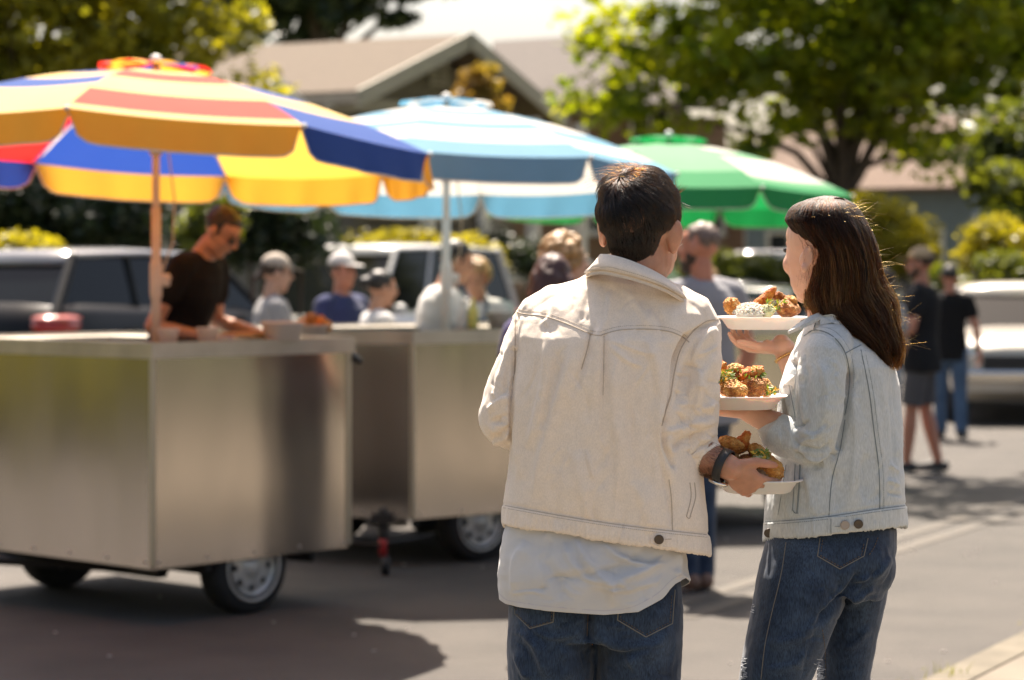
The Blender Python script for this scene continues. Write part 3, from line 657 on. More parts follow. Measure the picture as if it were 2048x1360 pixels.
def cart(label, poly, axle_dir, wheel_c, counter=(.42,), group='steel food carts in a row', hitch=None, dz=0):
    poly = [tuple(p) for p in poly]; n = len(poly)
    area = sum(poly[i][0]*poly[(i+1) % n][1]-poly[(i+1) % n][0]*poly[i][1] for i in range(n))
    if area < 0: poly = poly[::-1]
    cx = sum(p[0] for p in poly)/n; cy = sum(p[1] for p in poly)/n
    t = thing('food_cart', label, 'food cart', (cx, cy, 0), 0, group)
    inn = offs(poly, .03)
    # one panel per side
    for i in range(n):
        a, b = Vector(poly[i]), Vector(poly[(i+1) % n]); ai, bi = Vector(inn[i]), Vector(inn[(i+1) % n])
        e = (b-a).normalized()*.003
        mb = MB(); mb.prism([a+e, b-e, bi-e, ai+e], ZB+dz, ZT-.05+dz); p_ = mb.build('side_panel', m_steel, t)
        L_ = (b-a).length; nn = Vector((e.y, -e.x)).normalized(); k = max(2, int(L_/.28))
        for j in range(k+1): q = a.lerp(b, .03+.94*j/k); mb = MB(); mb.ell((q.x+nn.x*.002, q.y+nn.y*.002, ZB+.03+dz), (.007, .007, .007), n=8, m=5); mb.build('rivet', m_galv, p_, smooth=True)
        mb = MB(); mb.box((a.x+nn.x*.0, a.y+nn.y*.0, (ZB+ZT)/2+dz-.02), (.026, .026, ZT-ZB-.06), math.atan2(e.y, e.x)+.4, bev=.006); mb.build('corner_trim', m_rimst, t)
    mb = MB(); o1 = offs(poly, -.02); i1 = offs(poly, .34)
    for i in range(n):
        j = (i+1) % n; mb.slab([(*o1[i], ZT+dz), (*o1[j], ZT+dz), (*i1[j], ZT+dz), (*i1[i], ZT+dz)], .03)
    mb.build('counter', m_rimst, t)
    mb = MB()
    o2 = offs(poly, -.024); o3 = offs(poly, -.004)
    for i in range(n):
        j = (i+1) % n; mb.add([(*o2[i], ZT+.012+dz), (*o2[j], ZT+.012+dz), (*o3[j], ZT+.012+dz), (*o3[i], ZT+.012+dz), (*o2[i], ZT-.06+dz), (*o2[j], ZT-.06+dz), (*o3[j], ZT-.06+dz), (*o3[i], ZT-.06+dz)], [(0, 1, 2, 3), (4, 7, 6, 5), (0, 4, 5, 1), (3, 2, 6, 7), (1, 5, 6, 2), (0, 3, 7, 4)])
    mb.build('counter_edge', m_galv, t)
    mb = MB(); mb.prism(offs(poly, .034), ZB+.01+dz, ZB+.05+dz); mb.build('floor', m_frame, t)
    ax = Vector((axle_dir[0], axle_dir[1], 0)).normalized()
    mb = MB()
    for w in wheel_c[:1]: mb.tube([Vector((*wheel_c[0], .22)), Vector((*wheel_c[1], .22))], .025, 8)
    mb.build('axle', m_frame, t)
    for k, w in enumerate(wheel_c):
        c = Vector((*w, .22)); out = 1 if k == 0 else -1
        wt = bpy.data.objects.new('tmpw', None); XF[wt] = Matrix.Translation(c) @ Matrix.Rotation(math.atan2(ax.y, ax.x), 4, 'Z')
        sav = XF[t]
        r, w_ = .222, .15
        T_ = XF[wt]
        mb = MB(); mb.T = T_; mb.lathe([(r*.6, -w_/2), (r*.88, -w_/2), (r*.97, -w_*.4), (r, -w_*.22), (r, w_*.22), (r*.97, w_*.4), (r*.88, w_/2), (r*.6, w_/2)], axis='X', n=40, cap=False)
        ty = mb.build('wheel', m_tyre, t, smooth=True)
        mb = MB(); mb.T = T_; o = out*w_/2
        mb.lathe([(r*.60, o*.1), (r*.70, o*.9), (r*.74, o*1.0), (r*.72, o*1.10), (r*.66, o*.95), (r*.60, o*.62), (r*.48, o*.72), (r*.34, o*.86), (r*.2, o*.82), (r*.17, o*1.0), (r*.01, o*1.05)], axis='X', n=40)
        rim = mb.build('rim', m_rimw, ty, smooth=True)
        mb = MB(); mb.T = T_
        for i in range(8):
            a = 2*math.pi*i/8; mb.ell((o*.76, r*.45*math.cos(a), r*.43*math.sin(a)), (abs(o)*.16, .016, .016), n=10, m=6)
        mb.lathe([(r*.12, o*.7), (r*.12, o*1.0), (r*.02, o*1.02)], axis='X', n=14)
        mb.build('rim_hole', m_black, rim, smooth=True)
        bpy.data.objects.remove(wt)
    return t
# cart under the striped umbrella
C1 = Vector((-1.598, 10.75)); u1 = Vector((.675, .738)); v1 = Vector((-.738, .675))
L1, W1 = 1.20, 1.75
cart1 = cart('nearest steel food cart at the left, under the striped umbrella', [C1, C1+u1*L1, C1+u1*L1+v1*W1, C1+v1*W1], -v1, [C1+u1*.62-v1*(-.10), C1+u1*.62+v1*(W1-.25)])
mb = MB(); q0 = C1+v1*.9; 
for s_ in (.35, 1.0): mb.tube([Vector((*(C1+u1*s_+v1*.05), .235)), Vector((*(C1+u1*s_+v1*1.7), .235))], .03, 4)
a_ = C1-u1*.0+v1*.75
mb.box(Vector((*(C1+u1*.3+v1*1.0), .215)), (1.4, .06, .08), math.atan2(v1.y, v1.x)); mb.build('chassis', m_frame, cart1)
mb = MB(); mb.tube([Vector((*(C1+v1*.35+u1*.35), .215)), Vector((*(C1+v1*1.9-u1*.3), .235))], .035, 4); mb.build('drawbar', m_frame, cart1)
# latch at the right end
mb = MB(); p = W(700, 708, 4836/414); mb.tube([p-Vector((.05, 0, -.01)), p, p+Vector((.045, 0, -.035))], [.022, .026, .016], 8); mb.box(p+Vector((-.02, 0, .0)), (.05, .05, .05), bev=.01); mb.build('latch', m_black, cart1, smooth=True)
# second cart with chamfered corner
C2 = Vector((-.532, 12.93)); u2 = Vector((math.cos(R(40)), math.sin(R(40)))); w2 = Vector((math.cos(R(158)), math.sin(R(158)))); v2 = Vector((-u2.y, u2.x))
P2 = [C2, C2+u2*1.55, C2+u2*1.55+v2*1.6, C2+w2*.6+v2*1.35, C2+w2*.6]
cart2 = cart('second steel food cart with a chamfered corner, under the blue umbrella', P2, -v2, [C2+u2*.50+v2*.10, C2+u2*.50+v2*1.4])
jk = MB(); p = W(765, 1040, 12.62); jx, jy = p.x, p.y+.05
jk.tube([(jx, jy, .33), (jx, jy, .21)], .03, 10); jk.box((jx, jy, .30), (.12, .1, .05)); j1 = jk.build('jack_bracket', m_frame, cart2)
jk = MB(); jk.tube([(jx, jy, .225), (jx, jy, .10)], .022, 12, round_ends=False); jk.build('jack_tube', M('red_paint', (.42, .03, .03), .4), cart2, smooth=True)
jk = MB(); jk.lathe([(.02, -.02), (.05, -.02), (.052, 0), (.05, .02), (.02, .02)], (jx+.012, jy, .052), axis='X', n=20); jk.tube([(jx, jy, .12), (jx+.03, jy, .06)], .012, 6); jk.build('jack_wheel', m_black, cart2, smooth=True)
jk = MB(); jk.tube([(jx-.3, jy+.05, .27), (jx-.15, jy, .17), (jx-.02, jy-.02, .16), (jx+.25, jy+.1, .2)], .008, 6); jk.build('cable', m_black, cart2)
C3 = Vector((.606, 14.2)); P3 = [C3, C3+u2*1.9, C3+u2*1.9+v2*1.6, C3+v2*1.6]
cart3 = cart('third steel food cart behind the couple, under the green umbrella', P3, -v2, [C3+u2*1.62+v2*.10, C3+u2*1.62+v2*1.4])
# ================================================================ umbrellas
def cloth_mat(name, col, tr=.38, tcol=None): return M(name, col, .75, transl=tr, tcol=tcol or col, spec=.12, var=.06, vs=7, bump=(9, .25, .012))
K = dict(y=cloth_mat('canvas_yellow_glare', (.80, .60, .27), .40, (.85, .50, .06)), v=cloth_mat('canvas_yellow', (.80, .47, .08), .38, (.85, .46, .05)), r=cloth_mat('canvas_red', (.62, .10, .075), .40, (.75, .02, .02)), b=cloth_mat('canvas_blue', (.05, .10, .32), .35, (.02, .07, .38)),  # y: yellow cloth, sun glare on the canopy top mixed into its colour
         w=cloth_mat('canvas_white', (.60, .58, .54), .32, (.62, .6, .55)), c=cloth_mat('canvas_sky', (.17, .34, .47), .34, (.13, .38, .58)), d=cloth_mat('canvas_blue_shaded', (.20, .30, .42), .30, (.10, .30, .46)),  # d: valance blue darkened to paint the near side's shade; also on caps
         g=cloth_mat('canvas_green', (.05, .27, .11), .36, (.012, .28, .07)), l=cloth_mat('canvas_pale_green', (.20, .40, .24), .33, (.08, .4, .12)))
KI = {k: i for i, k in enumerate(K)}
m_pipe = M('piping', (.62, .55, .45), .6)
def umbrella(label, pole, base_z, ztop, Rr, phase, bands, vals, tilt=(0, 0), polemat=None, zrim=2.12, pole_r=.0175, caps=None, lab='striped'):
    """bands[k] = list of (t_outer, key) from apex to rim for panel k; vals[k] = key of the valance"""
    t = thing('umbrella', label, 'umbrella', (pole[0], pole[1], base_z)); px, py = pole
    hgt = ztop-zrim; tl = lambda x, y: tilt[0]*x+tilt[1]*y
    def P(a, r, t_):   # surface point: angle a (0 toward camera, + to the right)
        x = r*math.sin(a); y = -r*math.cos(a); z = zrim+hgt*(1-t_**1.75)
        return Vector((px+x, py+y, z+tl(x, y)))
    mb = MB(); vb = MB(); pipe = MB()
    NA = 10
    for k in range(8):
        a0 = R(phase+45*k); a1 = R(phase+45*(k+1)); bd = bands[k]
        def RP(u, t_):
            # straight chord between ribs, cloth hangs slightly slack
            p0 = P(a0, Rr*t_, t_); p1 = P(a1, Rr*t_, t_); q = p0.lerp(p1, u); s_ = math.sin(math.pi*u); c = Vector((px, py, q.z)); d = (q-c)
            return q+d*.045*s_*t_+Vector((0, 0, -.018*s_*t_))
        tt = [0.05]; keys = []
        for to, key in bd:
            seg = max(2, int((to-tt[-1])/.06)); t_s = tt[-1]
            for j in range(seg): tt.append(t_s+(to-t_s)*(j+1)/seg); keys.append(key)
        vs = [RP(i/NA, t_) for t_ in tt for i in range(NA+1)]; off = len(mb.v); mb.v += [tuple(v) for v in vs]
        for j in range(len(keys)):
            for i in range(NA):
                q = off+j*(NA+1)+i; mb.f.append((q, q+1, q+NA+2, q+NA+1)); mb.m.append(KI[keys[j]])
        # valance: rounded corners, slightly gathered
        NV = 22; rows = 6; grid = []; hv = .135
        for j in range(rows+1):
            row = []
            for i in range(NV+1):
                u = i/NV; e = min(u, 1-u)/.13; dl = hv*(1 if e >= 1 else math.sqrt(max(0, 1-(1-e)**2))*.88+.12)
                q = RP(u, 1.0); d = Vector((q.x-px, q.y-py, 0)).normalized(); f = j/rows
                w = .010*math.sin(u*23+k*2.1)*f+.006*math.sin(u*41+k)*f
                row.append(q+Vector((0, 0, -dl*f))+d*(w+.012*f)+(-d*.045*f*(1-min(1, e))))
            grid.append(row)
        off = len(vb.v); vb.v += [tuple(p) for r_ in grid for p in r_]
        for j in range(rows):
            for i in range(NV): q = off+j*(NV+1)+i; vb.f.append((q, q+1, q+NV+2, q+NV+1)); vb.m.append(KI[vals[k]])
        pipe.tube([grid[j][0] for j in range(rows+1)]+grid[rows][1:-1]+[grid[j][NV] for j in range(rows, -1, -1)], .0045, 5)
    ms = list(K.values())
    cn = mb.build('canopy', ms, t, smooth=True, recalc=False)
    vb.build('valance', ms, t, smooth=True, recalc=False); pipe.build('piping', m_pipe, t)
    # vent cap
    vc = MB(); n8 = 8; cap = caps or [b[-1][1] for b in bands]
    for k in range(8):
        a0 = R(phase+45*k+6); a1 = R(phase+45*(k+1)+6); nn = 6
        for j in range(4):
            r0, r1 = .02+.06*j, .02+.06*(j+1)
            for i in range(nn):
                ua, ub = i/nn, (i+1)/nn
                def Q(u, r): a = a0+(a1-a0)*u; z = ztop+.04-.5*r*r+(.018*math.sin(math.pi*u)*r/.26); x = r*math.sin(a); y = -r*math.cos(a); return (px+x, py+y, z+tl(x, y))
                vc.add([Q(ua, r0), Q(ub, r0), Q(ub, r1), Q(ua, r1)], [(0, 1, 2, 3)], KI[cap[k] if not (j == 3 and caps) else cap[(k+1) % 8]])
    vc.build('vent_cap', ms, t, smooth=True, recalc=False)
    mb = MB(); mb.ell((px, py, ztop+.06), (.028, .028, .024)); mb.build('finial', m_white, t, smooth=True)
    pm = polemat or m_white
    mb = MB(); mb.tube([(px, py, base_z), (px, py, base_z+.62)], pole_r*1.22, 14, round_ends=False); mb.build('lower_pole', pm, t, smooth=True)
    mb = MB(); mb.tube([(px, py, base_z+.02), (px, py, ztop+.05)], pole_r, 14, round_ends=False); mb.build('pole', pm, t, smooth=True)
    mb = MB(); zc = base_z+.27; mb.tube([(px, py, zc-.05), (px, py, zc+.09)], pole_r*1.6, 14); mb.box((px+pole_r*2.2, py, zc+.02), (.05, .04, .06), bev=.01); mb.tube([(px+.05, py, zc+.02), (px+.07, py-.04, zc+.03)], .008, 6); mb.build('crank', pm, t, smooth=True)
    hub = Vector((px, py, zrim+.02))
    for k in range(8):
        a = R(phase+45*k); mb = MB(); pts = [P(a, Rr*u, u)-Vector((0, 0, .012)) for u in (.05, .25, .5, .75, 1.0)]; mb.tube(pts, .005, 6)
        rb = mb.build('rib', m_galv, t); mb = MB(); mb.tube([hub, P(a, Rr*.5, .5)-Vector((0, 0, .014))], .004, 6); mb.build('strut', m_galv, rb)
        mb = MB(); mb.ell(P(a, Rr*1.0, 1.0), (.013, .013, .011), n=8, m=6); mb.build('rib_tip', m_white, rb, smooth=True)
    mb = MB(); mb.tube([hub-Vector((0, 0, .04)), hub+Vector((0, 0, .03))], .035, 12); mb.build('hub', pm, t, smooth=True)
    mb = MB()
    pts = [(px+.055, py-.01, zrim+.0), (px+.085, py, zrim-.25), (px+.075, py+.01, zrim-.45), (px+.06, py, base_z+.42), (px+.03, py, base_z+.33)]
    mb.tube(pts, .004, 6); mb.build('cord', M('cord_tan', (.5, .4, .28), .8), t)
    return t
Y = [(.36, 'y'), (.54, 'r'), (.76, 'y'), (.95, 'r'), (1., 'y')]
umbrella('striped umbrella in red, blue and yellow on the nearest cart', (-1.627, 11.05), ZT, 2.50, 1.27, -8,
         [Y, [(.38, 'y'), (.57, 'b'), (.76, 'y'), (1., 'b')], [(.3, 'b'), (.5, 'y'), (.75, 'r'), (1., 'y')], [(.45, 'y'), (.62, 'r'), (1., 'y')], [(.4, 'r'), (.66, 'y'), (1., 'b')], [(.4, 'b'), (.62, 'y'), (1., 'r')], Y, [(.22, 'r'), (.36, 'b'), (.52, 'y'), (.68, 'b'), (.84, 'y'), (.9, 'y'), (1., 'y')]],
         ['v', 'b', 'v', 'v', 'v', 'b', 'v', 'v'], tilt=(-.045, -.064), polemat=M('wood_pole', (.62, .49, .40), .5, var=.15), zrim=2.165, caps=['v', 'b', 'r', 'v', 'b', 'r', 'v', 'r'])
Wb = [(.34, 'w'), (.48, 'c'), (.60, 'w'), (.70, 'c'), (.86, 'w'), (1., 'c')]
umbrella('blue and white banded umbrella in the middle of the row', (-.364, 13.4), ZT, 2.50, 1.28, -8, [Wb, [(.3, 'w'), (.46, 'c'), (.62, 'w'), (.78, 'c'), (.9, 'w'), (1., 'c')], Wb, [(.3, 'c'), (.6, 'w'), (.75, 'c'), (1., 'w')], [(.3, 'c'), (.6, 'w'), (.75, 'c'), (1., 'w')], [(.3, 'c'), (.6, 'w'), (.75, 'c'), (1., 'w')], Wb, Wb], ['d', 'd', 'c', 'c', 'c', 'c', 'c', 'd'], tilt=(-.01, -.055), zrim=2.13, pole_r=.020, caps=['d', 'c', 'w', 'd', 'c', 'd', 'w', 'c'])
Gp = [(.3, 'l'), (.6, 'g'), (.85, 'l'), (1., 'g')]; Gw = [(.25, 'l'), (.4, 'w'), (.55, 'l'), (.7, 'w'), (.86, 'w'), (.92, 'l'), (1., 'g')]
umbrella('green umbrella farthest along the row behind the couple', (1.058, 16.3), ZT-.0, 2.46, 1.26, 24, [Gw, Gp, Gp, Gp, Gp, [(.5, 'g'), (1., 'l')], [(.5, 'l'), (1., 'g')], [(.35, 'l'), (.8, 'l'), (1., 'g')]], ['g']*8, tilt=(-.02, -.03), zrim=2.10, caps=['g']*8)
# ================================================================ people: shared builders
def skinmat(name, c, sss=.25): return M(name, c, .5, sss=sss, var=.12, vs=30, spec=.4, bump=(220, .15, .001))
SK = dict(light=skinmat('skin_light', (.58, .34, .24)), tan=skinmat('skin_tan', (.47, .25, .16)), red=skinmat('skin_ruddy', (.50, .22, .14)), vendor=skinmat('skin_vendor', (.44, .23, .15)), dark=skinmat('skin_brown', (.30, .15, .09)))
def fabric(name, c, var=.08, rough=.9, weave=900, sheen=.15, vs=14): return M(name, c, rough, var=var, vs=vs, bump=(weave, .35, .0006), spec=.2, sheen=sheen, detail=6)
m_denim = M('denim_dark', (.012, .023, .047), .85, col2=(.038, .060, .098), vs=9, bump=(1100, .5, .0006), spec=.2, sheen=.2, detail=9, fine=(520, (1, 1, .16), .55, 1.5))
m_denim2 = M('denim_mid', (.06, .10, .17), .85, col2=(.09, .14, .22), vs=7, spec=.2)
m_eye = M('eye_dark', (.02, .015, .012), .2)
def head_shape(mb, c, rot, s=1.0, ears=True, cranium=True):
    """c = middle of the head; rot turns local +Y (face) / +Z (up)"""
    c = Vector(c)
    def E(p, r, rr=None, **k): mb.ell(c+rot @ (Vector(p)*s), [q*s for q in r], rot @ rr if rr is not None else rot, **k)
    E((0, -.012, .032), (.075, .094, .088), n=24, m=16)
    E((0, .022, -.012), (.064, .072, .098), n=20, m=14)
    E((0, .034, -.070), (.050, .050, .046), n=16, m=10)
    E((0, .062, -.098), (.022, .022, .018), n=12, m=8)      # chin
    for x in (-1, 1):
        E((x*.036, .062, -.022), (.024, .022, .026), n=12, m=8)  # cheek
        E((x*.040, .02, -.062), (.020, .045, .034), n=12, m=8)   # jaw angle
        E((x*.024, .074, .030), (.017, .009, .009), n=12, m=8)   # brow
        if ears:
            rx = Matrix.Rotation(x*R(-22), 3, 'Z')
            E((x*.080, -.006, .002), (.009, .020, .033), rx, n=14, m=10); E((x*.074, .002, -.022), (.008, .012, .016), rx, n=10, m=8)
    E((0, .030, .044), (.062, .056, .052), n=18, m=12)   # forehead
    # nose, lips
    pts = [c+rot @ (Vector(p)*s) for p in ((0, .088, .030), (0, .102, .006), (0, .113, -.012))]
    mb.tube(pts, [.007*s, .010*s, .012*s], 10); E((0, .096, -.020), (.019, .014, .009), n=12, m=8)
    E((0, .088, -.045), (.024, .012, .007), n=12, m=8); E((0, .085, -.056), (.020, .012, .008), n=12, m=8)
def hand_shape(mb, wrist, fdir, pdir, s=1.0, side=1, curl=(.5, .5, .5, .5), thumb=(.6, .5), spread=.08, flen=1.0):
    """fdir: direction of the fingers, pdir: direction the palm faces; side: +1 thumb towards fdir x pdir"""
    w = Vector(wrist); f = Vector(fdir).normalized(); p = Vector(pdir); p = (p-f*p.dot(f)).normalized(); l = f.cross(p)*side
    mb.tube([w-f*.012*s, w+f*.02*s, w+f*.055*s, w+f*.085*s], [.026*s, .030*s, .038*s, .037*s], 14, lat=l, ry=[.020*s, .018*s, .0155*s, .012*s])
    mb.ell(w+f*.035*s+l*.022*s+p*.006*s, (.018*s, .018*s, .018*s), n=10, m=8)
    for i, (o, ln) in enumerate(((.028, .070), (.0095, .079), (-.0095, .073), (-.027, .057))):
        base = w+f*.082*s+l*o*s; d = (f+l*(o/.028)*spread).normalized(); c_ = curl[i]; q = base-d*.01*s; pts = [q]; ang = 0; rr = [.0095*s]
        for seg, (fr, k) in enumerate(((.46, .75), (.30, 1.0), (.24, .7))):
            ang += c_*k; dd = d*math.cos(ang)+p*math.sin(ang); q = q+dd*ln*fr*s*flen*(1.15 if seg == 0 else 1); pts.append(q); rr.append((.0088, .0080, .0066)[seg]*s)
        mb.tube(pts, rr, 10)
    a, b = thumb; tb = w+f*.022*s+l*.026*s; d1 = (f*.75+l*.65+p*a).normalized(); d2 = (f*.95+l*(.35-b*.5)+p*(a+b*.3)).normalized()
    mb.tube([tb-d1*.01*s, tb+d1*.036*s, tb+d1*.036*s+d2*.030*s, tb+d1*.036*s+d2*.052*s], [.013*s, .0115*s, .0105*s, .0080*s], 10)
def bend(p, lean, z0=.95, yaw=0):
    p = Vector(p)
    if p.z > z0 and lean:
        q = Matrix.Rotation(-lean, 3, 'X') @ (p-Vector((0, 0, z0))); p = q+Vector((0, 0, z0))
    return p
TORSO = [(.86, .150, .105), (.95, .160, .112), (1.05, .142, .100), (1.16, .138, .100), (1.28, .160, .112), (1.37, .165, .102), (1.43, .120, .080), (1.48, .058, .058)]
def person(label, x, y, face, H=1.75, skin='tan', shirt=None, pants=None, hair=None, hairkind='short', lean=0, arms=None, legs=None, headyaw=0, headpitch=0, cap=None, sleeve=.5, shorts=False, z=0, hands=True, shoes=(.03, .03, .03), extras=None, fat=1.0, group=None, collar=None, apron=None, voxel=.008):
    """background figure; face = heading of the chest in degrees (0 = +Y, counter-clockwise)"""
    t = thing('person', label, 'person', (x, y, z), R(face), group); I = XF[t] @ Matrix.Scale(H/1.75, 4)
    TB = lambda p: I @ bend(p, lean)
    J = {}
    for s_, nm in ((-1, 'L'), (1, 'R')):
        d = dict(sh=(s_*.175, -.005, 1.40), el=(s_*.23, -.03, 1.13), wr=(s_*.22, .12, .92), hip=(s_*.088, 0, .90), kn=(s_*.10, .02, .50), an=(s_*.105, -.02, .085))
        if arms and nm in arms: d['el'], d['wr'] = arms[nm]
        if legs and nm in legs: d['kn'], d['an'] = legs[nm]
        J[nm] = d
    Xa = (I.to_3x3() @ Vector((1, 0, 0))).normalized(); k = H/1.75
    hr = I.to_3x3().normalized() @ Matrix.Rotation(-lean*.6+R(headpitch), 3, 'X') @ Matrix.Rotation(R(headyaw), 3, 'Z')
    nb = TB((0, -.012, 1.46)); hc = nb+hr @ Vector((0, .02, .165*k))
    mb = MB()
    mb.tube([TB((0, 0, zz)) for zz, *_ in TORSO], [w*k*.93*fat for _, w, _ in TORSO], 20, lat=Xa, ry=[d_*k*.93*fat for *_, d_ in TORSO])
    mb.tube([TB((0, -.012, 1.42)), nb, hc+hr @ Vector((0, -.015, -.07*k))], [.062*k, .054*k, .052*k], 16)
    head_shape(mb, hc, hr, k)
    for s_, nm in ((-1, 'L'), (1, 'R')):
        d = J[nm]; sh, el = TB(d['sh']), TB(d['el']); wr = I @ Vector(d['wr']) if arms and nm in arms else TB(d['wr'])
        if arms and nm in arms: el = I @ Vector(d['el'])
        mb.tube([TB((s_*.06, 0, 1.43)), sh], [.05*k, .052*k], 12); mb.tube([sh, sh.lerp(el, .5), el], [.052*k, .046*k, .038*k], 14); mb.tube([el, el.lerp(wr, .35), wr], [.038*k, .040*k, .026*k], 14)
        f = (wr-el).normalized(); pd = (I.to_3x3() @ Vector((-s_*.8, 0, -.6)))
        hand_shape(mb, wr, f, pd, k, side=s_, curl=(.45, .5, .55, .6))
        hp, kn, an = [I @ Vector(d[q]) for q in ('hip', 'kn', 'an')]
        mb.tube([hp, hp.lerp(kn, .5), kn], [.080*k, .072*k, .054*k], 16); mb.tube([kn, kn.lerp(an, .35), an], [.050*k, .056*k, .036*k], 14)
        fw = (I.to_3x3() @ Vector((s_*.12, 1, 0))).normalized(); mb.tube([an-fw*.03*k-Vector((0, 0, .03*k)), an+fw*.14*k-Vector((0, 0, .05*k))], [.036*k, .03*k], 12)
    mb.remesh('body', SK[skin], t, voxel, 3)
    eb = MB()
    for x_ in (-1, 1): eb.ell(hc+hr @ (Vector((x_*.030, .084, .012))*k), [.012*k, .008*k, .006*k], hr, n=10, m=6)
    eb.build('eyes', m_eye, t, smooth=True)
    for x_ in (-1, 1): mb = MB(); mb.tube([hc+hr @ (Vector((x_*.014, .096, .034))*k), hc+hr @ (Vector((x_*.030, .094, .040))*k), hc+hr @ (Vector((x_*.046, .080, .034))*k)], .0035*k, 6); mb.build('eyebrow', hair or m_hbrown, t)
    # shirt
    if shirt:
        mb = MB(); o = .020
        rs = [(.79, .180, .138), (.86, .182, .14)]+[(zz, w+o, d_+o) for zz, w, d_ in TORSO[1:-1]]+[(1.465, .075, .075)]
        mb.tube([TB((0, 0, zz)) for zz, *_ in rs], [w*k*fat for _, w, _ in rs], 24, lat=Xa, ry=[d_*k*fat for *_, d_ in rs], round_ends=False)
        for s_, nm in ((-1, 'L'), (1, 'R')):
            d = J[nm]; sh, el = TB(d['sh']), (I @ Vector(d['el']) if arms and nm in arms else TB(d['el'])); wr = I @ Vector(d['wr']) if arms and nm in arms else TB(d['wr'])
            mb.tube([TB((s_*.06, 0, 1.425)), sh], [.066*k, .072*k], 14)
            if sleeve <= 1: e = sh.lerp(el, sleeve); mb.tube([sh, e], [.070*k, .066*k], 16, round_ends=True)
            else: mb.tube([sh, sh.lerp(el, .5), el, el.lerp(wr, (sleeve-1))], [.070*k, .062*k, .055*k, .050*k], 16)
        if collar:
            pass
        def post(me):
            co = npverts(me); n = npnorm(me)
            dsp = np.array([noise.noise(Vector((p[0]*7, p[1]*7, p[2]*3.5)))*.010+noise.noise(Vector((p[0]*16, p[1]*16, p[2]*9)))*.005 for p in co])
            co = co+n*dsp[:, None]; me.vertices.foreach_set('co', co.astype(np.float32).ravel())
        so = mb.remesh('shirt', shirt, t, voxel, 3, post)
        if collar:
            mb = MB(); c0 = TB((0, -.005, 1.455)); mb.tube([c0, nb+Vector((0, 0, .02*k))], [.078*k, .068*k], 16, round_ends=False); mb.build('collar', collar, so, smooth=True)
    if apron:
        mb = MB(); rows = [(1.36, .075), (1.2, .10), (1.05, .15), (.75, .16), (.6, .155)]; g_ = []
        for zz, w in rows: g_.append([TB((w*u, (.155-.06*u*u)*fat, zz)) for u in np.linspace(-1, 1, 7)])
        g2 = [[p-(I.to_3x3() @ Vector((0, .012, 0))) for p in r_] for r_ in g_]
        rings = [g_[i]+g2[i][::-1] for i in range(len(g_))]; mb.loft(rings)
        for s_ in (-1, 1): mb.tube([TB((s_*.07, .15, 1.35)), TB((s_*.075, .06, 1.47)), TB((s_*.04, -.05, 1.5))], .012*k, 6)
        mb.build('apron', apron, t, smooth=True)
    if pants:
        mb = MB(); rs = [(.77, .135, .11), (.84, .155, .118), (.90, .160, .120), (.96, .158, .116)]
        mb.tube([I @ Vector((0, 0, zz)) for zz, *_ in rs], [w*k*fat for _, w, _ in rs], 20, lat=Xa, ry=[d_*k*fat for *_, d_ in rs], round_ends=False)
        for s_, nm in ((-1, 'L'), (1, 'R')):
            hp, kn, an = [I @ Vector(J[nm][q]) for q in ('hip', 'kn', 'an')]
            if shorts: mb.tube([hp, hp.lerp(kn, .5), hp.lerp(kn, .93)], [.096*k, .094*k, .090*k], 16, round_ends=False)
            else: mb.tube([hp, hp.lerp(kn, .5), kn, kn.lerp(an, .5), an-Vector((0, 0, .02*k))], [.096*k, .088*k, .072*k, .066*k, .064*k], 16, round_ends=False)
        mb.remesh('shorts' if shorts else 'trousers', pants, t, voxel, 3)
    for s_, nm in ((-1, 'L'), (1, 'R')):
        an = I @ Vector(J[nm]['an']); fw = (I.to_3x3() @ Vector((s_*.12, 1, 0))).normalized(); mb = MB(); up = Vector((0, 0, 1))
        mb.tube([an-fw*.05*k-up*.035*k, an+fw*.05*k-up*.04*k, an+fw*.16*k-up*.05*k, an+fw*.19*k-up*.055*k], [.040*k, .046*k, .046*k, .03*k], 14, lat=fw.cross(up), ry=[.044*k, .046*k, .032*k, .02*k])
        sh_ = mb.build('shoe', M('shoe_%02d' % int(shoes[0]*100), shoes, .6), t, smooth=True)
        mb = MB(); b_ = an-up*.078*k; lt = fw.cross(up)
        out = [b_+fw*(.07+.135*math.cos(a))*k+lt*.046*k*math.sin(a)*(1 if math.cos(a) > 0 else .85) for a in np.linspace(0, 2*math.pi, 20, endpoint=False)]
        mb.loft([out, [p+up*.022*k for p in out]]); mb.build('sole', M('sole', (.35, .34, .32), .7), sh_)
    # hair
    if hair:
        mb = MB(); q = lambda p: hc+hr @ (Vector(p)*k)
        mb.ell(q((0, -.020, .042)), [.083*k, .098*k, .092*k], hr, n=24, m=16)
        if hairkind in ('long', 'bob', 'bun'):
            if hairkind == 'long': mb.tube([q((0, -.05, .02)), q((0, -.085, -.08)), q((0, -.085, -.20)), q((0, -.08, -.30))], [.09*k, .095*k, .10*k, .085*k], 18, lat=hr @ Vector((1, 0, 0)), ry=[.06*k, .05*k, .045*k, .03*k])
            if hairkind == 'bob':
                for x_ in (-1, 1): mb.tube([q((x_*.03, -.03, .04)), q((x_*.07, -.02, -.01)), q((x_*.078, -.02, -.09)), q((x_*.06, -.02, -.15))], [.05*k, .05*k, .05*k, .035*k], 12)
                mb.tube([q((0, -.06, .02)), q((0, -.085, -.06)), q((0, -.07, -.14))], [.08*k, .085*k, .06*k], 14)
            if hairkind == 'bun': mb.ell(q((0, -.125, .03)), [.045*k]*3, hr)
        if hairkind == 'ponytail': mb.tube([q((0, -.09, .0)), q((.01, -.15, -.06)), q((.02, -.15, -.16)), q((.02, -.13, -.24))], [.03*k, .04*k, .036*k, .015*k], 12)
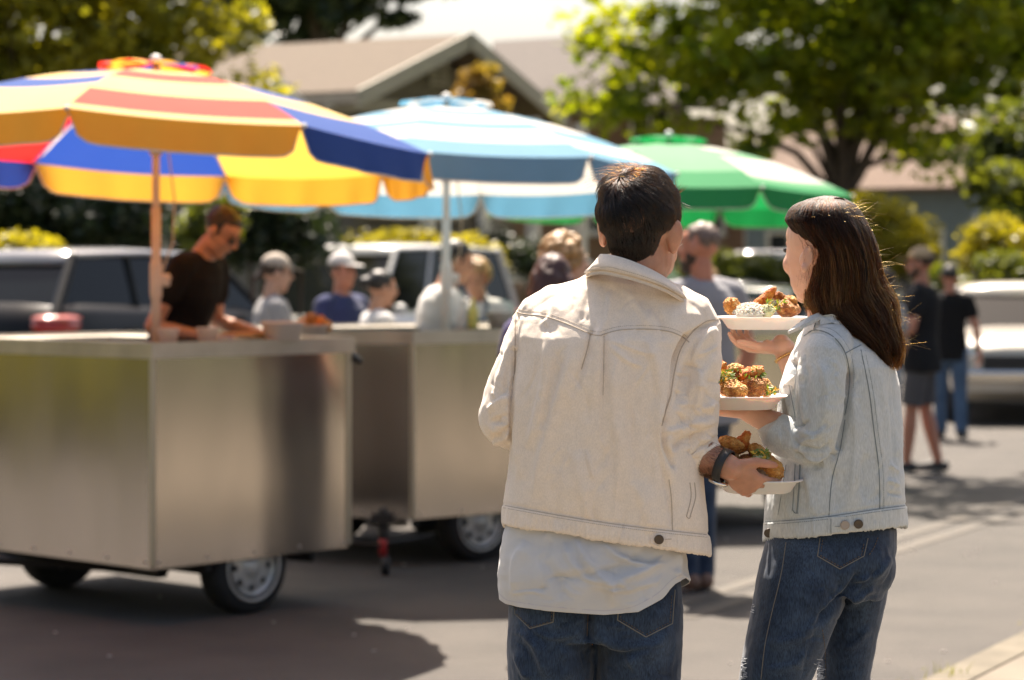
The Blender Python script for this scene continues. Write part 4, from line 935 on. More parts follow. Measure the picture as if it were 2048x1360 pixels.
        if hairkind == 'curly':
            rg = random.Random(3)
            for i in range(90):
                v = Vector((rg.gauss(0, 1), rg.gauss(0, 1)-.25, rg.gauss(0, 1)+.4)).normalized()
                if v.y > .55 and v.z < .5: continue
                mb.ell(q((v.x*.088, -.02+v.y*.10, .035+v.z*.095)), [.028*k]*3, n=8, m=6)
        def post(me):
            co = npverts(me); n = npnorm(me); out = np.zeros(len(co)); inv = (Matrix.Translation(hc) @ hr.to_4x4()).inverted()
            L_ = co @ np.array(inv)[:3, :3].T+np.array(inv)[:3, 3]; L_ /= k
            # carve the face opening
            m_ = (L_[:, 1] > (.030 if hairkind in ('short', 'curly', 'thin') else .038)) & (L_[:, 2] < .075) & (L_[:, 2] > -.25)
            dsp = np.array([noise.noise(Vector((p[0]*38, p[1]*38, p[2]*14)))*.007 for p in L_])
            if hairkind in ('short', 'curly', 'thin', 'ponytail', 'bun'): dsp -= np.clip((-.0-L_[:, 2])/.05, 0, 1)*.022
            if hairkind == 'thin': dsp -= .008
            co = co+n*dsp[:, None]
            w = np.where(m_, np.clip((L_[:, 1]-.03)/.02, 0, 1)*.05, 0); face = np.array(hr @ Vector((0, 1, 0)))
            co = co-face[None, :]*w[:, None]; me.vertices.foreach_set('co', co.astype(np.float32).ravel())
        mb.remesh('hair', hair, t, voxel*.8, 2, post)
    if cap:
        mb = MB(); q = lambda p: hc+hr @ (Vector(p)*k); rings = []
        for i in range(9):
            a = R(90*i/8); rings.append([q((.088*math.cos(a)*math.cos(b_), -.012+.103*math.cos(a)*math.sin(b_), .052+.092*math.sin(a))) for b_ in np.linspace(0, 2*math.pi, 24, endpoint=False)])
        mb.loft([[p for p in r_] for r_ in rings[:-1]]+[[q((.002*math.cos(b_), .002*math.sin(b_)-.012, .145)) for b_ in np.linspace(0, 2*math.pi, 24, endpoint=False)]])
        cp_ = mb.build('cap', cap, t, smooth=True)
        mb = MB(); top = [q((.078*math.sin(b_), .07+.11*math.cos(b_)*(1 if True else 0), .058-.012*math.cos(b_)+.0)) for b_ in np.linspace(-1.5, 1.5, 13)]; bot = [p-hr @ Vector((0, 0, .006*k)) for p in top]
        n_ = len(top); mb.add(top+bot, [tuple(range(n_)), tuple(range(2*n_-1, n_-1, -1))]+[(i, n_+i, n_+(i+1) % n_, (i+1) % n_) for i in range(n_)]); mb.build('peak', cap, cp_)
    if extras: extras(t, I, hc, hr, k)
    return t
H_ = lambda n, c: M('hair_'+n, c, .45, var=.35, vs=60, spec=.5, vstretch=(1, 1, .3), bump=(140, .8, .003))
m_hblack, m_hbrown, m_hblond, m_hred, m_hgrey = H_('black', (.012, .009, .008)), H_('brown', (.045, .022, .012)), H_('blond', (.42, .25, .10)), H_('auburn', (.055, .016, .010)), H_('grey', (.16, .11, .085))
T_ = lambda n, c: fabric('cotton_'+n, c, .12, vs=5, sheen=.15 if max(c) > .1 else 0)
def at(px, D): return (px-1024)*D/F
def beard(t, I, hc, hr, k):
    mb = MB(); mb.ell(hc+hr @ (Vector((0, .040, -.076))*k), [.056*k, .052*k, .046*k], hr); mb.ell(hc+hr @ (Vector((0, .064, -.098))*k), [.03*k, .028*k, .026*k], hr)
    for x_ in (-1, 1): mb.ell(hc+hr @ (Vector((x_*.052, .018, -.045))*k), [.018*k, .03*k, .04*k], hr)
    mb.remesh('beard', m_hbrown, t, .007, 2)
# ---- the vendor inside the first cart
def glasses(t, I, hc, hr, k):
    mb = MB(); q = lambda p: hc+hr @ (Vector(p)*k)
    for x_ in (-1, 1):
        ring = [q((x_*.031+.024*math.cos(a), .100-.012*abs(math.cos(a)), .012+.018*math.sin(a))) for a in np.linspace(0, 2*math.pi, 14)]
        mb.tube(ring, .0025*k, 6); mb.tube([q((x_*.054, .094, .016)), q((x_*.078, .02, .014))], .002*k, 6)
    mb.tube([q((-.008, .106, .016)), q((.008, .106, .016))], .002*k, 6); mb.build('glasses', m_black, t)
    mb = MB()
    for x_ in (-1, 1): mb.ell(q((x_*.031, .100, .012)), (.024*k, .005*k, .018*k), hr, n=12, m=8)
    mb.build('lens', m_black, t, smooth=True)
vx, vy = at(345, 11.85), 11.85
person('vendor in a black t-shirt and glasses bending over the nearest steel counter', vx, vy, -112, 1.70, 'vendor', T_('black', (.008, .007, .007)), m_denim, m_hblack, 'short', lean=R(20), z=.275, headpitch=-26, headyaw=-5,
       arms=dict(L=((-.27, .10, 1.10), (-.16, .42, 1.04)), R=((.27, .04, 1.08), (.06, .26, 1.02))), extras=glasses, fat=1.05, voxel=.006)
# ---- the queue behind the carts
person('woman in a pale cap and grey t-shirt with a dark ponytail behind the nearest cart', at(545, 15.6), 15.6, -75, 1.70, 'light', T_('grey', (.32, .31, .31)), m_denim2, m_hbrown, 'ponytail', cap=M('cap_beige', (.42, .36, .30), .9, var=.25, vs=40), headpitch=-6, arms=dict(L=((-.24, .02, 1.10), (-.10, .26, 1.06)), R=((.24, .02, 1.1), (.1, .28, 1.05))))
person('man in a navy shirt and white fronted cap smiling behind the second cart', at(684, 16.2), 16.2, -130, 1.71, 'red', T_('navy', (.035, .045, .12)), m_denim, m_hblack, 'short', cap=M('cap_white', (.50, .48, .46), .9), fat=1.08, arms=dict(L=((-.25, .03, 1.12), (-.10, .28, 1.05)), R=((.25, .03, 1.12), (.10, .28, 1.05))))
person('dark haired woman in a loose white shirt behind the second cart', at(755, 15.2), 15.2, -70, 1.60, 'tan', T_('white', (.62, .61, .60)), m_denim2, m_hblack, 'bun', headpitch=-8, sleeve=1.3, arms=dict(L=((-.24, .03, 1.1), (-.10, .3, 1.02)), R=((.24, .03, 1.1), (.1, .3, 1.02))))
person('dark haired man in a white t-shirt leaning over the second cart counter', at(862, 14.75), 14.75, -80, 1.80, 'tan', T_('pale', (.60, .58, .56)), m_denim, m_hblack, 'short', lean=R(10), headpitch=-14, fat=1.15, arms=dict(L=((-.26, .12, 1.08), (-.12, .38, 1.04)), R=((.26, .16, 1.10), (.10, .46, 1.03))))
person('fair haired person in a white shirt and grey apron serving at the second cart', at(962, 15.6), 15.6, 165, 1.68, 'tan', T_('cream', (.58, .57, .53)), m_denim, m_hblond, 'curly', lean=R(6), headpitch=-18, apron=T_('slate', (.16, .18, .20)), arms=dict(L=((-.26, .05, 1.10), (-.12, .28, 1.05)), R=((.26, .05, 1.1), (.12, .28, 1.05))))
person('person with long auburn hair and a violet top left of the man in beige', at(1106, 10.2), 10.2, -20, 1.66, 'red', T_('violet', (.07, .06, .17)), m_denim, m_hred, 'bob', headyaw=-12, sleeve=.4)
person('curly blond haired person beyond the auburn haired customer', at(1130, 11.4), 11.4, -40, 1.755, 'light', T_('dark', (.05, .05, .07)), m_denim, m_hblond, 'curly', headyaw=-20)
person('bearded man in a grey t-shirt with grey cropped hair seen from behind', at(1402, 12.1), 12.1, 28, 1.84, 'red', T_('heather', (.26, .26, .28)), m_denim, m_hgrey, 'thin', headyaw=34, extras=beard, fat=1.06, shoes=(.16, .09, .06), legs=dict(L=((-.10, .02, .5), (-.10, -.03, .085)), R=((.02, .02, .5), (-.01, -.02, .085))), arms=dict(L=((-.27, -.01, 1.12), (-.24, .22, 1.04)), R=((.27, -.01, 1.12), (.22, .08, .90))))
person('person in a pink top standing beyond the bearded man', at(1412, 19), 19, 10, 1.62, 'tan', T_('pink', (.5, .12, .16)), m_denim, m_hblond, 'curly')
person('person in a pale grey t-shirt just past the long brown hair', at(1766, 18.2), 18.2, 40, 1.62, 'tan', T_('ash', (.34, .34, .34)), m_denim2, m_hbrown, 'short')
person('man in a tan cap, charcoal t-shirt and grey shorts', at(1842, 19.2), 19.2, 72, 1.78, 'red', T_('charcoal', (.018, .018, .020)), T_('gshorts', (.10, .095, .10)), m_hbrown, 'short', extras=beard, cap=M('cap_tan', (.45, .33, .20), .9, var=.2, vs=30), shorts=True, fat=1.16, arms=dict(L=((-.25, .04, 1.12), (-.12, .28, 1.08)), R=((.25, .04, 1.12), (.12, .28, 1.08))), legs=dict(L=((-.09, .06, .5), (-.10, .10, .085)), R=((.09, -.02, .5), (.10, -.12, .085))))
person('man in a black t-shirt and blue jeans walking towards the pale sedan', at(1900, 23.0), 23.0, -14, 1.66, 'red', T_('jet', (.012, .012, .013)), m_denim2, m_hblack, 'short', arms=dict(R=((.26, -.03, 1.12), (.29, .04, .86)), L=((-.26, .03, 1.14), (-.2, .2, 1.05))), legs=dict(L=((-.10, .06, .5), (-.10, .12, .085)), R=((.10, .0, .5), (.12, -.12, .10))))
# ================================================================ the couple in front
m_linen = M('linen_beige', (.84, .73, .615), .92, var=.06, vs=60, bump=(750, .7, .0014), sheen=.3, spec=.15, detail=8, fine=(420, (1, 1, .6), .93, 1.06))
m_linen_in = M('linen_seam', (.48, .40, .32), .95)
m_shirt = M('cotton_white', (.82, .81, .84), .85, var=.06, vs=12, bump=(700, .35, .0008), sheen=.2, spec=.2, transl=.12, fine=(500, (1, 1, .6), .92, 1.06))
m_chambray = M('denim_pale', (.55, .565, .55), .9, col2=(.42, .465, .49), vs=7, bump=(900, .6, .001), sheen=.25, spec=.15, detail=9, fine=(460, (1, 1, .2), .88, 1.1))
m_chseam = M('denim_seam', (.19, .22, .23), .95)
m_stitch = M('stitch_brown', (.10, .07, .045), .8); m_stitch2 = M('stitch_light', (.16, .15, .13), .8)
m_horn = M('button_horn', (.07, .045, .025), .3); m_horn2 = M('button_pale', (.35, .29, .24), .3)
m_gold = M('gold_bead', (.65, .42, .16), .25, metal=1)
def Q(px, py, dy, D): return W(px, py, D+dy)
GAIN = 1.7
def smooth01(x): x = np.clip(x, 0, 1); return x*x*(3-2*x)
def deform(me, D0, strokes=(), bands=(), nz=(), front=.25):
    """fold strokes: (pts[(px,py)...], height mm, width px, skew). Raised (or sunk) ridges modelled into the surface on the side seen from -Y"""
    co = npverts(me).astype(np.float64); n = npnorm(me).astype(np.float64); P = topx(co)
    d = np.zeros(len(co)); face = smooth01((front-n[:, 1])/.4)
    for st in strokes:
        pts, amp, wd = st[:3]; taper = st[3] if len(st) > 3 else 1
        C = catmull(pts, 6); amp *= GAIN; lo = C.min(0)-wd*3; hi = C.max(0)+wd*3
        idx = np.where((P[:, 0] > lo[0]) & (P[:, 0] < hi[0]) & (P[:, 1] > lo[1]) & (P[:, 1] < hi[1]) & (face > 0))[0]
        if not len(idx): continue
        p = P[idx]; best = np.full(len(idx), 1e9); tt = np.zeros(len(idx)); sg = np.zeros(len(idx))
        m_ = len(C)-1
        for i in range(m_):
            a, b = C[i], C[i+1]; ab = b-a; L2 = (ab*ab).sum()+1e-9; u = np.clip(((p-a) @ ab)/L2, 0, 1); v = p-(a+u[:, None]*ab); dd = np.hypot(v[:, 0], v[:, 1])
            q = dd < best; best[q] = dd[q]; tt[q] = (i+u[q])/m_; sg[q] = np.sign(ab[0]*v[q, 1]-ab[1]*v[q, 0])
        tp = np.minimum(1, np.sin(np.pi*np.clip(tt, .0, 1))*1.6+.0) if taper == 1 else (np.clip((1-tt)*2.0, 0, 1) if taper == 2 else np.clip(tt*2, 0, 1) if taper == 3 else 1)
        # asymmetric: steep on one side
        w_ = np.where(sg > 0, wd*.62, wd*1.25); d[idx] += amp*.001*np.exp(-(best/w_)**2)*tp
    for f in bands: d += f(P, co)*1.0
    co2 = co+n*(d*face)[:, None]
    for sc_, amp, st in nz:
        e = np.array([noise.noise(Vector((p[0]*sc_*st[0], p[1]*sc_*st[1], p[2]*sc_*st[2]))) for p in co])*amp; co2 += n*e[:, None]
    me.vertices.foreach_set('co', co2.astype(np.float32).ravel()); me.update()
def creases(seed, n, box, ang, spread, ln, amp, wd):
    rf = random.Random(seed); out = []
    for i in range(n):
        x, y = rf.uniform(box[0], box[2]), rf.uniform(box[1], box[3]); a = R(ang+rf.gauss(0, spread)); l = rf.uniform(*ln); c, s_ = math.cos(a)*l, math.sin(a)*l; k = rf.uniform(-.2, .2)
        out.append(([(x, y), (x+c*.5-s_*k, y+s_*.5+c*k), (x+c, y+s_)], rf.choice((-1, -1, 1))*rf.uniform(*amp), rf.uniform(*wd)))
    return out
def bvh(o):
    m = XF[o]; me = o.data; co = [m @ v.co for v in me.vertices]; return BVHTree.FromPolygons(co, [tuple(p.vertices) for p in me.polygons])
def onsurf(tree, pts, lift=.001, sub=5, D=3.8):
    """points of the photograph dropped on a garment seen from behind"""
    out = []
    for px, py in catmull(pts, sub):
        a = Vector((0, 0, CH)); d = Vector(((px-1024)/F, 1, -(py-546)/F)).normalized(); h, nn, i, ds = tree.ray_cast(a+d*D, d)
        if h is not None: out.append(h-d*lift)
    return out
def seam(name, tree, pts, parent, mat=None, r=.0009, lift=.0002, dash=0, sub=6):
    P_ = onsurf(tree, pts, lift, sub)
    if len(P_) < 2: return
    mb = MB()
    if dash:
        acc = [P_[0]]; 
        for a, b in zip(P_, P_[1:]):
            k = max(1, int((b-a).length/.0012)); acc += [a.lerp(b, (i+1)/k) for i in range(k)]
        i = 0; st_ = max(2, int(dash/.0012))
        while i+st_ < len(acc): mb.tube([acc[i], acc[i+st_//2+1]], r, 4, round_ends=False); i += st_
    else: mb.tube(P_, r, 5)
    return mb.build(name, mat or m_linen_in, parent)
def strands(name, polys, r0, r1, mat, parent):
    inv = XF[parent].inverted() if parent is not None else Matrix()
    hc_ = bpy.data.hair_curves.new(name); sizes = [len(p) for p in polys]; hc_.add_curves(sizes)
    co = np.concatenate(polys).astype(np.float64); A = np.array(inv); co = co @ A[:3, :3].T+A[:3, 3]
    hc_.points.foreach_set('position', co.astype(np.float32).ravel())
    rad = np.concatenate([np.linspace(r0, r1, n) for n in sizes]).astype(np.float32)
    at_ = hc_.attributes.get('radius') or hc_.attributes.new('radius', 'FLOAT', 'POINT'); at_.data.foreach_set('value', rad)
    hc_.materials.append(mat); return link(name, hc_, parent)
def hairmat(name, mel, red, rough=.3, tint=None):
    m = bpy.data.materials.new(name); m.use_nodes = True; N = m.node_tree.nodes; h = N.new('ShaderNodeBsdfHairPrincipled'); h.parametrization = 'MELANIN'
    h.inputs['Melanin'].default_value = mel; h.inputs['Melanin Redness'].default_value = red; h.inputs['Roughness'].default_value = rough; h.inputs['Radial Roughness'].default_value = .4; h.inputs['Random Color'].default_value = .4
    m.node_tree.links.new(h.outputs[0], N['Material Output'].inputs[0]); return m
# ---------------------------------------------------------------- MAN
DM = 4.836
man = thing('person', 'man in a beige linen jacket over a white shirt, holding the lowest plate', 'person', (.17, DM, 0))
mq = lambda px, py, dy=0: Q(px, py, dy, DM)
mm = lambda px: px/1000.0
# head: yaw to the right and slightly down
hrM = Matrix.Rotation(R(-24), 3, 'Z') @ Matrix.Rotation(R(-4), 3, 'X')
hcM = mq(1283, 458, .02)
mb = MB()
head_shape(mb, hcM, hrM, 1.0, ears=False)
for x_, ct, rr_ in ((-1, mq(1204, 456, .005), 1), (1, mq(1350, 470, -.015), 1)):
    rx = hrM @ Matrix.Rotation(x_*R(-30), 3, 'Z') @ Matrix.Rotation(x_*R(8), 3, 'Y')
    mb.ell(ct, (.0095, .019, .032), rx, n=16, m=12); mb.ell(ct+Vector((-x_*.002, .004, -.024)), (.009, .011, .015), rx, n=12, m=8)
    mb.ell(ct+Vector((-x_*.006, .012, 0)), (.012, .016, .024), rx, n=12, m=8)
mb.tube([mq(1284, 640, .05), mq(1280, 580, .028), mq(1276, 530, .005), mq(1280, 480, .02)], [.055, .056, .056, .058], 20, lat=(1, 0, 0), ry=[.045, .050, .055, .06])
mb.ell(mq(1330, 505, .05), (.02, .05, .03), hrM)
# hidden trunk, arms and legs: one continuous body
mb.tube([mq(1195, 1190), mq(1200, 1100), mq(1205, 960), mq(1225, 820), mq(1240, 700, .02), mq(1255, 650, .03), mq(1275, 600, .04)], [.12, .14, .13, .13, .12, .08, .05], 18, lat=(1, 0, 0), ry=[.08, .09, .08, .09, .08, .05, .04])
# left arm (hidden in its sleeve, forearm forward)
LS, LE, LW_ = mq(1084, 655, .02), mq(1026, 832, .02), mq(1098, 862, .24)
mb.tube([mq(1180, 625), LS], [.05, .05], 12); mb.tube([LS, LS.lerp(LE, .5), LE], [.040, .038, .032], 12); mb.tube([LE, LE.lerp(LW_, .4), LW_], [.032, .033, .026], 12)
hand_shape(mb, LW_, Vector((.3, 1, .05)), Vector((0, 0, 1)), 1, side=1, curl=(.3, .35, .4, .4))
# right arm: forearm swings forward and right, thumb over the plate rim
RS, RE, RW_ = mq(1392, 670, .02), mq(1372, 900, -.01), mq(1462, 936, -.045)
mb.tube([mq(1310, 650, .03), RS], [.035, .036], 12); mb.tube([RS, RS.lerp(RE, .5), RE], [.036, .040, .036], 14); mb.tube([RE, RE.lerp(RW_, .45)+Vector((0, 0, .002)), RW_], [.034, .0345, .0265], 16, ry=[.033, .033, .025])
hand_shape(mb, mq(1452, 932, -.043), Vector((.66, .28, -.50)), Vector((.05, .85, .50)), .88, side=1, curl=(.36, .46, .54, .60), thumb=(.30, .15), spread=.16)
for s_ in (-1, 1):
    hp = mq(1200+s_*82, 1260); kn = mq(1196+s_*92, 1690, .02); an = mq(1196+s_*100, 2060, -.02)
    mb.tube([hp, hp.lerp(kn, .5), kn], [.075, .068, .05], 14); mb.tube([kn, kn.lerp(an, .35), an], [.048, .052, .036], 14); mb.tube([an-Vector((0, .03, .03)), an+Vector((s_*.02, .14, -.045))], [.034, .028], 12)
m_skm = M('skin_man', (.50, .26, .17), .45, sss=.6, var=.16, vs=40, bump=(300, .25, .0012), spec=.4)
mb.remesh('body', m_skm, man, .0034, 3)
# hair: scalp volume plus strands rooted on it
SK_c = hcM+hrM @ Vector((-.002, -.012, .034)); SR = (.0775, .0945, .0895)
mb = MB(); mb.ell(SK_c, SR, hrM, n=36, m=28)
q_ = lambda x, y, z: hcM+hrM @ Vector((x, y, z))
mb.tube([q_(0, -.036, .04), q_(0, -.040, .0), q_(.001, -.042, -.035), q_(.004, -.040, -.066)], [.076, .071, .055, .028], 24, lat=hrM @ Vector((1, 0, 0)), ry=[.060, .056, .042, .026])
def post(me):
    co = npverts(me).astype(float); A = np.array((Matrix.Translation(hcM) @ hrM.to_4x4()).inverted()); L_ = co @ A[:3, :3].T+A[:3, 3]
    cut = (L_[:, 1] > .05) & (L_[:, 2] < .07); f = np.array(hrM @ Vector((0, 1, 0))); xx = np.array(hrM @ Vector((1, 0, 0)))
    co -= f[None]*np.where(cut, .05, 0)[:, None]
    pin = smooth01((.012-L_[:, 2])/.05)*np.clip((np.abs(L_[:, 0])-.045)/.03, 0, 1)*.015; co -= xx[None]*(np.sign(L_[:, 0])*pin)[:, None]
    n = npnorm(me); top = smooth01((L_[:, 2]-.03)/.05)
    e = np.array([noise.noise(Vector((p[0]*26, p[1]*14, p[2]*26))) for p in L_])*.0045*top; co += n*e[:, None]
    me.vertices.foreach_set('co', co.astype(np.float32).ravel())
m_scalp = M('scalp_dark', (.007, .0055, .005), 1, spec=.05, bump=(300, .6, .002))
hairo = mb.remesh('hair', m_scalp, man, .004, 14, post)
m_hm = hairmat('hair_fibre_dark', .975, .15, .24); m_hw = hairmat('hair_fibre_brown', .86, .5, .3)
rg = np.random.RandomState(4); polys = []
hn = np.array(hrM); cen = np.array(SK_c); Rv = np.array(SR)
def surf_samples(o, n, rs):
    me = o.data; me.calc_loop_triangles(); co = npverts(me).astype(float); M4 = np.array(XF[o]); co = co @ M4[:3, :3].T+M4[:3, 3]; nn = npnorm(me)
    tr = np.empty(len(me.loop_triangles)*3, np.int32); me.loop_triangles.foreach_get('vertices', tr); tr = tr.reshape(-1, 3)
    A_, B_, C_ = co[tr[:, 0]], co[tr[:, 1]], co[tr[:, 2]]; ar = np.linalg.norm(np.cross(B_-A_, C_-A_), axis=1); k = rs.choice(len(tr), n, p=ar/ar.sum())
    u, v = rs.random(n), rs.random(n); q = u+v > 1; u[q] = 1-u[q]; v[q] = 1-v[q]
    return A_[k]+(B_[k]-A_[k])*u[:, None]+(C_[k]-A_[k])*v[:, None], nn[tr[k, 0]].astype(float)
PS, NS = surf_samples(hairo, 26000, rg)
Lp = (PS-np.array(hcM)) @ hn; Ln = NS @ hn        # head space
wh = np.array([-.012, -.075, .105])               # whorl
for i in range(len(PS)):
    p, n = Lp[i], Ln[i]
    if p[1] > .035 and p[2] < .06: continue
    ra = p-np.array([0, -.012, .034]); ra /= np.linalg.norm(ra)
    if np.dot(ra, n) < .45 or (p[1] > .0 and p[2] < .02): continue
    top = float(np.clip((p[2]-.0)/.085, 0, 1)); ln = .017+.032*top*(.6+.6*rg.random())
    r_ = p-wh; r_ /= np.linalg.norm(r_)+1e-6; sw = np.cross(n, r_)*.5*top
    cl = noise.noise(Vector(p*42)); cl2 = noise.noise(Vector(p*42+np.array([9, 3, 1])))
    fl = r_*.8+sw+np.array([.5*top+cl*.7, .2*top+cl2*.7, -.9+.7*top]); fl -= n*np.dot(fl, n); fl /= np.linalg.norm(fl)+1e-9
    lift = (.36*(1-top)+.08+.42*top*(.35+.9*abs(cl)+.3*rg.random()))*ln*.42; pts = []
    for k in range(6):
        u = k/5; pts.append(p-n*.0015+fl*ln*u+n*(lift*math.sin(math.pi*.75*u)-ln*ln*u*u/.19*top)+rg.normal(size=3)*.0003)
    polys.append(np.array(pts) @ hn.T+np.array(hcM))
strands('hair_strands', polys, .00042, .00014, m_hm, hairo)
polys = []
for i in range(170):       # loose hairs on the left crown
    d = np.array([rg.normal()*.45-.25, rg.normal()*.45-.2, .8+.25*rg.random()]); d /= np.linalg.norm(d); p = d*Rv; pts = []
    v = np.array([rg.normal()*.5-.5, rg.normal()*.4, .9]); v /= np.linalg.norm(v); g_ = rg.uniform(.012, .030)
    for k in range(9):
        u = k/8; pts.append(p+v*g_*u*1.3+np.array([-.035*(rg.random()*.1+.95)*u*u*(.4+abs(v[0])), 0, -.02*u*u*u*(1.0)]))
    polys.append(np.array(pts) @ hn.T+cen)
strands('loose_hairs', polys, .00022, .00008, m_hw, hairo)
# ---- undershirt (shell with a curved tail)
def grid_shell(nu, nv, f, th):
    vs = [f(u/nu, v/nv) for v in range(nv+1) for u in range(nu)]; mb = MB(); fs = []
    for v in range(nv):
        for u in range(nu): a = v*nu+u; b = v*nu+(u+1) % nu; fs.append((a, b, b+nu, a+nu))
    mb.add(vs, fs); return mb
def shirt_f(u, v):
    a = 2*math.pi*u-math.pi/2; ca, sa = math.cos(a), math.sin(a)    # sa=-1 back
    top = 1040
    px0 = 1186+188*ca if False else None
    # hem height by side: back long, side seams short
    pxm = 1188+190*ca
    if sa < 0:
        tab = [(995, 1196), (1010, 1208), (1040, 1214), (1100, 1222), (1200, 1230), (1262, 1224), (1315, 1198), (1345, 1168), (1368, 1156), (1380, 1165)]
        hem = float(np.interp(pxm, [q[0] for q in tab], [q[1] for q in tab]))
    else: hem = 1196+(1165-1196)*(pxm-998)/380+18*sa
    py = top+(hem-top)*v
    l = np.interp(py, [1040, 1100, 1150, 1200, 1230], [1012, 1001, 994, 998, 1003]); r = np.interp(py, [1040, 1100, 1160, 1230], [1368, 1372, 1379, 1381])
    cx = (l+r)/2; hw = (r-l)/2; hd = .110+.031*float(smooth01(np.array(v*1.5)))
    wob = .006*math.sin(a*5+py*.02)*v+.004*math.sin(a*11+1.3)*v
    x = cx+hw*math.copysign(abs(ca)**.85, ca); y = (hd+wob)*sa
    return mq(x, py, y)
g_ = grid_shell(220, 90, shirt_f, .001); us = g_.build('undershirt', m_shirt, man, smooth=True, recalc=False)
me = us.data; me.flip_normals(); me.update(); me.transform(XF[man])

FOLD_S = [([(1150, 1075), (1175, 1130), (1215, 1170), (1225, 1215)], 9, 8), ([(1300, 1085), (1250, 1130), (1160, 1150), (1090, 1160)], -5, 12), ([(1130, 1085), (1140, 1120), (1180, 1160), (1290, 1170)], 5, 8), ([(1050, 1080), (1030, 1130), (1030, 1190)], 6, 12), ([(1330, 1110), (1290, 1140), (1220, 1165)], 6, 9), ([(1080, 1110), (1110, 1160), (1120, 1205)], -5, 12), ([(1240, 1100), (1290, 1120), (1340, 1120)], -4, 9), ([(1350, 1095), (1356, 1130), (1350, 1160)], 5, 6), ([(1180, 1170), (1250, 1180), (1320, 1160)], 5, 9), ([(1205, 1085), (1235, 1115), (1310, 1135)], 5, 7)]
deform(me, DM, FOLD_S+creases(3, 26, (1010, 1100, 1340, 1215), 45, 50, (25, 80), (.8, 2.2), (2.5, 5)), nz=[(22, .003, (1, 1, 1.4)), (60, .0012, (1, 1, 1))])
T_us = BVHTree.FromPolygons([v.co.copy() for v in me.vertices], [tuple(p.vertices) for p in me.polygons])
me.transform(XF[man].inverted()); sm = us.modifiers.new('s', 'SOLIDIFY'); sm.thickness = .0016
hem_pts = [(998, 1186), (1012, 1199), (1040, 1205), (1100, 1213), (1200, 1221), (1260, 1215), (1312, 1189), (1343, 1160), (1364, 1148)]
seam('shirt_hem', T_us, hem_pts, us, M('shirt_stitch', (.5, .48, .52), .9), .0008, -.0002)
# ---- jeans
def jeans_m():
    mb = MB()
    mb.tube([mq(1193, 1120), mq(1193, 1180), mq(1191, 1230), mq(1189, 1275)], [.165, .172, .174, .172], 28, lat=(1, 0, 0), ry=[.108, .115, .118, .110], round_ends=False, pw=.9)
    for s_ in (-1, 1):
        mb.tube([mq(1191+s_*82, 1215), mq(1190+s_*88, 1290), mq(1189+s_*88, 1370), mq(1193+s_*90, 1520), mq(1196+s_*92, 1700, .02), mq(1196+s_*98, 2075, -.01)], [.094, .0885, .084, .078, .070, .066], 26, lat=(1, 0, 0), ry=[.100, .104, .100, .09, .08, .072])
        mb.ell(mq(1191+s_*78, 1228, -.050), (.078, .058, .072))
    def post(me):
        st = [([(1045, 1262), (1075, 1300), (1092, 1360)], 7, 13), ([(1060, 1250), (1100, 1275), (1160, 1268)], 4, 8), ([(1188, 1270), (1240, 1295), (1330, 1285)], 5, 10), ([(1340, 1255), (1300, 1300), (1230, 1330)], 4, 14), ([(1030, 1300), (1045, 1340), (1060, 1360)], 5, 9),
              ([(1175, 1160), (1176, 1220), (1174, 1275)], -11, 9, 0), ([(1120, 1290), (1135, 1330), (1128, 1362)], 4, 12), ([(1250, 1310), (1270, 1340), (1265, 1362)], 4, 12)]
        deform(me, DM, st+creases(11, 34, (1025, 1235, 1330, 1350), 30, 50, (15, 60), (.6, 1.8), (2.5, 5)), nz=[(14, .004, (1, 1, .8)), (45, .0015, (1, 1, 1))])
    return mb.remesh('jeans', m_denim, man, .0034, 5, post)
jn = jeans_m(); T_j = bvh(jn)
for pk in ([(1028, 1205), (1030, 1228), (1060, 1257), (1106, 1244), (1110, 1205)], [(1240, 1190), (1235, 1240), (1292, 1274), (1345, 1247), (1350, 1180)]):
    for i in range(4):
        seam('pocket_seam', T_j, [pk[i], tuple((np.array(pk[i])+np.array(pk[i+1]))/2), pk[i+1]], jn, m_stitch2, .0012, .0004)
    c_ = np.mean(pk, 0); in_ = [tuple(c_+(np.array(q)-c_)*.90) for q in pk]
    for i in range(4): seam('pocket_stitch', T_j, [in_[i], tuple((np.array(in_[i])+np.array(in_[i+1]))/2), in_[i+1]], jn, m_stitch, .0009, .0004, dash=.006)
seam('seat_seam', T_j, [(1176, 1226), (1175, 1250), (1174, 1272)], jn, m_stitch, .001, .0004)
for s_ in (-1, 1):
    mb = MB(); an = mq(1196+s_*100, 2075, -.0); mb.tube([an+Vector((0, -.06, -.02)), an+Vector((0, .05, -.015)), an+Vector((s_*.015, .16, -.035)), an+Vector((s_*.02, .2, -.04))], [.036, .043, .043, .03], 14, lat=(1, 0, 0), ry=[.035, .05, .035, .02]); mb.build('shoe', M('shoe_brown', (.12, .07, .04), .5), man, smooth=True)
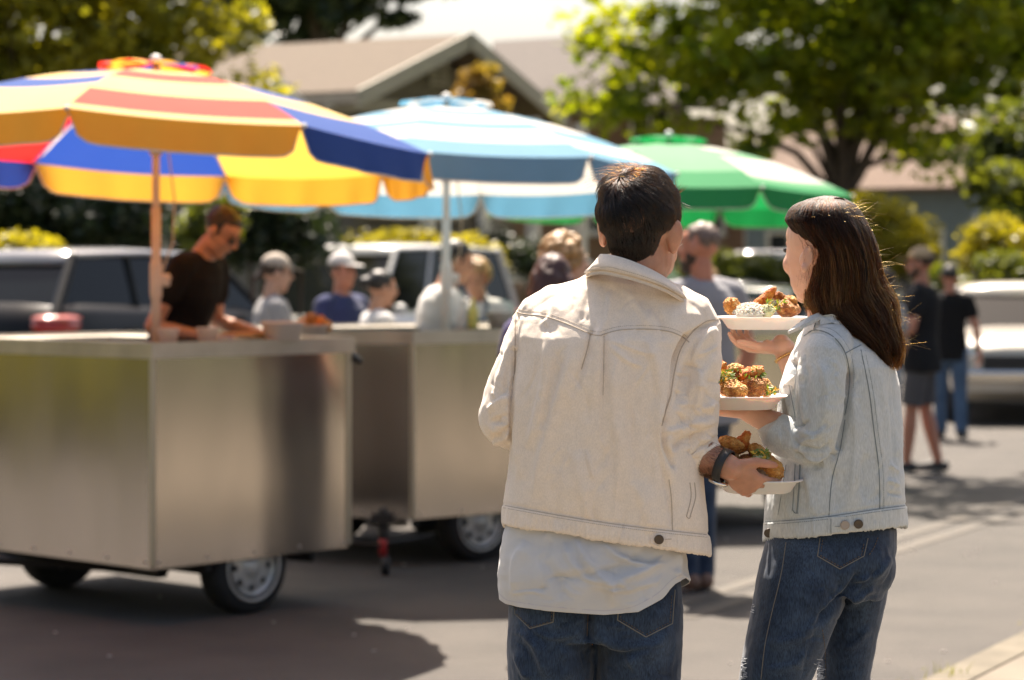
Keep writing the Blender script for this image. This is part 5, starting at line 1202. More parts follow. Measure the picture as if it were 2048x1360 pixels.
# ---- jacket
def ring(mbr, L_, R_, hd, dy=0, n=56, pw=.82):
    out = []
    for j in range(n):
        a = 2*math.pi*j/n; ca, sa = math.cos(a), math.sin(a); x = math.copysign(abs(ca)**pw, ca); y = math.copysign(abs(sa)**pw, sa); u = (x+1)/2
        out.append(mq(L_[0]+(R_[0]-L_[0])*u, L_[1]+(R_[1]-L_[1])*u, dy+hd*y))
    mbr.append(out)
mb = MB(); rr = []
ring(rr, (1030, 1000), (1395, 1050), .10, .01); ring(rr, (1012, 1040), (1408, 1098), .128, .01)
ring(rr, (1004, 1052), (1421, 1113), .138, .01); ring(rr, (1004, 1042), (1421, 1103), .140, .01)
for y0, y1, l, r, hd in ((1010, 1070, 1006, 1417, .140), (960, 1010, 1012, 1412, .142), (900, 940, 1018, 1405, .140), (830, 855, 1021, 1396, .138), (760, 780, 1024, 1390, .135), (715, 730, 1026, 1392, .130), (675, 688, 1028, 1402, .122), (640, 652, 1036, 1422, .112), (618, 630, 1050, 1420, .10), (598, 611, 1082, 1398, .088), (580, 592, 1118, 1378, .076), (560, 574, 1152, 1358, .064), (545, 560, 1190, 1342, .05)):
    ring(rr, (l, y0), (r, y1), hd, .012+(0 if y0 > 640 else (.01)))
mb.loft(rr)
# shoulders
mb.tube([mq(1190, 606, .015), mq(1120, 622, .02), mq(1082, 650, .02)], [.055, .058, .060], 18); mb.tube([mq(1330, 618, .015), mq(1380, 640, .02), mq(1393, 668, .02)], [.055, .054, .052], 18)
# left sleeve: elbow out, forearm forward
mb.tube([mq(1082, 656, .02), mq(1062, 700, .02), mq(1042, 750, .015), mq(1026, 795, .01), mq(1016, 832, .0)], [.058, .060, .060, .060, .058], 24, lat=(1, 0, 0), ry=[.066, .068, .066, .064, .060])
mb.tube([mq(1016, 832, .0), mq(1030, 846, .06), mq(1062, 852, .14), mq(1092, 862, .22)], [.060, .056, .052, .048], 22)
# right sleeve
mb.tube([mq(1393, 668, .02), mq(1394, 720, .01), mq(1389, 780, .0), mq(1382, 840, -.005), mq(1380, 885, -.0)], [.047, .050, .055, .058, .057], 24, lat=(1, 0, 0), ry=[.062, .066, .064, .062, .058])
mb.tube([mq(1380, 880, -.0), mq(1388, 896, -.006), mq(1395, 902, -.010)], [.058, .053, .050], 22)
STJ = [
 # pleat and long drapes of the back
 ([(1180, 668), (1172, 710), (1158, 750), (1140, 800)], -4.5, 7, 2), ([(1208, 672), (1207, 730), (1204, 800), (1202, 900)], -4, 6, 2), ([(1194, 670), (1192, 740), (1186, 820)], 4, 12, 2),
 ([(1150, 680), (1130, 750), (1105, 830), (1080, 930), (1065, 1010)], 6, 15, 1), ([(1095, 660), (1090, 740), (1075, 830), (1056, 900)], 5, 12), ([(1120, 700), (1100, 790), (1085, 860)], -3.5, 10), ([(1230, 690), (1226, 800), (1236, 900), (1232, 1000)], 5, 15), ([(1262, 680), (1268, 770), (1262, 860), (1270, 960)], -4, 12),
 ([(1290, 670), (1312, 730), (1318, 800), (1310, 880)], 6, 14), ([(1372, 672), (1350, 720), (1340, 780), (1326, 840)], -9, 7, 0), ([(1322, 850), (1328, 890), (1345, 930)], -6, 6, 0), ([(1024, 700), (1022, 780), (1022, 840), (1022, 880)], -9, 5, 0), ([(1345, 700), (1338, 790), (1318, 860), (1330, 930), (1345, 970)], 5, 10),
 ([(1150, 900), (1160, 960), (1180, 1040)], 4, 18), ([(1040, 720), (1036, 800), (1034, 880), (1040, 960)], 5, 12), ([(1100, 950), (1110, 1010), (1120, 1060)], -3, 16), ([(1270, 960), (1290, 1020), (1300, 1070)], 4, 16), ([(1172, 900), (1180, 935), (1187, 960)], 3, 3), ([(1216, 690), (1250, 720), (1290, 735)], 2.5, 6), ([(1215, 680), (1270, 700), (1310, 712)], 2, 5), ([(1320, 900), (1335, 980), (1345, 1060)], -4, 9),
 # yoke
 ([(1110, 600), (1100, 630), (1080, 655)], 3, 9), ([(1220, 580), (1216, 620), (1210, 660)], 3, 9), ([(1180, 580), (1170, 620), (1165, 650)], -2.5, 10), ([(1240, 570), (1280, 620), (1300, 660)], 3, 9), ([(1300, 600), (1320, 640), (1330, 680)], -3, 9),
 # armhole edges
 ([(1035, 615), (1030, 660), (1032, 720)], -5, 5), ([(1438, 640), (1400, 655), (1365, 690), (1350, 740)], -6, 6), ([(1425, 650), (1400, 690), (1370, 740)], 5, 9),
 # left sleeve
 ([(1022, 680), (1004, 740), (985, 800)], 4, 10), ([(1022, 790), (1000, 800), (972, 822)], 5, 8), ([(1022, 850), (1000, 868), (982, 872)], -5, 6), ([(1020, 830), (1000, 835), (975, 850)], -4, 8), ([(1018, 700), (1012, 760), (1008, 800)], -4, 7), ([(1020, 868), (1000, 880), (985, 882)], 4, 5),
 # right sleeve
 ([(1435, 700), (1415, 740), (1375, 790), (1335, 850)], 4, 14), ([(1438, 850), (1405, 862), (1365, 880), (1340, 905)], -6, 6), ([(1437, 835), (1400, 845), (1350, 860), (1326, 868)], 5, 10), ([(1425, 760), (1405, 820), (1420, 850)], -4, 9), ([(1438, 870), (1420, 885), (1400, 896), (1372, 905)], -7, 4), ([(1385, 700), (1368, 760), (1350, 820)], -4, 10), ([(1395, 720), (1400, 780), (1385, 830)], 4, 9), ([(1340, 870), (1335, 890), (1352, 912)], 5, 7), ([(1436, 800), (1415, 815), (1390, 822)], 3.5, 6), ([(1360, 830), (1372, 850), (1400, 858)], -4, 5)]
hemL = lambda x: 1010+(x-1004)*(1070-1010)/(1421-1004)+6*np.sin((x-1004)/417*3.1)
def hemband(P, co):
    hy = hemL(P[:, 0]); e = smooth01((P[:, 1]-hy)/3.5); inb = (P[:, 0] < 1425); pk_ = .0011*np.sin(P[:, 0]*.62+3*np.sin(P[:, 0]*.05))*np.exp(-((P[:, 1]-hy-22)/12)**2)*1.0
    return np.where(inb, e*.0018+pk_, 0)-.0022*np.exp(-((P[:, 1]-hy+3)/3.5)**2)*inb
CJ = creases(5, 44, (1030, 680, 1330, 1040), 95, 14, (40, 130), (.5, 1.4), (3, 6))+creases(6, 16, (1060, 590, 1330, 660), 95, 25, (20, 50), (.4, 1.1), (2.5, 5))+creases(7, 22, (1340, 700, 1420, 900), 25, 40, (20, 60), (1, 2.4), (2.6, 5))+creases(8, 14, (975, 700, 1015, 860), 20, 45, (14, 36), (1, 2.2), (2.6, 4))
def postj(me): deform(me, DM, STJ+CJ, [hemband], nz=[(9, .007, (1, 1, .6)), (26, .0032, (1.3, 1, .6)), (60, .0010, (1, 1, 1))])
jk_m = mb.remesh('jacket', m_linen, man, .0029, 4, postj); T_jk = bvh(jk_m)
yoke = [(1034, 624), (1048, 628), (1090, 633), (1130, 646), (1180, 667), (1200, 671), (1208, 668), (1240, 660), (1290, 658), (1335, 662), (1362, 672), (1378, 684)]
seam('yoke_seam', T_jk, yoke, jk_m, None, .0012, .0003)
seam('yoke_stitch', T_jk, [(x, y-7) for x, y in yoke], jk_m, M('linen_stitch', (.47, .39, .31), .95), .0006, .0002, dash=.004)
seam('armhole_seam', T_jk, [(1037, 606), (1031, 640), (1030, 700), (1028, 760)], jk_m, None, .0012, .0003)
seam('armhole_seam', T_jk, [(1437, 638), (1410, 644), (1385, 664), (1362, 698), (1350, 740), (1342, 790)], jk_m, None, .0013, .0003)
seam('armhole_seam', T_jk, [(1342, 790), (1332, 820), (1324, 850)], jk_m, m_linen_in, .0016, .0003)
seam('pleat_edge', T_jk, [(1181, 668), (1174, 700), (1163, 738)], jk_m, m_linen_in, .0011, .0003)
seam('pleat_edge', T_jk, [(1208, 672), (1208, 720), (1206, 790)], jk_m, m_linen_in, .0007, .0002)
hx = np.linspace(1006, 1418, 14); seam('waistband_seam', T_jk, [(x, float(hemL(x))) for x in hx], jk_m, None, .0010, .0003)
seam('waistband_stitch', T_jk, [(x, float(hemL(x))+5) for x in hx], jk_m, MATS['linen_stitch'], .0006, .0002, dash=.004)
seam('side_seam', T_jk, [(1338, 960), (1343, 1000), (1345, 1060)], jk_m, None, .0010, .0003)
for o_ in (0, 9): seam('pocket_welt', T_jk, [(1380+o_, 966), (1382+o_, 995), (1373+o_*.8, 1033)], jk_m, None, .0012, .0004)
seam('pocket_welt', T_jk, [(1373, 1033), (1378, 1037), (1382, 1032)], jk_m, None, .0010, .0004)
# button tab on the waistband
tp = onsurf(T_jk, [(1302, 1078), (1312, 1067), (1352, 1071), (1354, 1096), (1312, 1091), (1302, 1086)], .0028, 1)
if len(tp) >= 6:
    mb = MB(); tp = tp[:6]; nrm = Vector((0, -1, 0)); tp2 = [p+Vector((0, .004, 0)) for p in tp]; mb.loft([tp2, tp]); tb = mb.build('waist_tab', m_linen, jk_m)
    c_ = onsurf(T_jk, [(1318, 1079), (1319, 1079)], .004, 1)[0]; mb = MB()
    mb.lathe([(.001, 0), (.0085, 0), (.0095, .001), (.0088, .0026), (.006, .0018), (.001, .0018)], c_, axis='Y', n=24)
    for v in mb.v: pass
    mb.v = [(x, 2*c_.y-y-.0002, z) for x, y, z in mb.v]; bt = mb.build('button', m_horn, tb, smooth=True)
    mb = MB(); mb.tube([c_+Vector((.012, -.0005, 0)), c_+Vector((.024, -.0005, .001))], .0009, 5); mb.build('buttonhole', m_linen_in, tb)
# collar: folded band round the neck
def collar_f(tab, th=.005):
    rings = []
    for (p0, p1, dy0, dy1) in tab:
        a = mq(p0[0], p0[1], dy0); b = mq(p1[0], p1[1], dy1); m = a.lerp(b, .5); nrm = Vector((a.x-mq(1275, 560, 0).x, a.y-DM-.02, 0)); nrm = nrm.normalized() if nrm.length > 0 else Vector((0, -1, 0))
        rings.append([a+nrm*.003, a+nrm*.007, m+nrm*.011, b+nrm*.011, b+nrm*.004, m+nrm*.003])
    return rings
tabc = [((1225, 508), (1178, 540), .075, .095), ((1213, 509), (1178, 545), .045, .06), ((1212, 509), (1182, 547), .005, .005), ((1206, 508), (1188, 542), -.035, -.05), ((1222, 509), (1214, 540), -.058, -.075), ((1252, 517), (1250, 548), -.066, -.084), ((1284, 530), (1290, 560), -.064, -.084), ((1312, 545), (1326, 574), -.050, -.070), ((1336, 562), (1350, 588), -.028, -.048), ((1350, 576), (1364, 597), .0, -.02), ((1360, 584), (1382, 606), .03, .02), ((1372, 592), (1396, 611), .06, .055)]
# densify
def dens(tab, k=5):
    A = np.array([[*a, *b, c, d] for a, b, c, d in tab]); C = catmull(A, k); return [((q[0], q[1]), (q[2], q[3]), q[4], q[5]) for q in C]
mb = MB(); mb.loft(collar_f(dens(tabc))); col = mb.build('collar', m_linen, jk_m, smooth=True)
T_c = bvh(col); seam('collar_stitch', T_c, [(1180, 538), (1215, 534), (1250, 542), (1290, 554), (1326, 568), (1350, 583)], col, MATS['linen_stitch'], .0007, .0002, dash=.004)
mb = MB(); tabs = [((a[0]+1, a[1]+14), (b[0]-1, b[1]+9), c*.93, d*1.02) for a, b, c, d in dens(tabc)]
mb.loft([[p+Vector((0, 0, -.0)) for p in r_] for r_ in collar_f(tabs)]); mb.build('collar_stand', m_linen, jk_m, smooth=True)
# rolled cuff
def cuff(name, pts, rr_, ry_, mat, parent, lat=None, th=.005):
    mb = MB(); mb.tube(pts, rr_, 36, ry=ry_, round_ends=False, lat=lat); return mb
c0, c1, c2 = mq(1374, 888, .0), mq(1387, 902, -.006), mq(1398, 912, -.012)
mb = MB(); mb.tube([c0, c0.lerp(c1, .4), c1, c2, c2+(c2-c1)*.10, c2, c1], [.056, .0605, .0595, .056, .050, .045, .044], 40, round_ends=False)
def postc(me): deform(me, DM, [([(1330, 885), (1350, 905), (1390, 925)], 3, 6), ([(1345, 925), (1380, 930), (1425, 905)], -2.5, 5), ([(1335, 900), (1375, 915), (1430, 885)], 3, 6)], nz=[(40, .0035, (1, 1, 1)), (110, .001, (1, 1, 1))], front=.9)
cf = mb.remesh('cuff', m_linen, jk_m, .0032, 2, postc)
# watch
w0 = mq(1447, 931, -.040); wdn = (mq(1462, 938, -.045)-mq(1404, 914, -.02)).normalized()
a_ = Vector((0, 0, 1)); a_ = (a_-wdn*a_.dot(wdn)).normalized(); b_ = wdn.cross(a_)
mb = MB(); ringp = []
for dw, rad in ((-.009, .0315), (-.008, .0345), (.008, .0345), (.009, .0315)):
    ringp.append([w0+wdn*dw+a_*rad*math.cos(t_)+b_*rad*1.05*math.sin(t_) for t_ in np.linspace(0, 2*math.pi, 40, endpoint=False)])
mb.loft(ringp, cap=False); wt = mb.build('watch', m_black, man, smooth=True)
mb = MB(); wc = w0-a_*.036-b_*.004; nn_ = -a_
mr_ = Matrix((wdn, wdn.cross(nn_)*-1, nn_)).transposed()
mb.T = Matrix.Translation(wc) @ mr_.to_4x4(); mb.lathe([(.001, -.004), (.019, -.004), (.0205, -.001), (.0195, .003), (.017, .0035), (.001, .0035)], n=28); mb.build('watch_case', m_chrome, wt, smooth=True)
# hairs on the forearm
polys = []
ax0, ax1 = mq(1400, 912, -.018), mq(1448, 931, -.040)
for i in range(2600):
    u = rg.random(); c_ = ax0.lerp(ax1, u); th_ = rg.uniform(0, 2*math.pi); rr_ = .0345-.006*u; dr = a_*math.cos(th_)+b_*math.sin(th_); p = c_+dr*rr_; q = p+dr*.0025+wdn*.005+Vector((rg.normal()*.001, 0, rg.normal()*.001)); r_ = q+wdn*.004-Vector((0, 0, .001))
    polys.append(np.array([p-dr*.002, q, r_]))
strands('arm_hair', polys, .00016, .00006, m_hw, man)
# ---------------------------------------------------------------- WOMAN
DW = 5.0
wom = thing('person', 'woman with long brown hair in a pale denim jacket balancing two plates of food', 'person', (.65, DW, 0))
wq = lambda px, py, dy=0: Q(px, py, dy, DW)
hrW = Matrix.Rotation(R(37), 3, 'Z') @ Matrix.Rotation(R(-5), 3, 'X')
hcW = wq(1641, 506, .0)
mb = MB(); head_shape(mb, hcW, hrW, .87, ears=False)
e_ = wq(1611, 517, -.070); rx = Matrix.Rotation(R(8), 3, 'Y') @ hrW @ Matrix.Rotation(R(24), 3, 'Z'); mb.ell(e_+Vector((.003, .002, .004)), (.0055, .0105, .0205), rx, n=16, m=12); mb.ell(e_+Vector((-.002, -.001, -.020)), (.007, .008, .011), rx, n=12, m=8); mb.ell(e_+Vector((.0, .012, -.002)), (.010, .012, .018), rx, n=12, m=8)
mb.tube([e_+Vector((.0095*math.cos(t_)+.003, -.009+.006*math.cos(t_), .0215*math.sin(t_)+.004)) for t_ in np.linspace(-.9, 3.4, 14)], .0030, 8)
mb.tube([wq(1668, 700, .02), wq(1660, 640, .01), wq(1653, 580, .01), wq(1645, 530, .01)], [.055, .046, .044, .046], 18)
mb.tube([wq(1665, 1100, .02), wq(1668, 1000, .02), wq(1680, 860, .02), wq(1685, 760, .02), wq(1678, 700, .02), wq(1662, 655, .02)], [.08, .10, .09, .09, .075, .05], 18, lat=(1, 0, 0), ry=[.11, .10, .09, .10, .09, .05])
# near arm: elbow tucked, forearm to plate in the middle
S1, E1, W1_ = wq(1662, 715, -.10), wq(1632, 890, -.12), wq(1497, 823, -.04)
mb.tube([wq(1668, 690, 0), S1], [.035, .036], 12); mb.tube([S1, S1.lerp(E1, .5), E1], [.036, .034, .029], 14); mb.tube([E1, E1.lerp(W1_, .45), E1.lerp(W1_, .75), W1_], [.029, .030, .025, .0225], 16)
hand_shape(mb, W1_+(W1_-E1)*.02, Vector((-.97, .22, .04)), Vector((.05, -.05, 1)), .92, side=1, curl=(.12, .16, .2, .22), thumb=(.35, .2))
# far arm: raised hand under the upper plate
S2, E2, W2_ = wq(1640, 705, .13), wq(1620, 800, .25), wq(1563, 688, .30)
mb.tube([wq(1660, 690, .05), S2], [.045, .042], 12); mb.tube([S2, S2.lerp(E2, .5), E2], [.040, .038, .034], 14); mb.tube([E2, E2.lerp(W2_, .5), W2_], [.034, .030, .023], 16)
hand_shape(mb, wq(1566, 694, .28), Vector((-.74, .28, -.02)), Vector((-.10, -.12, 1)), .86, side=-1, curl=(.46, .56, .66, .74), thumb=(.3, .1), spread=.14)
for lp in (((1622, 1130, -.04), (1602, 1200, -.055), (1552, 1340, -.06), (1530, 1560, -.05), (1514, 1780, -.06), (1502, 1990, -.08)), ((1700, 1130, .09), (1700, 1200, .10), (1688, 1350, .10), (1686, 1560, .10), (1692, 1780, .10), (1700, 1990, .10))):
    lp = [wq(*q) for q in lp]; an = lp[-1]; mb.tube(lp, [.035, .042, .04, .04, .04, .03], 14); mb.tube([an-Vector((-.02, 0, .03)), an+Vector((-.12, .06, -.04))], [.03, .025], 12)
m_skw = M('skin_woman', (.60, .355, .25), .42, sss=.3, var=.08, vs=30, bump=(320, .15, .001), spec=.4)
mb.remesh('body', m_skw, wom, .0034, 3)
# face details seen in lost profile: eye, brow, lashes, mouth corner
fq = lambda p: hcW+hrW @ (Vector(p)*.87)
mb = MB(); mb.ell(fq((-.032, .077, .014)), (.011, .009, .0065), hrW, n=14, m=8); ey = mb.build('eye', m_eye, wom, smooth=True)
mb = MB()
for i in range(5):
    x_ = -.030-.0025*i; mb.tube([fq((x_, .089-.0008*i, .017)), fq((x_-.003, .099-.001*i, .019))], .0006, 4)
mb.build('lashes', m_hblack, ey)
# ---- hair: one falling mass plus fibres
HL = [(391, 1651, 1659, .006, .0), (393, 1640, 1672, .022, .0), (398, 1618, 1690, .046, .0), (406, 1597, 1705, .068, .0), (418, 1581, 1717, .086, .0), (440, 1572, 1730, .096, .0), (460, 1586, 1740, .100, .0), (482, 1602, 1748, .098, .002), (502, 1613, 1754, .092, .005), (540, 1619, 1763, .090, .01), (575, 1614, 1774, .090, .012), (610, 1610, 1786, .086, .012), (640, 1620, 1794, .080, .006), (665, 1644, 1800, .070, -.004), (690, 1690, 1806, .056, -.014), (710, 1728, 1808, .042, -.02), (728, 1752, 1804, .026, -.024), (744, 1770, 1796, .008, -.026)]
HA = np.array(HL, float)
def hsurf(py, a, r):
    l, r_, hd, dy = [np.interp(py, HA[:, 0], HA[:, k]) for k in (1, 2, 3, 4)]; cx = (l+r_)/2; hw = (r_-l)/2*r; g_ = 1+float(smooth01(np.array((py-420)/80)))*(.055*noise.noise(Vector((math.cos(a)*3.2, math.sin(a)*3.2, py*.009)))+.03*noise.noise(Vector((math.cos(a)*9, math.sin(a)*9, py*.012)))); x = cx+hw*g_*math.cos(a)+(8*math.sin(py/30+2*math.sin(a))+4*math.sin(py/17+5*math.cos(a)))*float(smooth01(np.array((py-510)/120))); y = dy+hd*r*g_*math.sin(a)
    return wq(x, py, y)
mb = MB(); rr = [[hsurf(py+4, a, .95-.12*max(0, 1-(py-402)/24)) for a in np.linspace(0, 2*math.pi, 48, endpoint=False)] for py in list(np.linspace(396, 705, 62))]
mb.loft(rr); 
def posth(me):
    co = npverts(me).astype(float); P = topx(co); n = npnorm(me)
    rid = np.array([noise.noise(Vector((p[0]*45+.6*math.sin(p[2]*20), p[1]*45, p[2]*5))) for p in co])*.010; co += n*rid[:, None]; me.vertices.foreach_set('co', co.astype(np.float32).ravel())
m_hbase = M('hair_base_brown', (.014, .006, .004), 1, spec=.05)
hw_ = mb.remesh('hair', m_hbase, wom, .004, 2, posth)
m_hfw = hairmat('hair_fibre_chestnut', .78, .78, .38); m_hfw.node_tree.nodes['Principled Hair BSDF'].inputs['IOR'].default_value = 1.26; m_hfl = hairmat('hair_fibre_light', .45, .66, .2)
rg = np.random.RandomState(8); polys = []
NCL = 190; clA = rg.uniform(0, 2*math.pi, NCL); clR = rg.uniform(.86, 1.03, NCL); clE = rg.uniform(640, 735, NCL); clP = rg.uniform(0, 6.28, NCL); clW = rg.uniform(.3, 1.0, NCL)
def strand(a, r, y0, y1, c, K_=22, fr=0.0):
    out = []; rnz = rg.normal(size=2)
    for k in range(K_):
        u = k/(K_-1); py = y0+(y1-y0)*u
        cv = .55*smooth01(np.array((u-.25)/.75)); aa = a+(clA[c]-a)*cv*.8+.05*math.sin(u*7+clP[c])*clW[c]*u; rr_ = r+(clR[c]-r)*cv*.6+.055*math.sin(u*9+clP[c]*2)*clW[c]*u
        p = hsurf(py, aa, rr_); out.append((p.x+fr*rnz[0]*u*u, p.y+fr*rnz[1]*u*u, p.z))
    return np.array(out)
for i in range(15000):
    c = rg.randint(NCL); a = clA[c]+rg.normal()*.11; an_ = a % (2*math.pi)
    y0 = 391.5+abs(rg.normal())*9
    # part line: fibres start near the crown; the face side (left) stays open below the temple
    left = math.cos(an_) < -.72
    y1 = clE[c]+rg.normal()*9
    x_end = np.interp(y1, HA[:, 0], (HA[:, 1]+HA[:, 2])/2)
    polys.append(strand(a, rg.uniform(.94, 1.03), y0, min(y1, 736+rg.normal()*5), c, fr=.004))
strands('hair_strands', polys, .00050, .00018, m_hfw, hw_)
polys = []
for i in range(2000):
    c = rg.randint(NCL); polys.append(strand(clA[c]+rg.normal()*.2, rg.uniform(1.0, 1.05), 480+rg.uniform(0, 130), clE[c]+rg.uniform(-60, 6), c, fr=.006))
strands('painted_glint_strands', polys, .00018, .0001, m_hfl, hw_)  # paler fibre colour stands in for sun glints along the locks
polys = []
for i in range(260):     # flyaways round the crown and the back edge
    if rg.random() < .5: a = rg.uniform(-2.9, .3); y0 = rg.uniform(406, 440)
    else: a = rg.uniform(-.7, .7); y0 = rg.uniform(440, 700)
    p = np.array(hsurf(y0, a, 1.0)); d = np.array([math.cos(a)*.6+rg.normal()*.4, rg.normal()*.3, .3+rg.normal()*.9]); d /= np.linalg.norm(d); L_ = rg.uniform(.008, .028); cu = rg.normal(size=3)*L_*.7
    polys.append(np.array([p+d*L_*u+cu*u*u+np.array([.01*u, 0, -.5*L_*u*u]) for u in np.linspace(0, 1, 9)]))
strands('flyaway_hairs', polys, .00012, .00006, m_hfl, hw_)
polys = []
for i in range(26):      # wisps over the ear and cheek
    x0, y0 = rg.uniform(1600, 1625), rg.uniform(470, 500); sw = rg.uniform(-8, 14)
    polys.append(np.array([np.array(wq(x0+sw*u+12*math.sin(u*3.5+.4*math.sin(i)), y0+(50+70*rg.random())*u, -.066-.006*math.sin(u*2))) for u in np.linspace(0, 1, 10)]))
strands('wisps', polys, .0002, .00008, m_hfw, hw_)
# ---- jeans
mb = MB()
mb.tube([wq(1672, 1040, .02), wq(1668, 1080, .02), wq(1662, 1130, .02), wq(1655, 1180, .02)], [.125, .128, .124, .112], 26, lat=(1, 0, 0), ry=[.135, .15, .155, .14], round_ends=False, pw=.9)
mb.ell(wq(1735, 1130, -.01), (.058, .085, .072)); mb.ell(wq(1700, 1120, -.07), (.085, .06, .075))
mb.tube([wq(1625, 1110, -.04), wq(1602, 1180, -.055), wq(1578, 1260, -.06), wq(1552, 1340, -.06), wq(1540, 1430, -.055), wq(1530, 1560, -.05), wq(1512, 1800, -.06), wq(1502, 1985, -.08)], [.098, .094, .084, .074, .070, .062, .060, .072], 26, lat=(1, 0, 0), ry=[.10, .10, .095, .088, .08, .068, .06, .06])
mb.tube([wq(1702, 1110, .09), wq(1702, 1180, .10), wq(1696, 1260, .10), wq(1688, 1350, .10), wq(1686, 1560, .10), wq(1692, 1800, .10), wq(1700, 1985, .10)], [.09, .077, .064, .056, .056, .056, .064], 24, lat=(1, 0, 0), ry=[.10, .10, .09, .08, .068, .06, .06])
STW = [([(1720, 1140), (1700, 1175), (1660, 1215), (1630, 1250)], -8, 8), ([(1785, 1110), (1750, 1150), (1700, 1165)], 5, 7), ([(1765, 1130), (1735, 1160), (1700, 1180)], -4, 5), ([(1750, 1175), (1720, 1195), (1690, 1215)], 4, 7), ([(1742, 1250), (1715, 1280), (1690, 1300)], 3, 9), ([(1640, 1230), (1600, 1270), (1540, 1290)], 4, 12), ([(1620, 1300), (1580, 1330), (1520, 1340)], 3, 10)]
jw = mb.remesh('jeans', m_denim, wom, .0034, 5, lambda me: deform(me, DW, STW+creases(24, 36, (1575, 1120, 1740, 1350), 20, 50, (15, 60), (.6, 1.6), (2.5, 5)), nz=[(14, .003, (1, 1, .8)), (45, .0013, (1, 1, 1))])); T_w = bvh(jw)
pk = [(1640, 1077), (1635, 1112), (1680, 1138), (1728, 1112), (1736, 1077)]
for i in range(4): seam('pocket_seam', T_w, [pk[i], tuple((np.array(pk[i])+np.array(pk[i+1]))/2), pk[i+1]], jw, m_stitch2, .0011, .0004)
c_ = np.mean(pk, 0)
for i in range(4):
    a, b = [tuple(c_+(np.array(q)-c_)*.88) for q in (pk[i], pk[i+1])]; seam('pocket_stitch', T_w, [a, tuple((np.array(a)+np.array(b))/2), b], jw, m_stitch, .0009, .0004, dash=.006)
seam('seat_seam', T_w, [(1756, 1075), (1748, 1095), (1735, 1115)], jw, m_stitch, .001, .0004, dash=.006)
seam('side_seam', T_w, [(1572, 1085), (1562, 1150), (1545, 1220), (1530, 1290), (1522, 1358)], jw, m_stitch2, .0011, .0003)
seam('side_seam', T_w, [(1645, 1260), (1650, 1300), (1652, 1358)], jw, m_stitch, .001, .0004, dash=.006)
m_fray = M('frayed_threads', (.45, .48, .52), .9)
def fray(px, py, w, h, n, dy, name='frayed_hole'):
    mb = MB(); rf = random.Random(int(px))
    for i in range(n):
        y = py+rf.uniform(-h, h); x0 = px+rf.uniform(-w, 0); h_ = onsurf(T_w, [(x0, y), (x0+rf.uniform(4, w), y+rf.uniform(-3, 3))], .002, 2)
        if len(h_) > 1: mb.tube(h_, .0007, 4)
    if mb.v: mb.build(name, m_fray, jw)
fray(1503, 1215, 8, 12, 16, 0); fray(1489, 1335, 8, 22, 30, 0); fray(1640, 1338, 12, 20, 30, 0)
for ax_, dy in ((1502, -.08), (1700, .10)):
    mb = MB(); an = wq(ax_, 1990, dy); an.z = .08; mb.tube([an+Vector((.06, -.02, -.03)), an+Vector((-.04, .01, -.03)), an+Vector((-.14, .06, -.05)), an+Vector((-.18, .08, -.055))], [.034, .04, .038, .024], 14, ry=[.034, .04, .026, .018]); mb.build('shoe', m_white, wom, smooth=True)
# ---- jacket
def ringw(mbr, L_, R_, hd, dy=0, n=52, pw=.85):
    out = []
    for j in range(n):
        a = 2*math.pi*j/n; ca, sa = math.cos(a), math.sin(a); x = math.copysign(abs(ca)**pw, ca); y = math.copysign(abs(sa)**pw, sa); u = (x+1)/2
        out.append(wq(L_[0]+(R_[0]-L_[0])*u, L_[1]+(R_[1]-L_[1])*u, dy+hd*y))
    mbr.append(out)
mb = MB(); rr = []
ringw(rr, (1550, 1040), (1790, 1020), .12, .02); ringw(rr, (1533, 1070), (1806, 1045), .150, .02); ringw(rr, (1527, 1083), (1814, 1056), .158, .02); ringw(rr, (1528, 1072), (1814, 1046), .160, .02)
for y0, y1, l, r, hd in ((1040, 1012, 1531, 1812, .160), (1000, 980, 1534, 1811, .158), (950, 940, 1540, 1809, .156), (880, 880, 1547, 1806, .150), (820, 820, 1552, 1802, .146), (770, 775, 1560, 1798, .142), (735, 735, 1572, 1790, .138), (705, 705, 1585, 1765, .128), (685, 680, 1598, 1738, .11), (665, 662, 1606, 1708, .09), (648, 648, 1612, 1690, .066), (636, 640, 1622, 1680, .045)):
    ringw(rr, (l, y0), (r, y1), hd, .02)
mb.loft(rr)
mb.tube([wq(1660, 668, -.02), wq(1658, 690, -.07), wq(1652, 716, -.105)], [.045, .048, .050], 18)
mb.tube([wq(1652, 712, -.105), wq(1642, 760, -.12), wq(1638, 820, -.125), wq(1634, 868, -.125), wq(1632, 893, -.12)], [.052, .052, .050, .046, .043], 24, lat=(1, 0, 0), ry=[.056, .056, .054, .050, .046])
mb.tube([wq(1632, 893, -.12), wq(1605, 888, -.11), wq(1575, 875, -.095)], [.045, .042, .040], 20)
mb.tube([wq(1640, 690, .10), wq(1625, 735, .16), wq(1612, 775, .20)], [.05, .05, .046], 18)
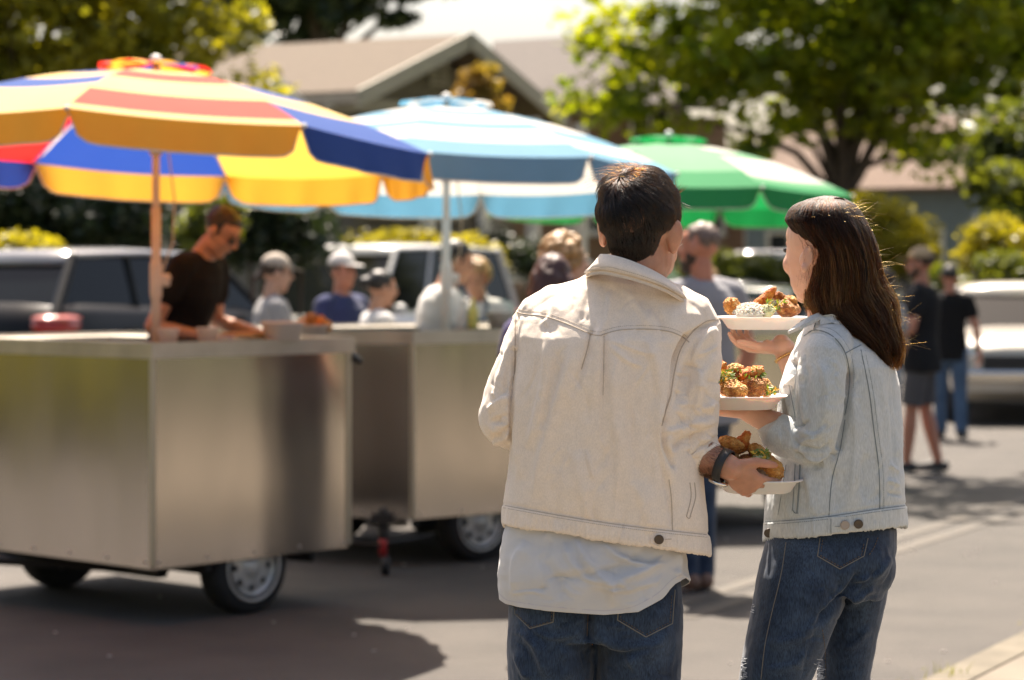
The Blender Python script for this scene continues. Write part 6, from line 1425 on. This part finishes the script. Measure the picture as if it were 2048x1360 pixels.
STW2 = [([(1585, 725), (1586, 790), (1594, 850)], -10, 5, 0), ([(1606, 672), (1625, 662), (1660, 672), (1688, 705), (1698, 745), (1696, 790)], -5, 5), ([(1697, 750), (1690, 830), (1678, 895)], -9, 6, 0), ([(1590, 912), (1630, 936), (1672, 912)], -8, 5, 0), ([(1700, 770), (1710, 850), (1706, 940), (1700, 1010)], 4, 10), ([(1745, 760), (1752, 850), (1760, 940), (1765, 1010)], 4, 10), ([(1780, 760), (1786, 860), (1790, 960)], -3, 8),
        ([(1640, 720), (1650, 780), (1648, 850)], 4, 9), ([(1615, 720), (1612, 780), (1615, 840)], -3, 9), ([(1655, 850), (1630, 870), (1600, 862)], 4, 6), ([(1668, 880), (1640, 900), (1600, 890), (1585, 872)], -5, 5), ([(1620, 840), (1600, 850), (1582, 850)], -4, 5), ([(1665, 905), (1635, 922), (1600, 915)], 3, 6), ([(1640, 875), (1610, 880), (1592, 900)], 3.5, 4),
        ([(1555, 960), (1570, 1000), (1580, 1035)], 3, 9), ([(1610, 940), (1620, 990), (1622, 1030)], 4, 10), ([(1660, 930), (1672, 980), (1668, 1030)], -3.5, 9), ([(1730, 900), (1725, 960), (1735, 1010)], -3, 10), ([(1775, 930), (1800, 945)], 3, 5), ([(1770, 960), (1800, 972)], 3, 5), ([(1772, 985), (1805, 992)], -3, 4), ([(1560, 760), (1570, 800), (1580, 850)], 3, 6)]
hemW = lambda x: 1044-(x-1528)*.105+3*np.sin((x-1528)/60)
def hb2(P, co):
    hy = hemW(P[:, 0]); e = smooth01((P[:, 1]-hy)/3.5); return e*.0018-.0022*np.exp(-((P[:, 1]-hy+3)/3.5)**2)+.0007*np.sin(P[:, 0]*.7)*np.exp(-((P[:, 1]-hy-16)/12)**2)
jkw = mb.remesh('jacket', m_chambray, wom, .0029, 4, lambda me: deform(me, DW, STW2+creases(21, 30, (1700, 730, 1800, 1000), 92, 12, (40, 110), (.5, 1.3), (3, 6))+creases(22, 24, (1600, 700, 1680, 900), 70, 40, (18, 60), (.7, 1.8), (2.6, 5))+creases(23, 16, (1540, 920, 1690, 1020), 90, 15, (30, 70), (.5, 1.2), (3, 5)), [hb2], nz=[(10, .005, (1, 1, .6)), (28, .002, (1, 1, .7)), (75, .0008, (1, 1, 1))])); T_jw = bvh(jkw)
sm_ = lambda n_, pts, **k: seam(n_, T_jw, pts, jkw, m_chseam, **k)
sm_('armhole_seam', [(1608, 672), (1630, 660), (1662, 670), (1688, 700), (1699, 745), (1697, 790), (1690, 830)], r=.0012, lift=.0004)
sm_('armhole_stitch', [(1616, 664), (1640, 654), (1672, 664), (1698, 698), (1708, 742), (1706, 780)], r=.0006, lift=.0003, dash=.004)
sm_('yoke_seam', [(1692, 706), (1706, 698), (1722, 690)], r=.0011, lift=.0004)
sm_('back_seam', [(1722, 700), (1738, 780), (1748, 860), (1758, 940), (1760, 1018)], r=.0011, lift=.0004); sm_('back_stitch', [(1730, 700), (1746, 780), (1756, 860), (1766, 940), (1768, 1018)], r=.0006, lift=.0003, dash=.004)
sm_('side_seam', [(1690, 840), (1680, 900), (1664, 960), (1658, 1030)], r=.0011, lift=.0004)
hx = np.linspace(1530, 1810, 12); sm_('waistband_seam', [(x, float(hemW(x))) for x in hx], r=.0010, lift=.0004); sm_('waistband_stitch', [(x, float(hemW(x))+5) for x in hx], r=.0006, lift=.0003, dash=.004)
sm_('pocket_welt', [(1600, 930), (1598, 975), (1594, 1026)], r=.0018, lift=.0005); sm_('pocket_welt', [(1590, 928), (1588, 975), (1585, 1020)], r=.0009, lift=.0005); sm_('pocket_welt', [(1585, 1020), (1590, 1026), (1596, 1026)], r=.001, lift=.0005)
sm_('front_seam', [(1572, 930), (1565, 975), (1556, 1030)], r=.0008, lift=.0004); sm_('front_seam', [(1578, 770), (1586, 810), (1592, 842)], r=.0008, lift=.0004)
sm_('shoulder_seam', [(1640, 636), (1632, 645), (1628, 658)], r=.0014, lift=.0004)
tp = onsurf(T_jw, [(1656, 1035), (1688, 1033), (1703, 1049), (1690, 1063), (1656, 1066)], .0028, 1)
if len(tp) >= 5:
    mb = MB(); tp = tp[:5]; mb.loft([[p+Vector((0, .004, 0)) for p in tp], tp]); tb = mb.build('waist_tab', m_chambray, jkw)
    for (bx, by, mt, nm) in ((1690, 1050, m_horn2, 'button'), (1717, 1048, m_horn, 'button'), (1537, 1066, m_horn, 'button')):
        h_ = onsurf(T_jw, [(bx, by), (bx+1, by)], .0045, 1)
        if h_:
            c_ = h_[0]; mb = MB(); mb.lathe([(.001, 0), (.0085, 0), (.0095, .001), (.0088, .0026), (.006, .0018), (.001, .0018)], c_, axis='Y', n=24); mb.v = [(x, 2*c_.y-y, z) for x, y, z in mb.v]; mb.build(nm, mt, jkw, smooth=True)
    for a, b in (((1662, 1038), (1662, 1068)), ((1670, 1053), (1680, 1053))): sm_('tab_stitch', [a, b], r=.0007, lift=.0035)
# chest pocket flap, collar, cuffs
fl = onsurf(T_jw, [(1566, 772), (1580, 746), (1592, 750), (1588, 777), (1576, 792), (1564, 798)], .004, 1)
if len(fl) >= 6: mb = MB(); fl = fl[:6]; mb.loft([[p+Vector((0, .006, 0)) for p in fl], fl]); mb.build('pocket_flap', m_chambray, jkw)
mb = MB()
def plate3(pts, th=.006):
    P_ = [wq(*p) for p in pts]; n_ = (P_[1]-P_[0]).cross(P_[2]-P_[0]).normalized(); return [[p-n_*th/2 for p in P_], [p+n_*th/2 for p in P_]]
mb.loft(plate3([(1576, 666, -.06), (1600, 656, -.075), (1640, 636, -.075), (1660, 630, -.05), (1648, 624, -.04), (1622, 634, -.05), (1596, 650, -.055)])); 
mb.loft([[wq(x, y, d)+Vector((0, 0, 0)) for x, y, d in ((1640, 632, -.07), (1664, 628, -.075), (1690, 640, -.06))]+[wq(x, y, d) for x, y, d in ((1690, 655, -.07), (1664, 645, -.085), (1640, 650, -.08))], [wq(x, y, d) for x, y, d in ((1640, 632, -.064), (1664, 628, -.069), (1690, 640, -.054))]+[wq(x, y, d) for x, y, d in ((1690, 655, -.064), (1664, 645, -.079), (1640, 650, -.074))]])
mb.build('collar', m_chambray, jkw)
c0, c1, c2 = wq(1592, 884, -.10), wq(1568, 872, -.09), wq(1550, 862, -.08)
mb = MB(); mb.tube([c0, c0.lerp(c1, .5), c1, c2, c2+(c2-c1)*.08, c2, c1], [.038, .0415, .0415, .0395, .036, .032, .031], 36, round_ends=False)
mb.remesh('cuff', m_chambray, jkw, .0032, 2, lambda me: deform(me, DW, [([(1560, 850), (1566, 880), (1560, 905)], -4, 4), ([(1575, 850), (1580, 880), (1574, 905)], 3, 5)], nz=[(45, .003, (1, 1, 1))], front=.9))
# bracelet on the far wrist
bc = wq(1577, 712, .29); bd = (E2-W2_).normalized(); ba = Vector((1, 0, 0)); ba = (ba-bd*ba.dot(bd)).normalized(); bb_ = bd.cross(ba); mb = MB()
for i in range(34):
    t_ = 2*math.pi*i/34; mb.ell(bc+ba*.030*math.cos(t_)+bb_*.030*math.sin(t_)+bd*.004*math.sin(t_), (.0034,)*3, n=8, m=6)
mb.build('bracelet', m_gold, wom, smooth=True)
# ================================================================ plates and food
m_foam = M('foam_plate', (.72, .69, .67), .5, var=.04, vs=8, sss=.15, spec=.4)
def plate(label, px, py, dy, D, hw, hdp, tilt=(0, 0), rz=0):
    c = Q(px, py, dy, D); t = thing('plate', label, 'plate', tuple(c), 0, 'foam plates of fried chicken'); s = (D+dy)/F
    def rg_(rx, ry, z, n=64):
        out = []
        for j in range(n):
            a = 2*math.pi*j/n; ca, sa = math.cos(a), math.sin(a); p = .72; x = rx*math.copysign(abs(ca)**p, ca); y = ry*math.copysign(abs(sa)**p, sa); out.append(c+Vector((x, y, z+x*tilt[0]+y*tilt[1])))
        return out
    w, d = hw*s, hdp; mb = MB()
    mb.loft([rg_(w*.02, d*.02, -.018), rg_(w*.66, d*.66, -.018), rg_(w*.72, d*.72, -.016), rg_(w*.86, d*.86, .002), rg_(w*.97, d*.97, .0045), rg_(w, d, .0055), rg_(w, d, .003), rg_(w*.96, d*.96, .0015), rg_(w*.86, d*.86, -.0015), rg_(w*.73, d*.73, -.020), rg_(w*.66, d*.66, -.0225), rg_(w*.02, d*.02, -.0225)])
    mb.build('tray', m_foam, t, smooth=True)
    return t, c
def crustmat(name, c1, c2, c3):
    m = bpy.data.materials.new(name); m.use_nodes = True; N = m.node_tree.nodes; L = m.node_tree.links; b = N['Principled BSDF']; b.inputs['Roughness'].default_value = .6; b.inputs['Subsurface Weight'].default_value = .15; b.inputs['Subsurface Radius'].default_value = (1, .4, .1); b.inputs['Subsurface Scale'].default_value = .006
    tc = N.new('ShaderNodeTexCoord'); n1 = N.new('ShaderNodeTexNoise'); n1.inputs['Scale'].default_value = 70; n1.inputs['Detail'].default_value = 6; L.new(tc.outputs['Object'], n1.inputs['Vector'])
    cr = N.new('ShaderNodeValToRGB'); e = cr.color_ramp.elements; e[0].position = .34; e[0].color = (*c1, 1); e[1].position = .66; e[1].color = (*c3, 1); q = e.new(.5); q.color = (*c2, 1); L.new(n1.outputs[0], cr.inputs[0]); L.new(cr.outputs[0], b.inputs['Base Color'])
    n2 = N.new('ShaderNodeTexVoronoi'); n2.inputs['Scale'].default_value = 330; L.new(tc.outputs['Object'], n2.inputs['Vector']); bp = N.new('ShaderNodeBump'); bp.inputs['Strength'].default_value = 1; bp.inputs['Distance'].default_value = .0035; L.new(n2.outputs[0], bp.inputs['Height']); L.new(bp.outputs[0], b.inputs['Normal'])
    return m
CR = [crustmat('crust_golden', (.42, .14, .025), (.62, .27, .05), (.72, .42, .14)), crustmat('crust_brown', (.24, .07, .018), (.42, .15, .03), (.60, .30, .09)), crustmat('crust_orange', (.50, .09, .012), (.66, .19, .02), (.72, .35, .08))]
def lump(name, label, cat, c, rad, rot, mat, amp=.007, seed=0, sub=5, pinch=0, group=None, fs=38):
    bm = bmesh.new(); bmesh.ops.create_icosphere(bm, subdivisions=sub, radius=1)
    M3 = Matrix.Rotation(rot[2], 3, 'Z') @ Matrix.Rotation(rot[1], 3, 'Y') @ Matrix.Rotation(rot[0], 3, 'X'); sv = Vector((seed*3.1, seed*1.7, seed))
    for v in bm.verts:
        d = v.co.normalized(); k = 1-pinch*max(0, d.x)**1.5; p = Vector((d.x*rad[0]*(1+pinch*.35*max(0, d.x)), d.y*rad[1]*k, d.z*rad[2]*k)); n_ = d
        q = p*fs+sv; e = noise.noise(q)*.9+noise.noise(q*2.3)*.55+abs(noise.noise(q*5.2))*.55+abs(noise.noise(q*11))*.38+abs(noise.noise(q*20))*.22
        v.co = M3 @ (p+n_*amp*e)
    me = bpy.data.meshes.new(name); bm.to_mesh(me); bm.free(); me.materials.append(mat); me.polygons.foreach_set('use_smooth', [True]*len(me.polygons))
    o = bpy.data.objects.new(name, me); COL.objects.link(o); o.location = c; XF[o] = Matrix.Translation(c)
    return tag(o, label, cat, group)
def piece(label, px, py, dy, D, w, h, dd, rotd, mi, seed, pinch=0, amp=.006):
    s = (D+dy)/F; return lump('fried_chicken', label, 'fried chicken', Q(px, py, dy, D), (w*s, dd, h*s), (0, R(-rotd), R(rnd.uniform(-20, 20))), CR[mi], amp, seed, 5, pinch, 'pieces of fried chicken')
m_rice = M('rice_white', (.70, .66, .58), .6, var=.12, vs=90, sss=.3)
m_salad = leafmat('herb_leaf', (.04, .10, .02), (.16, .24, .05), .3); m_veg = M('corn_yellow', (.75, .45, .04), .4, sss=.2); m_cab = M('cabbage_pale', (.62, .62, .36), .5, sss=.3, var=.2, vs=120)
def grains(name, label, cat, px, py, dy, D, w, h, d, n, mat, seed, gl=.0055, gr=.0016):
    c = Q(px, py, dy, D); s = (D+dy)/F; rf = random.Random(seed); mb = MB(); mb.ell(c, (w*s*.86, d*.86, h*s*.86), n=20, m=12)
    for i in range(n):
        v = Vector((rf.gauss(0, 1), rf.gauss(0, 1), abs(rf.gauss(0, 1)))).normalized(); r = rf.uniform(.82, 1.04); p = c+Vector((v.x*w*s*r, v.y*d*r, v.z*h*s*r)); a = Vector((rf.gauss(0, 1), rf.gauss(0, 1), rf.gauss(0, .7))).normalized()*gl/2
        mb.tube([p-a, p, p+a], [gr*.6, gr, gr*.6], 5)
    o = mb.build(name, mat, None, smooth=True, recalc=False); return tag(o, label, cat, kind='stuff')
def greens(name, label, px, py, dy, D, w, h, d, n, seed, mats=None, ls=.007):
    c = Q(px, py, dy, D); s = (D+dy)/F; rf = random.Random(seed); mb = MB()
    for i in range(n):
        p = c+Vector((rf.uniform(-1, 1)*w*s, rf.uniform(-1, 1)*d, rf.uniform(-.5, 1)*h*s)); a = Vector((rf.gauss(0, 1), rf.gauss(0, 1), rf.gauss(0, 1))).normalized(); b = a.orthogonal().normalized(); l = ls*rf.uniform(.5, 1.3); mi = rf.choice([0, 0, 1, 2]) if mats else 0
        mid = p+a.cross(b)*l*.25; mb.add([p-a*l, mid-b*l*.45, p+a*l, mid+b*l*.45], [(0, 1, 2), (0, 2, 3)], mi)
    o = mb.build(name, mats or [m_salad], None, recalc=False); return tag(o, label, 'salad', kind='stuff')
SM = [m_salad, m_cab, m_veg]
# upper plate, on her raised hand
DU = 5.0; dU = .27
plate('white foam plate with rice and fried chicken on the woman\'s raised hand', 1523, 638, dU, DU, 91, .095)
piece('small fried chicken piece at the left end of the upper plate', 1464, 613, dU-.02, DU, 13, 17, .022, 25, 0, 1)
grains('rice', 'mound of white rice on the upper plate', 'rice', 1500, 628, dU-.03, DU, 34, 22, .05, 900, m_rice, 3)
piece('long crisp chicken strip standing up from the rice', 1528, 597, dU-.01, DU, 27, 9, .016, 42, 2, 2, .3, .005)
greens('salad', 'green and yellow relish between the chicken on the upper plate', 1552, 612, dU-.03, DU, 20, 12, .03, 110, 5, SM)
piece('small chicken knob on top of the relish on the upper plate', 1560, 592, dU, DU, 13, 8, .016, -10, 1, 3)
piece('golden curl of chicken at the right top of the upper plate', 1580, 602, dU-.01, DU, 12, 9, .018, 15, 0, 4)
piece('big breaded chicken piece at the right of the upper plate', 1574, 618, dU-.02, DU, 24, 15, .035, -8, 1, 5)
grains('rice', 'small heap of dressed rice beside the big breaded piece', 'rice', 1535, 624, dU-.045, DU, 16, 15, .02, 260, m_cab, 9)
# middle plate, partly behind the man's sleeve
DD_ = 5.0; dD = -.08
plate('white foam plate held low on the woman\'s near hand, heaped with chicken', 1483, 795, dD, DD_, 90, .095)
piece('flat breaded chicken piece lying at the front of the middle plate', 1465, 778, dD-.05, DD_, 30, 17, .03, -8, 0, 11)
piece('large brown chicken thigh right of centre on the middle plate', 1505, 772, dD-.03, DD_, 25, 21, .03, -30, 1, 12)
piece('pointed chicken wing on top of the middle plate', 1500, 748, dD-.02, DD_, 26, 14, .022, 28, 2, 13, .35)
piece('knobbly chicken piece at the top centre of the middle plate', 1468, 740, dD, DD_, 16, 11, .02, 10, 0, 14)
piece('dark chicken bit beneath the knobbly piece', 1470, 758, dD-.01, DD_, 12, 14, .016, 60, 1, 15)
piece('chicken corner showing past the man\'s sleeve on the middle plate', 1440, 735, dD-.01, DD_, 12, 14, .02, 0, 2, 16)
piece('pale golden fritter at the right of the middle plate', 1530, 775, dD, DD_, 14, 17, .018, 40, 0, 17)
greens('salad', 'pale cabbage and herb salad at the left of the middle plate', 1449, 755, dD-.035, DD_, 16, 14, .03, 220, 8, SM)
greens('salad', 'dark green herb leaves tucked behind the wing', 1515, 752, dD-.02, DD_, 12, 9, .02, 40, 9, ls=.009)
greens('salad', 'yellow and green garnish at the right rim of the middle plate', 1542, 783, dD-.03, DD_, 9, 10, .02, 60, 10, SM)
greens('salad', 'chopped herbs sprinkled over the middle plate', 1485, 752, dD-.045, DD_, 34, 20, .012, 46, 12, ls=.005)
# lowest plate, in the man's hand
DL = 4.836; dL = .05
plate('white foam plate with golden chicken in the man\'s right hand', 1515, 962, dL, DL, 90, .078)
piece('huge golden crumbed chicken piece at the right of the lowest plate', 1535, 937, dL-.03, DL, 36, 24, .035, -32, 0, 21)
piece('orange chicken strip pointing up at the back of the lowest plate', 1486, 885, dL+.01, DL, 22, 12, .018, 62, 2, 22, .45)
piece('long golden chicken piece lying at the left of the lowest plate', 1462, 889, dL, DL, 27, 13, .024, -10, 0, 23)
piece('crumbly chicken end in the middle of the lowest plate', 1513, 903, dL-.01, DL, 18, 12, .02, -20, 0, 24)
piece('breaded chicken piece low at the left, touching the man\'s thumb', 1455, 915, dL, DL, 20, 22, .03, 10, 1, 25)
piece('dark chicken piece beneath the man\'s thumb', 1500, 930, dL, DL, 26, 20, .03, -20, 1, 26)
grains('rice', 'brown rice heap at the front of the lowest plate', 'rice', 1518, 952, dL-.055, DL, 16, 13, .02, 300, M('rice_brown', (.36, .23, .14), .6, var=.3, vs=100), 19)
greens('salad', 'green and white relish across the chicken of the lowest plate', 1522, 912, dL-.055, DL, 16, 12, .012, 90, 13, SM)
# small food on the carts
def tub(px, py, D, w, h, label, mat, cat='food tub'):
    c = W(px, py, D); s = D/F; r = w*s/2; H = h*s; t = thing('tub', label, cat, tuple(c)); mb = MB()
    mb.lathe([(r*.02, 0), (r*.74, 0), (r*.98, H*.92), (r*1.03, H*.94), (r*1.03, H), (r*.92, H), (r*.70, H*.1), (r*.02, H*.1)], c, n=28); mb.build('cup', mat, t, smooth=True); return t, c
m_cup = M('paper_cup', (.62, .56, .52), .5); m_cupr = M('paper_cup_red', (.5, .10, .09), .5)
zc = lambda px, D: 546+(CH-ZT-.003)*F/D
t, c = tub(337, zc(337, 10.95), 10.95, 44, 30, 'small white and red paper cup beside the umbrella pole', m_cup); mb = MB(); mb.lathe([(.036, .0), (.040, .022), (.041, .022), (.037, .0)], c+Vector((0, 0, .004)), n=24); mb.build('stripe', m_cupr, t)
tub(415, zc(415, 11.1), 11.1, 46, 30, 'small pale paper cup in front of the vendor', m_cup)
tub(565, zc(565, 11.35), 11.35, 88, 38, 'wide cream food tub at the right end of the nearest cart', m_cup)
t = thing('tray', 'low metal tray under the vendor\'s hands', 'tray', tuple(W(490, zc(490, 11.4), 11.4))); mb = MB(); c = W(490, zc(490, 11.4), 11.4); mb.box(c+Vector((0, 0, .012)), (.22, .16, .02), R(40), bev=.006); mb.build('pan', m_galv, t)
mb = MB(); mb.box(c+Vector((0, 0, .03)), (.19, .13, .018), R(40), bev=.006); mb.build('filling', M('filling_tan', (.5, .26, .1), .6, var=.4, vs=50), t)
t = thing('basket', 'basket heaped with golden fried food behind the nearest counter', 'basket', tuple(W(628, zc(628, 12.3)-2, 12.3))); c = W(628, zc(628, 12.3), 12.3); mb = MB()
mb.lathe([(.005, 0), (.06, 0), (.085, .05), (.09, .052), (.09, .056), (.078, .05), (.055, .008), (.005, .008)], c, n=24); mb.build('bowl', m_cup, t, smooth=True)
for i, (x_, z_) in enumerate(((-22, -26), (-6, -38), (12, -30), (24, -20), (2, -20))):
    o = piece('golden fritter %s in the basket behind the nearest counter' % ['at the left', 'topmost', 'right of the top', 'at the right end', 'at the front middle'][i], 628+x_, zc(628, 12.3)+z_*.9, 0, 12.3, 14, 11, .03, 20*i, i % 3, 40+i)
tub(1000, zc(1000, 13.9), 13.9, 56, 34, 'white bowl of food on the second cart by the serving person', m_cup)
m_saucer = M('squeeze_yellow', (.6, .5, .12), .5)
for px_, m_, l in ((925, m_cup, 'white squeeze bottle on the second cart'), (946, m_saucer, 'yellow squeeze bottle on the second cart')):
    c = W(px_, zc(px_, 13.8), 13.8); t = thing('squeeze_bottle', l, 'bottle', tuple(c)); mb = MB(); mb.lathe([(.002, 0), (.028, .002), (.03, .01), (.03, .10), (.02, .125), (.014, .13), (.002, .13)], c, n=20); mb.build('bottle', m_, t, smooth=True); mb = MB(); mb.lathe([(.016, .125), (.016, .14), (.004, .18), (.001, .18)], c, n=16); mb.build('nozzle', m_, t, smooth=True)
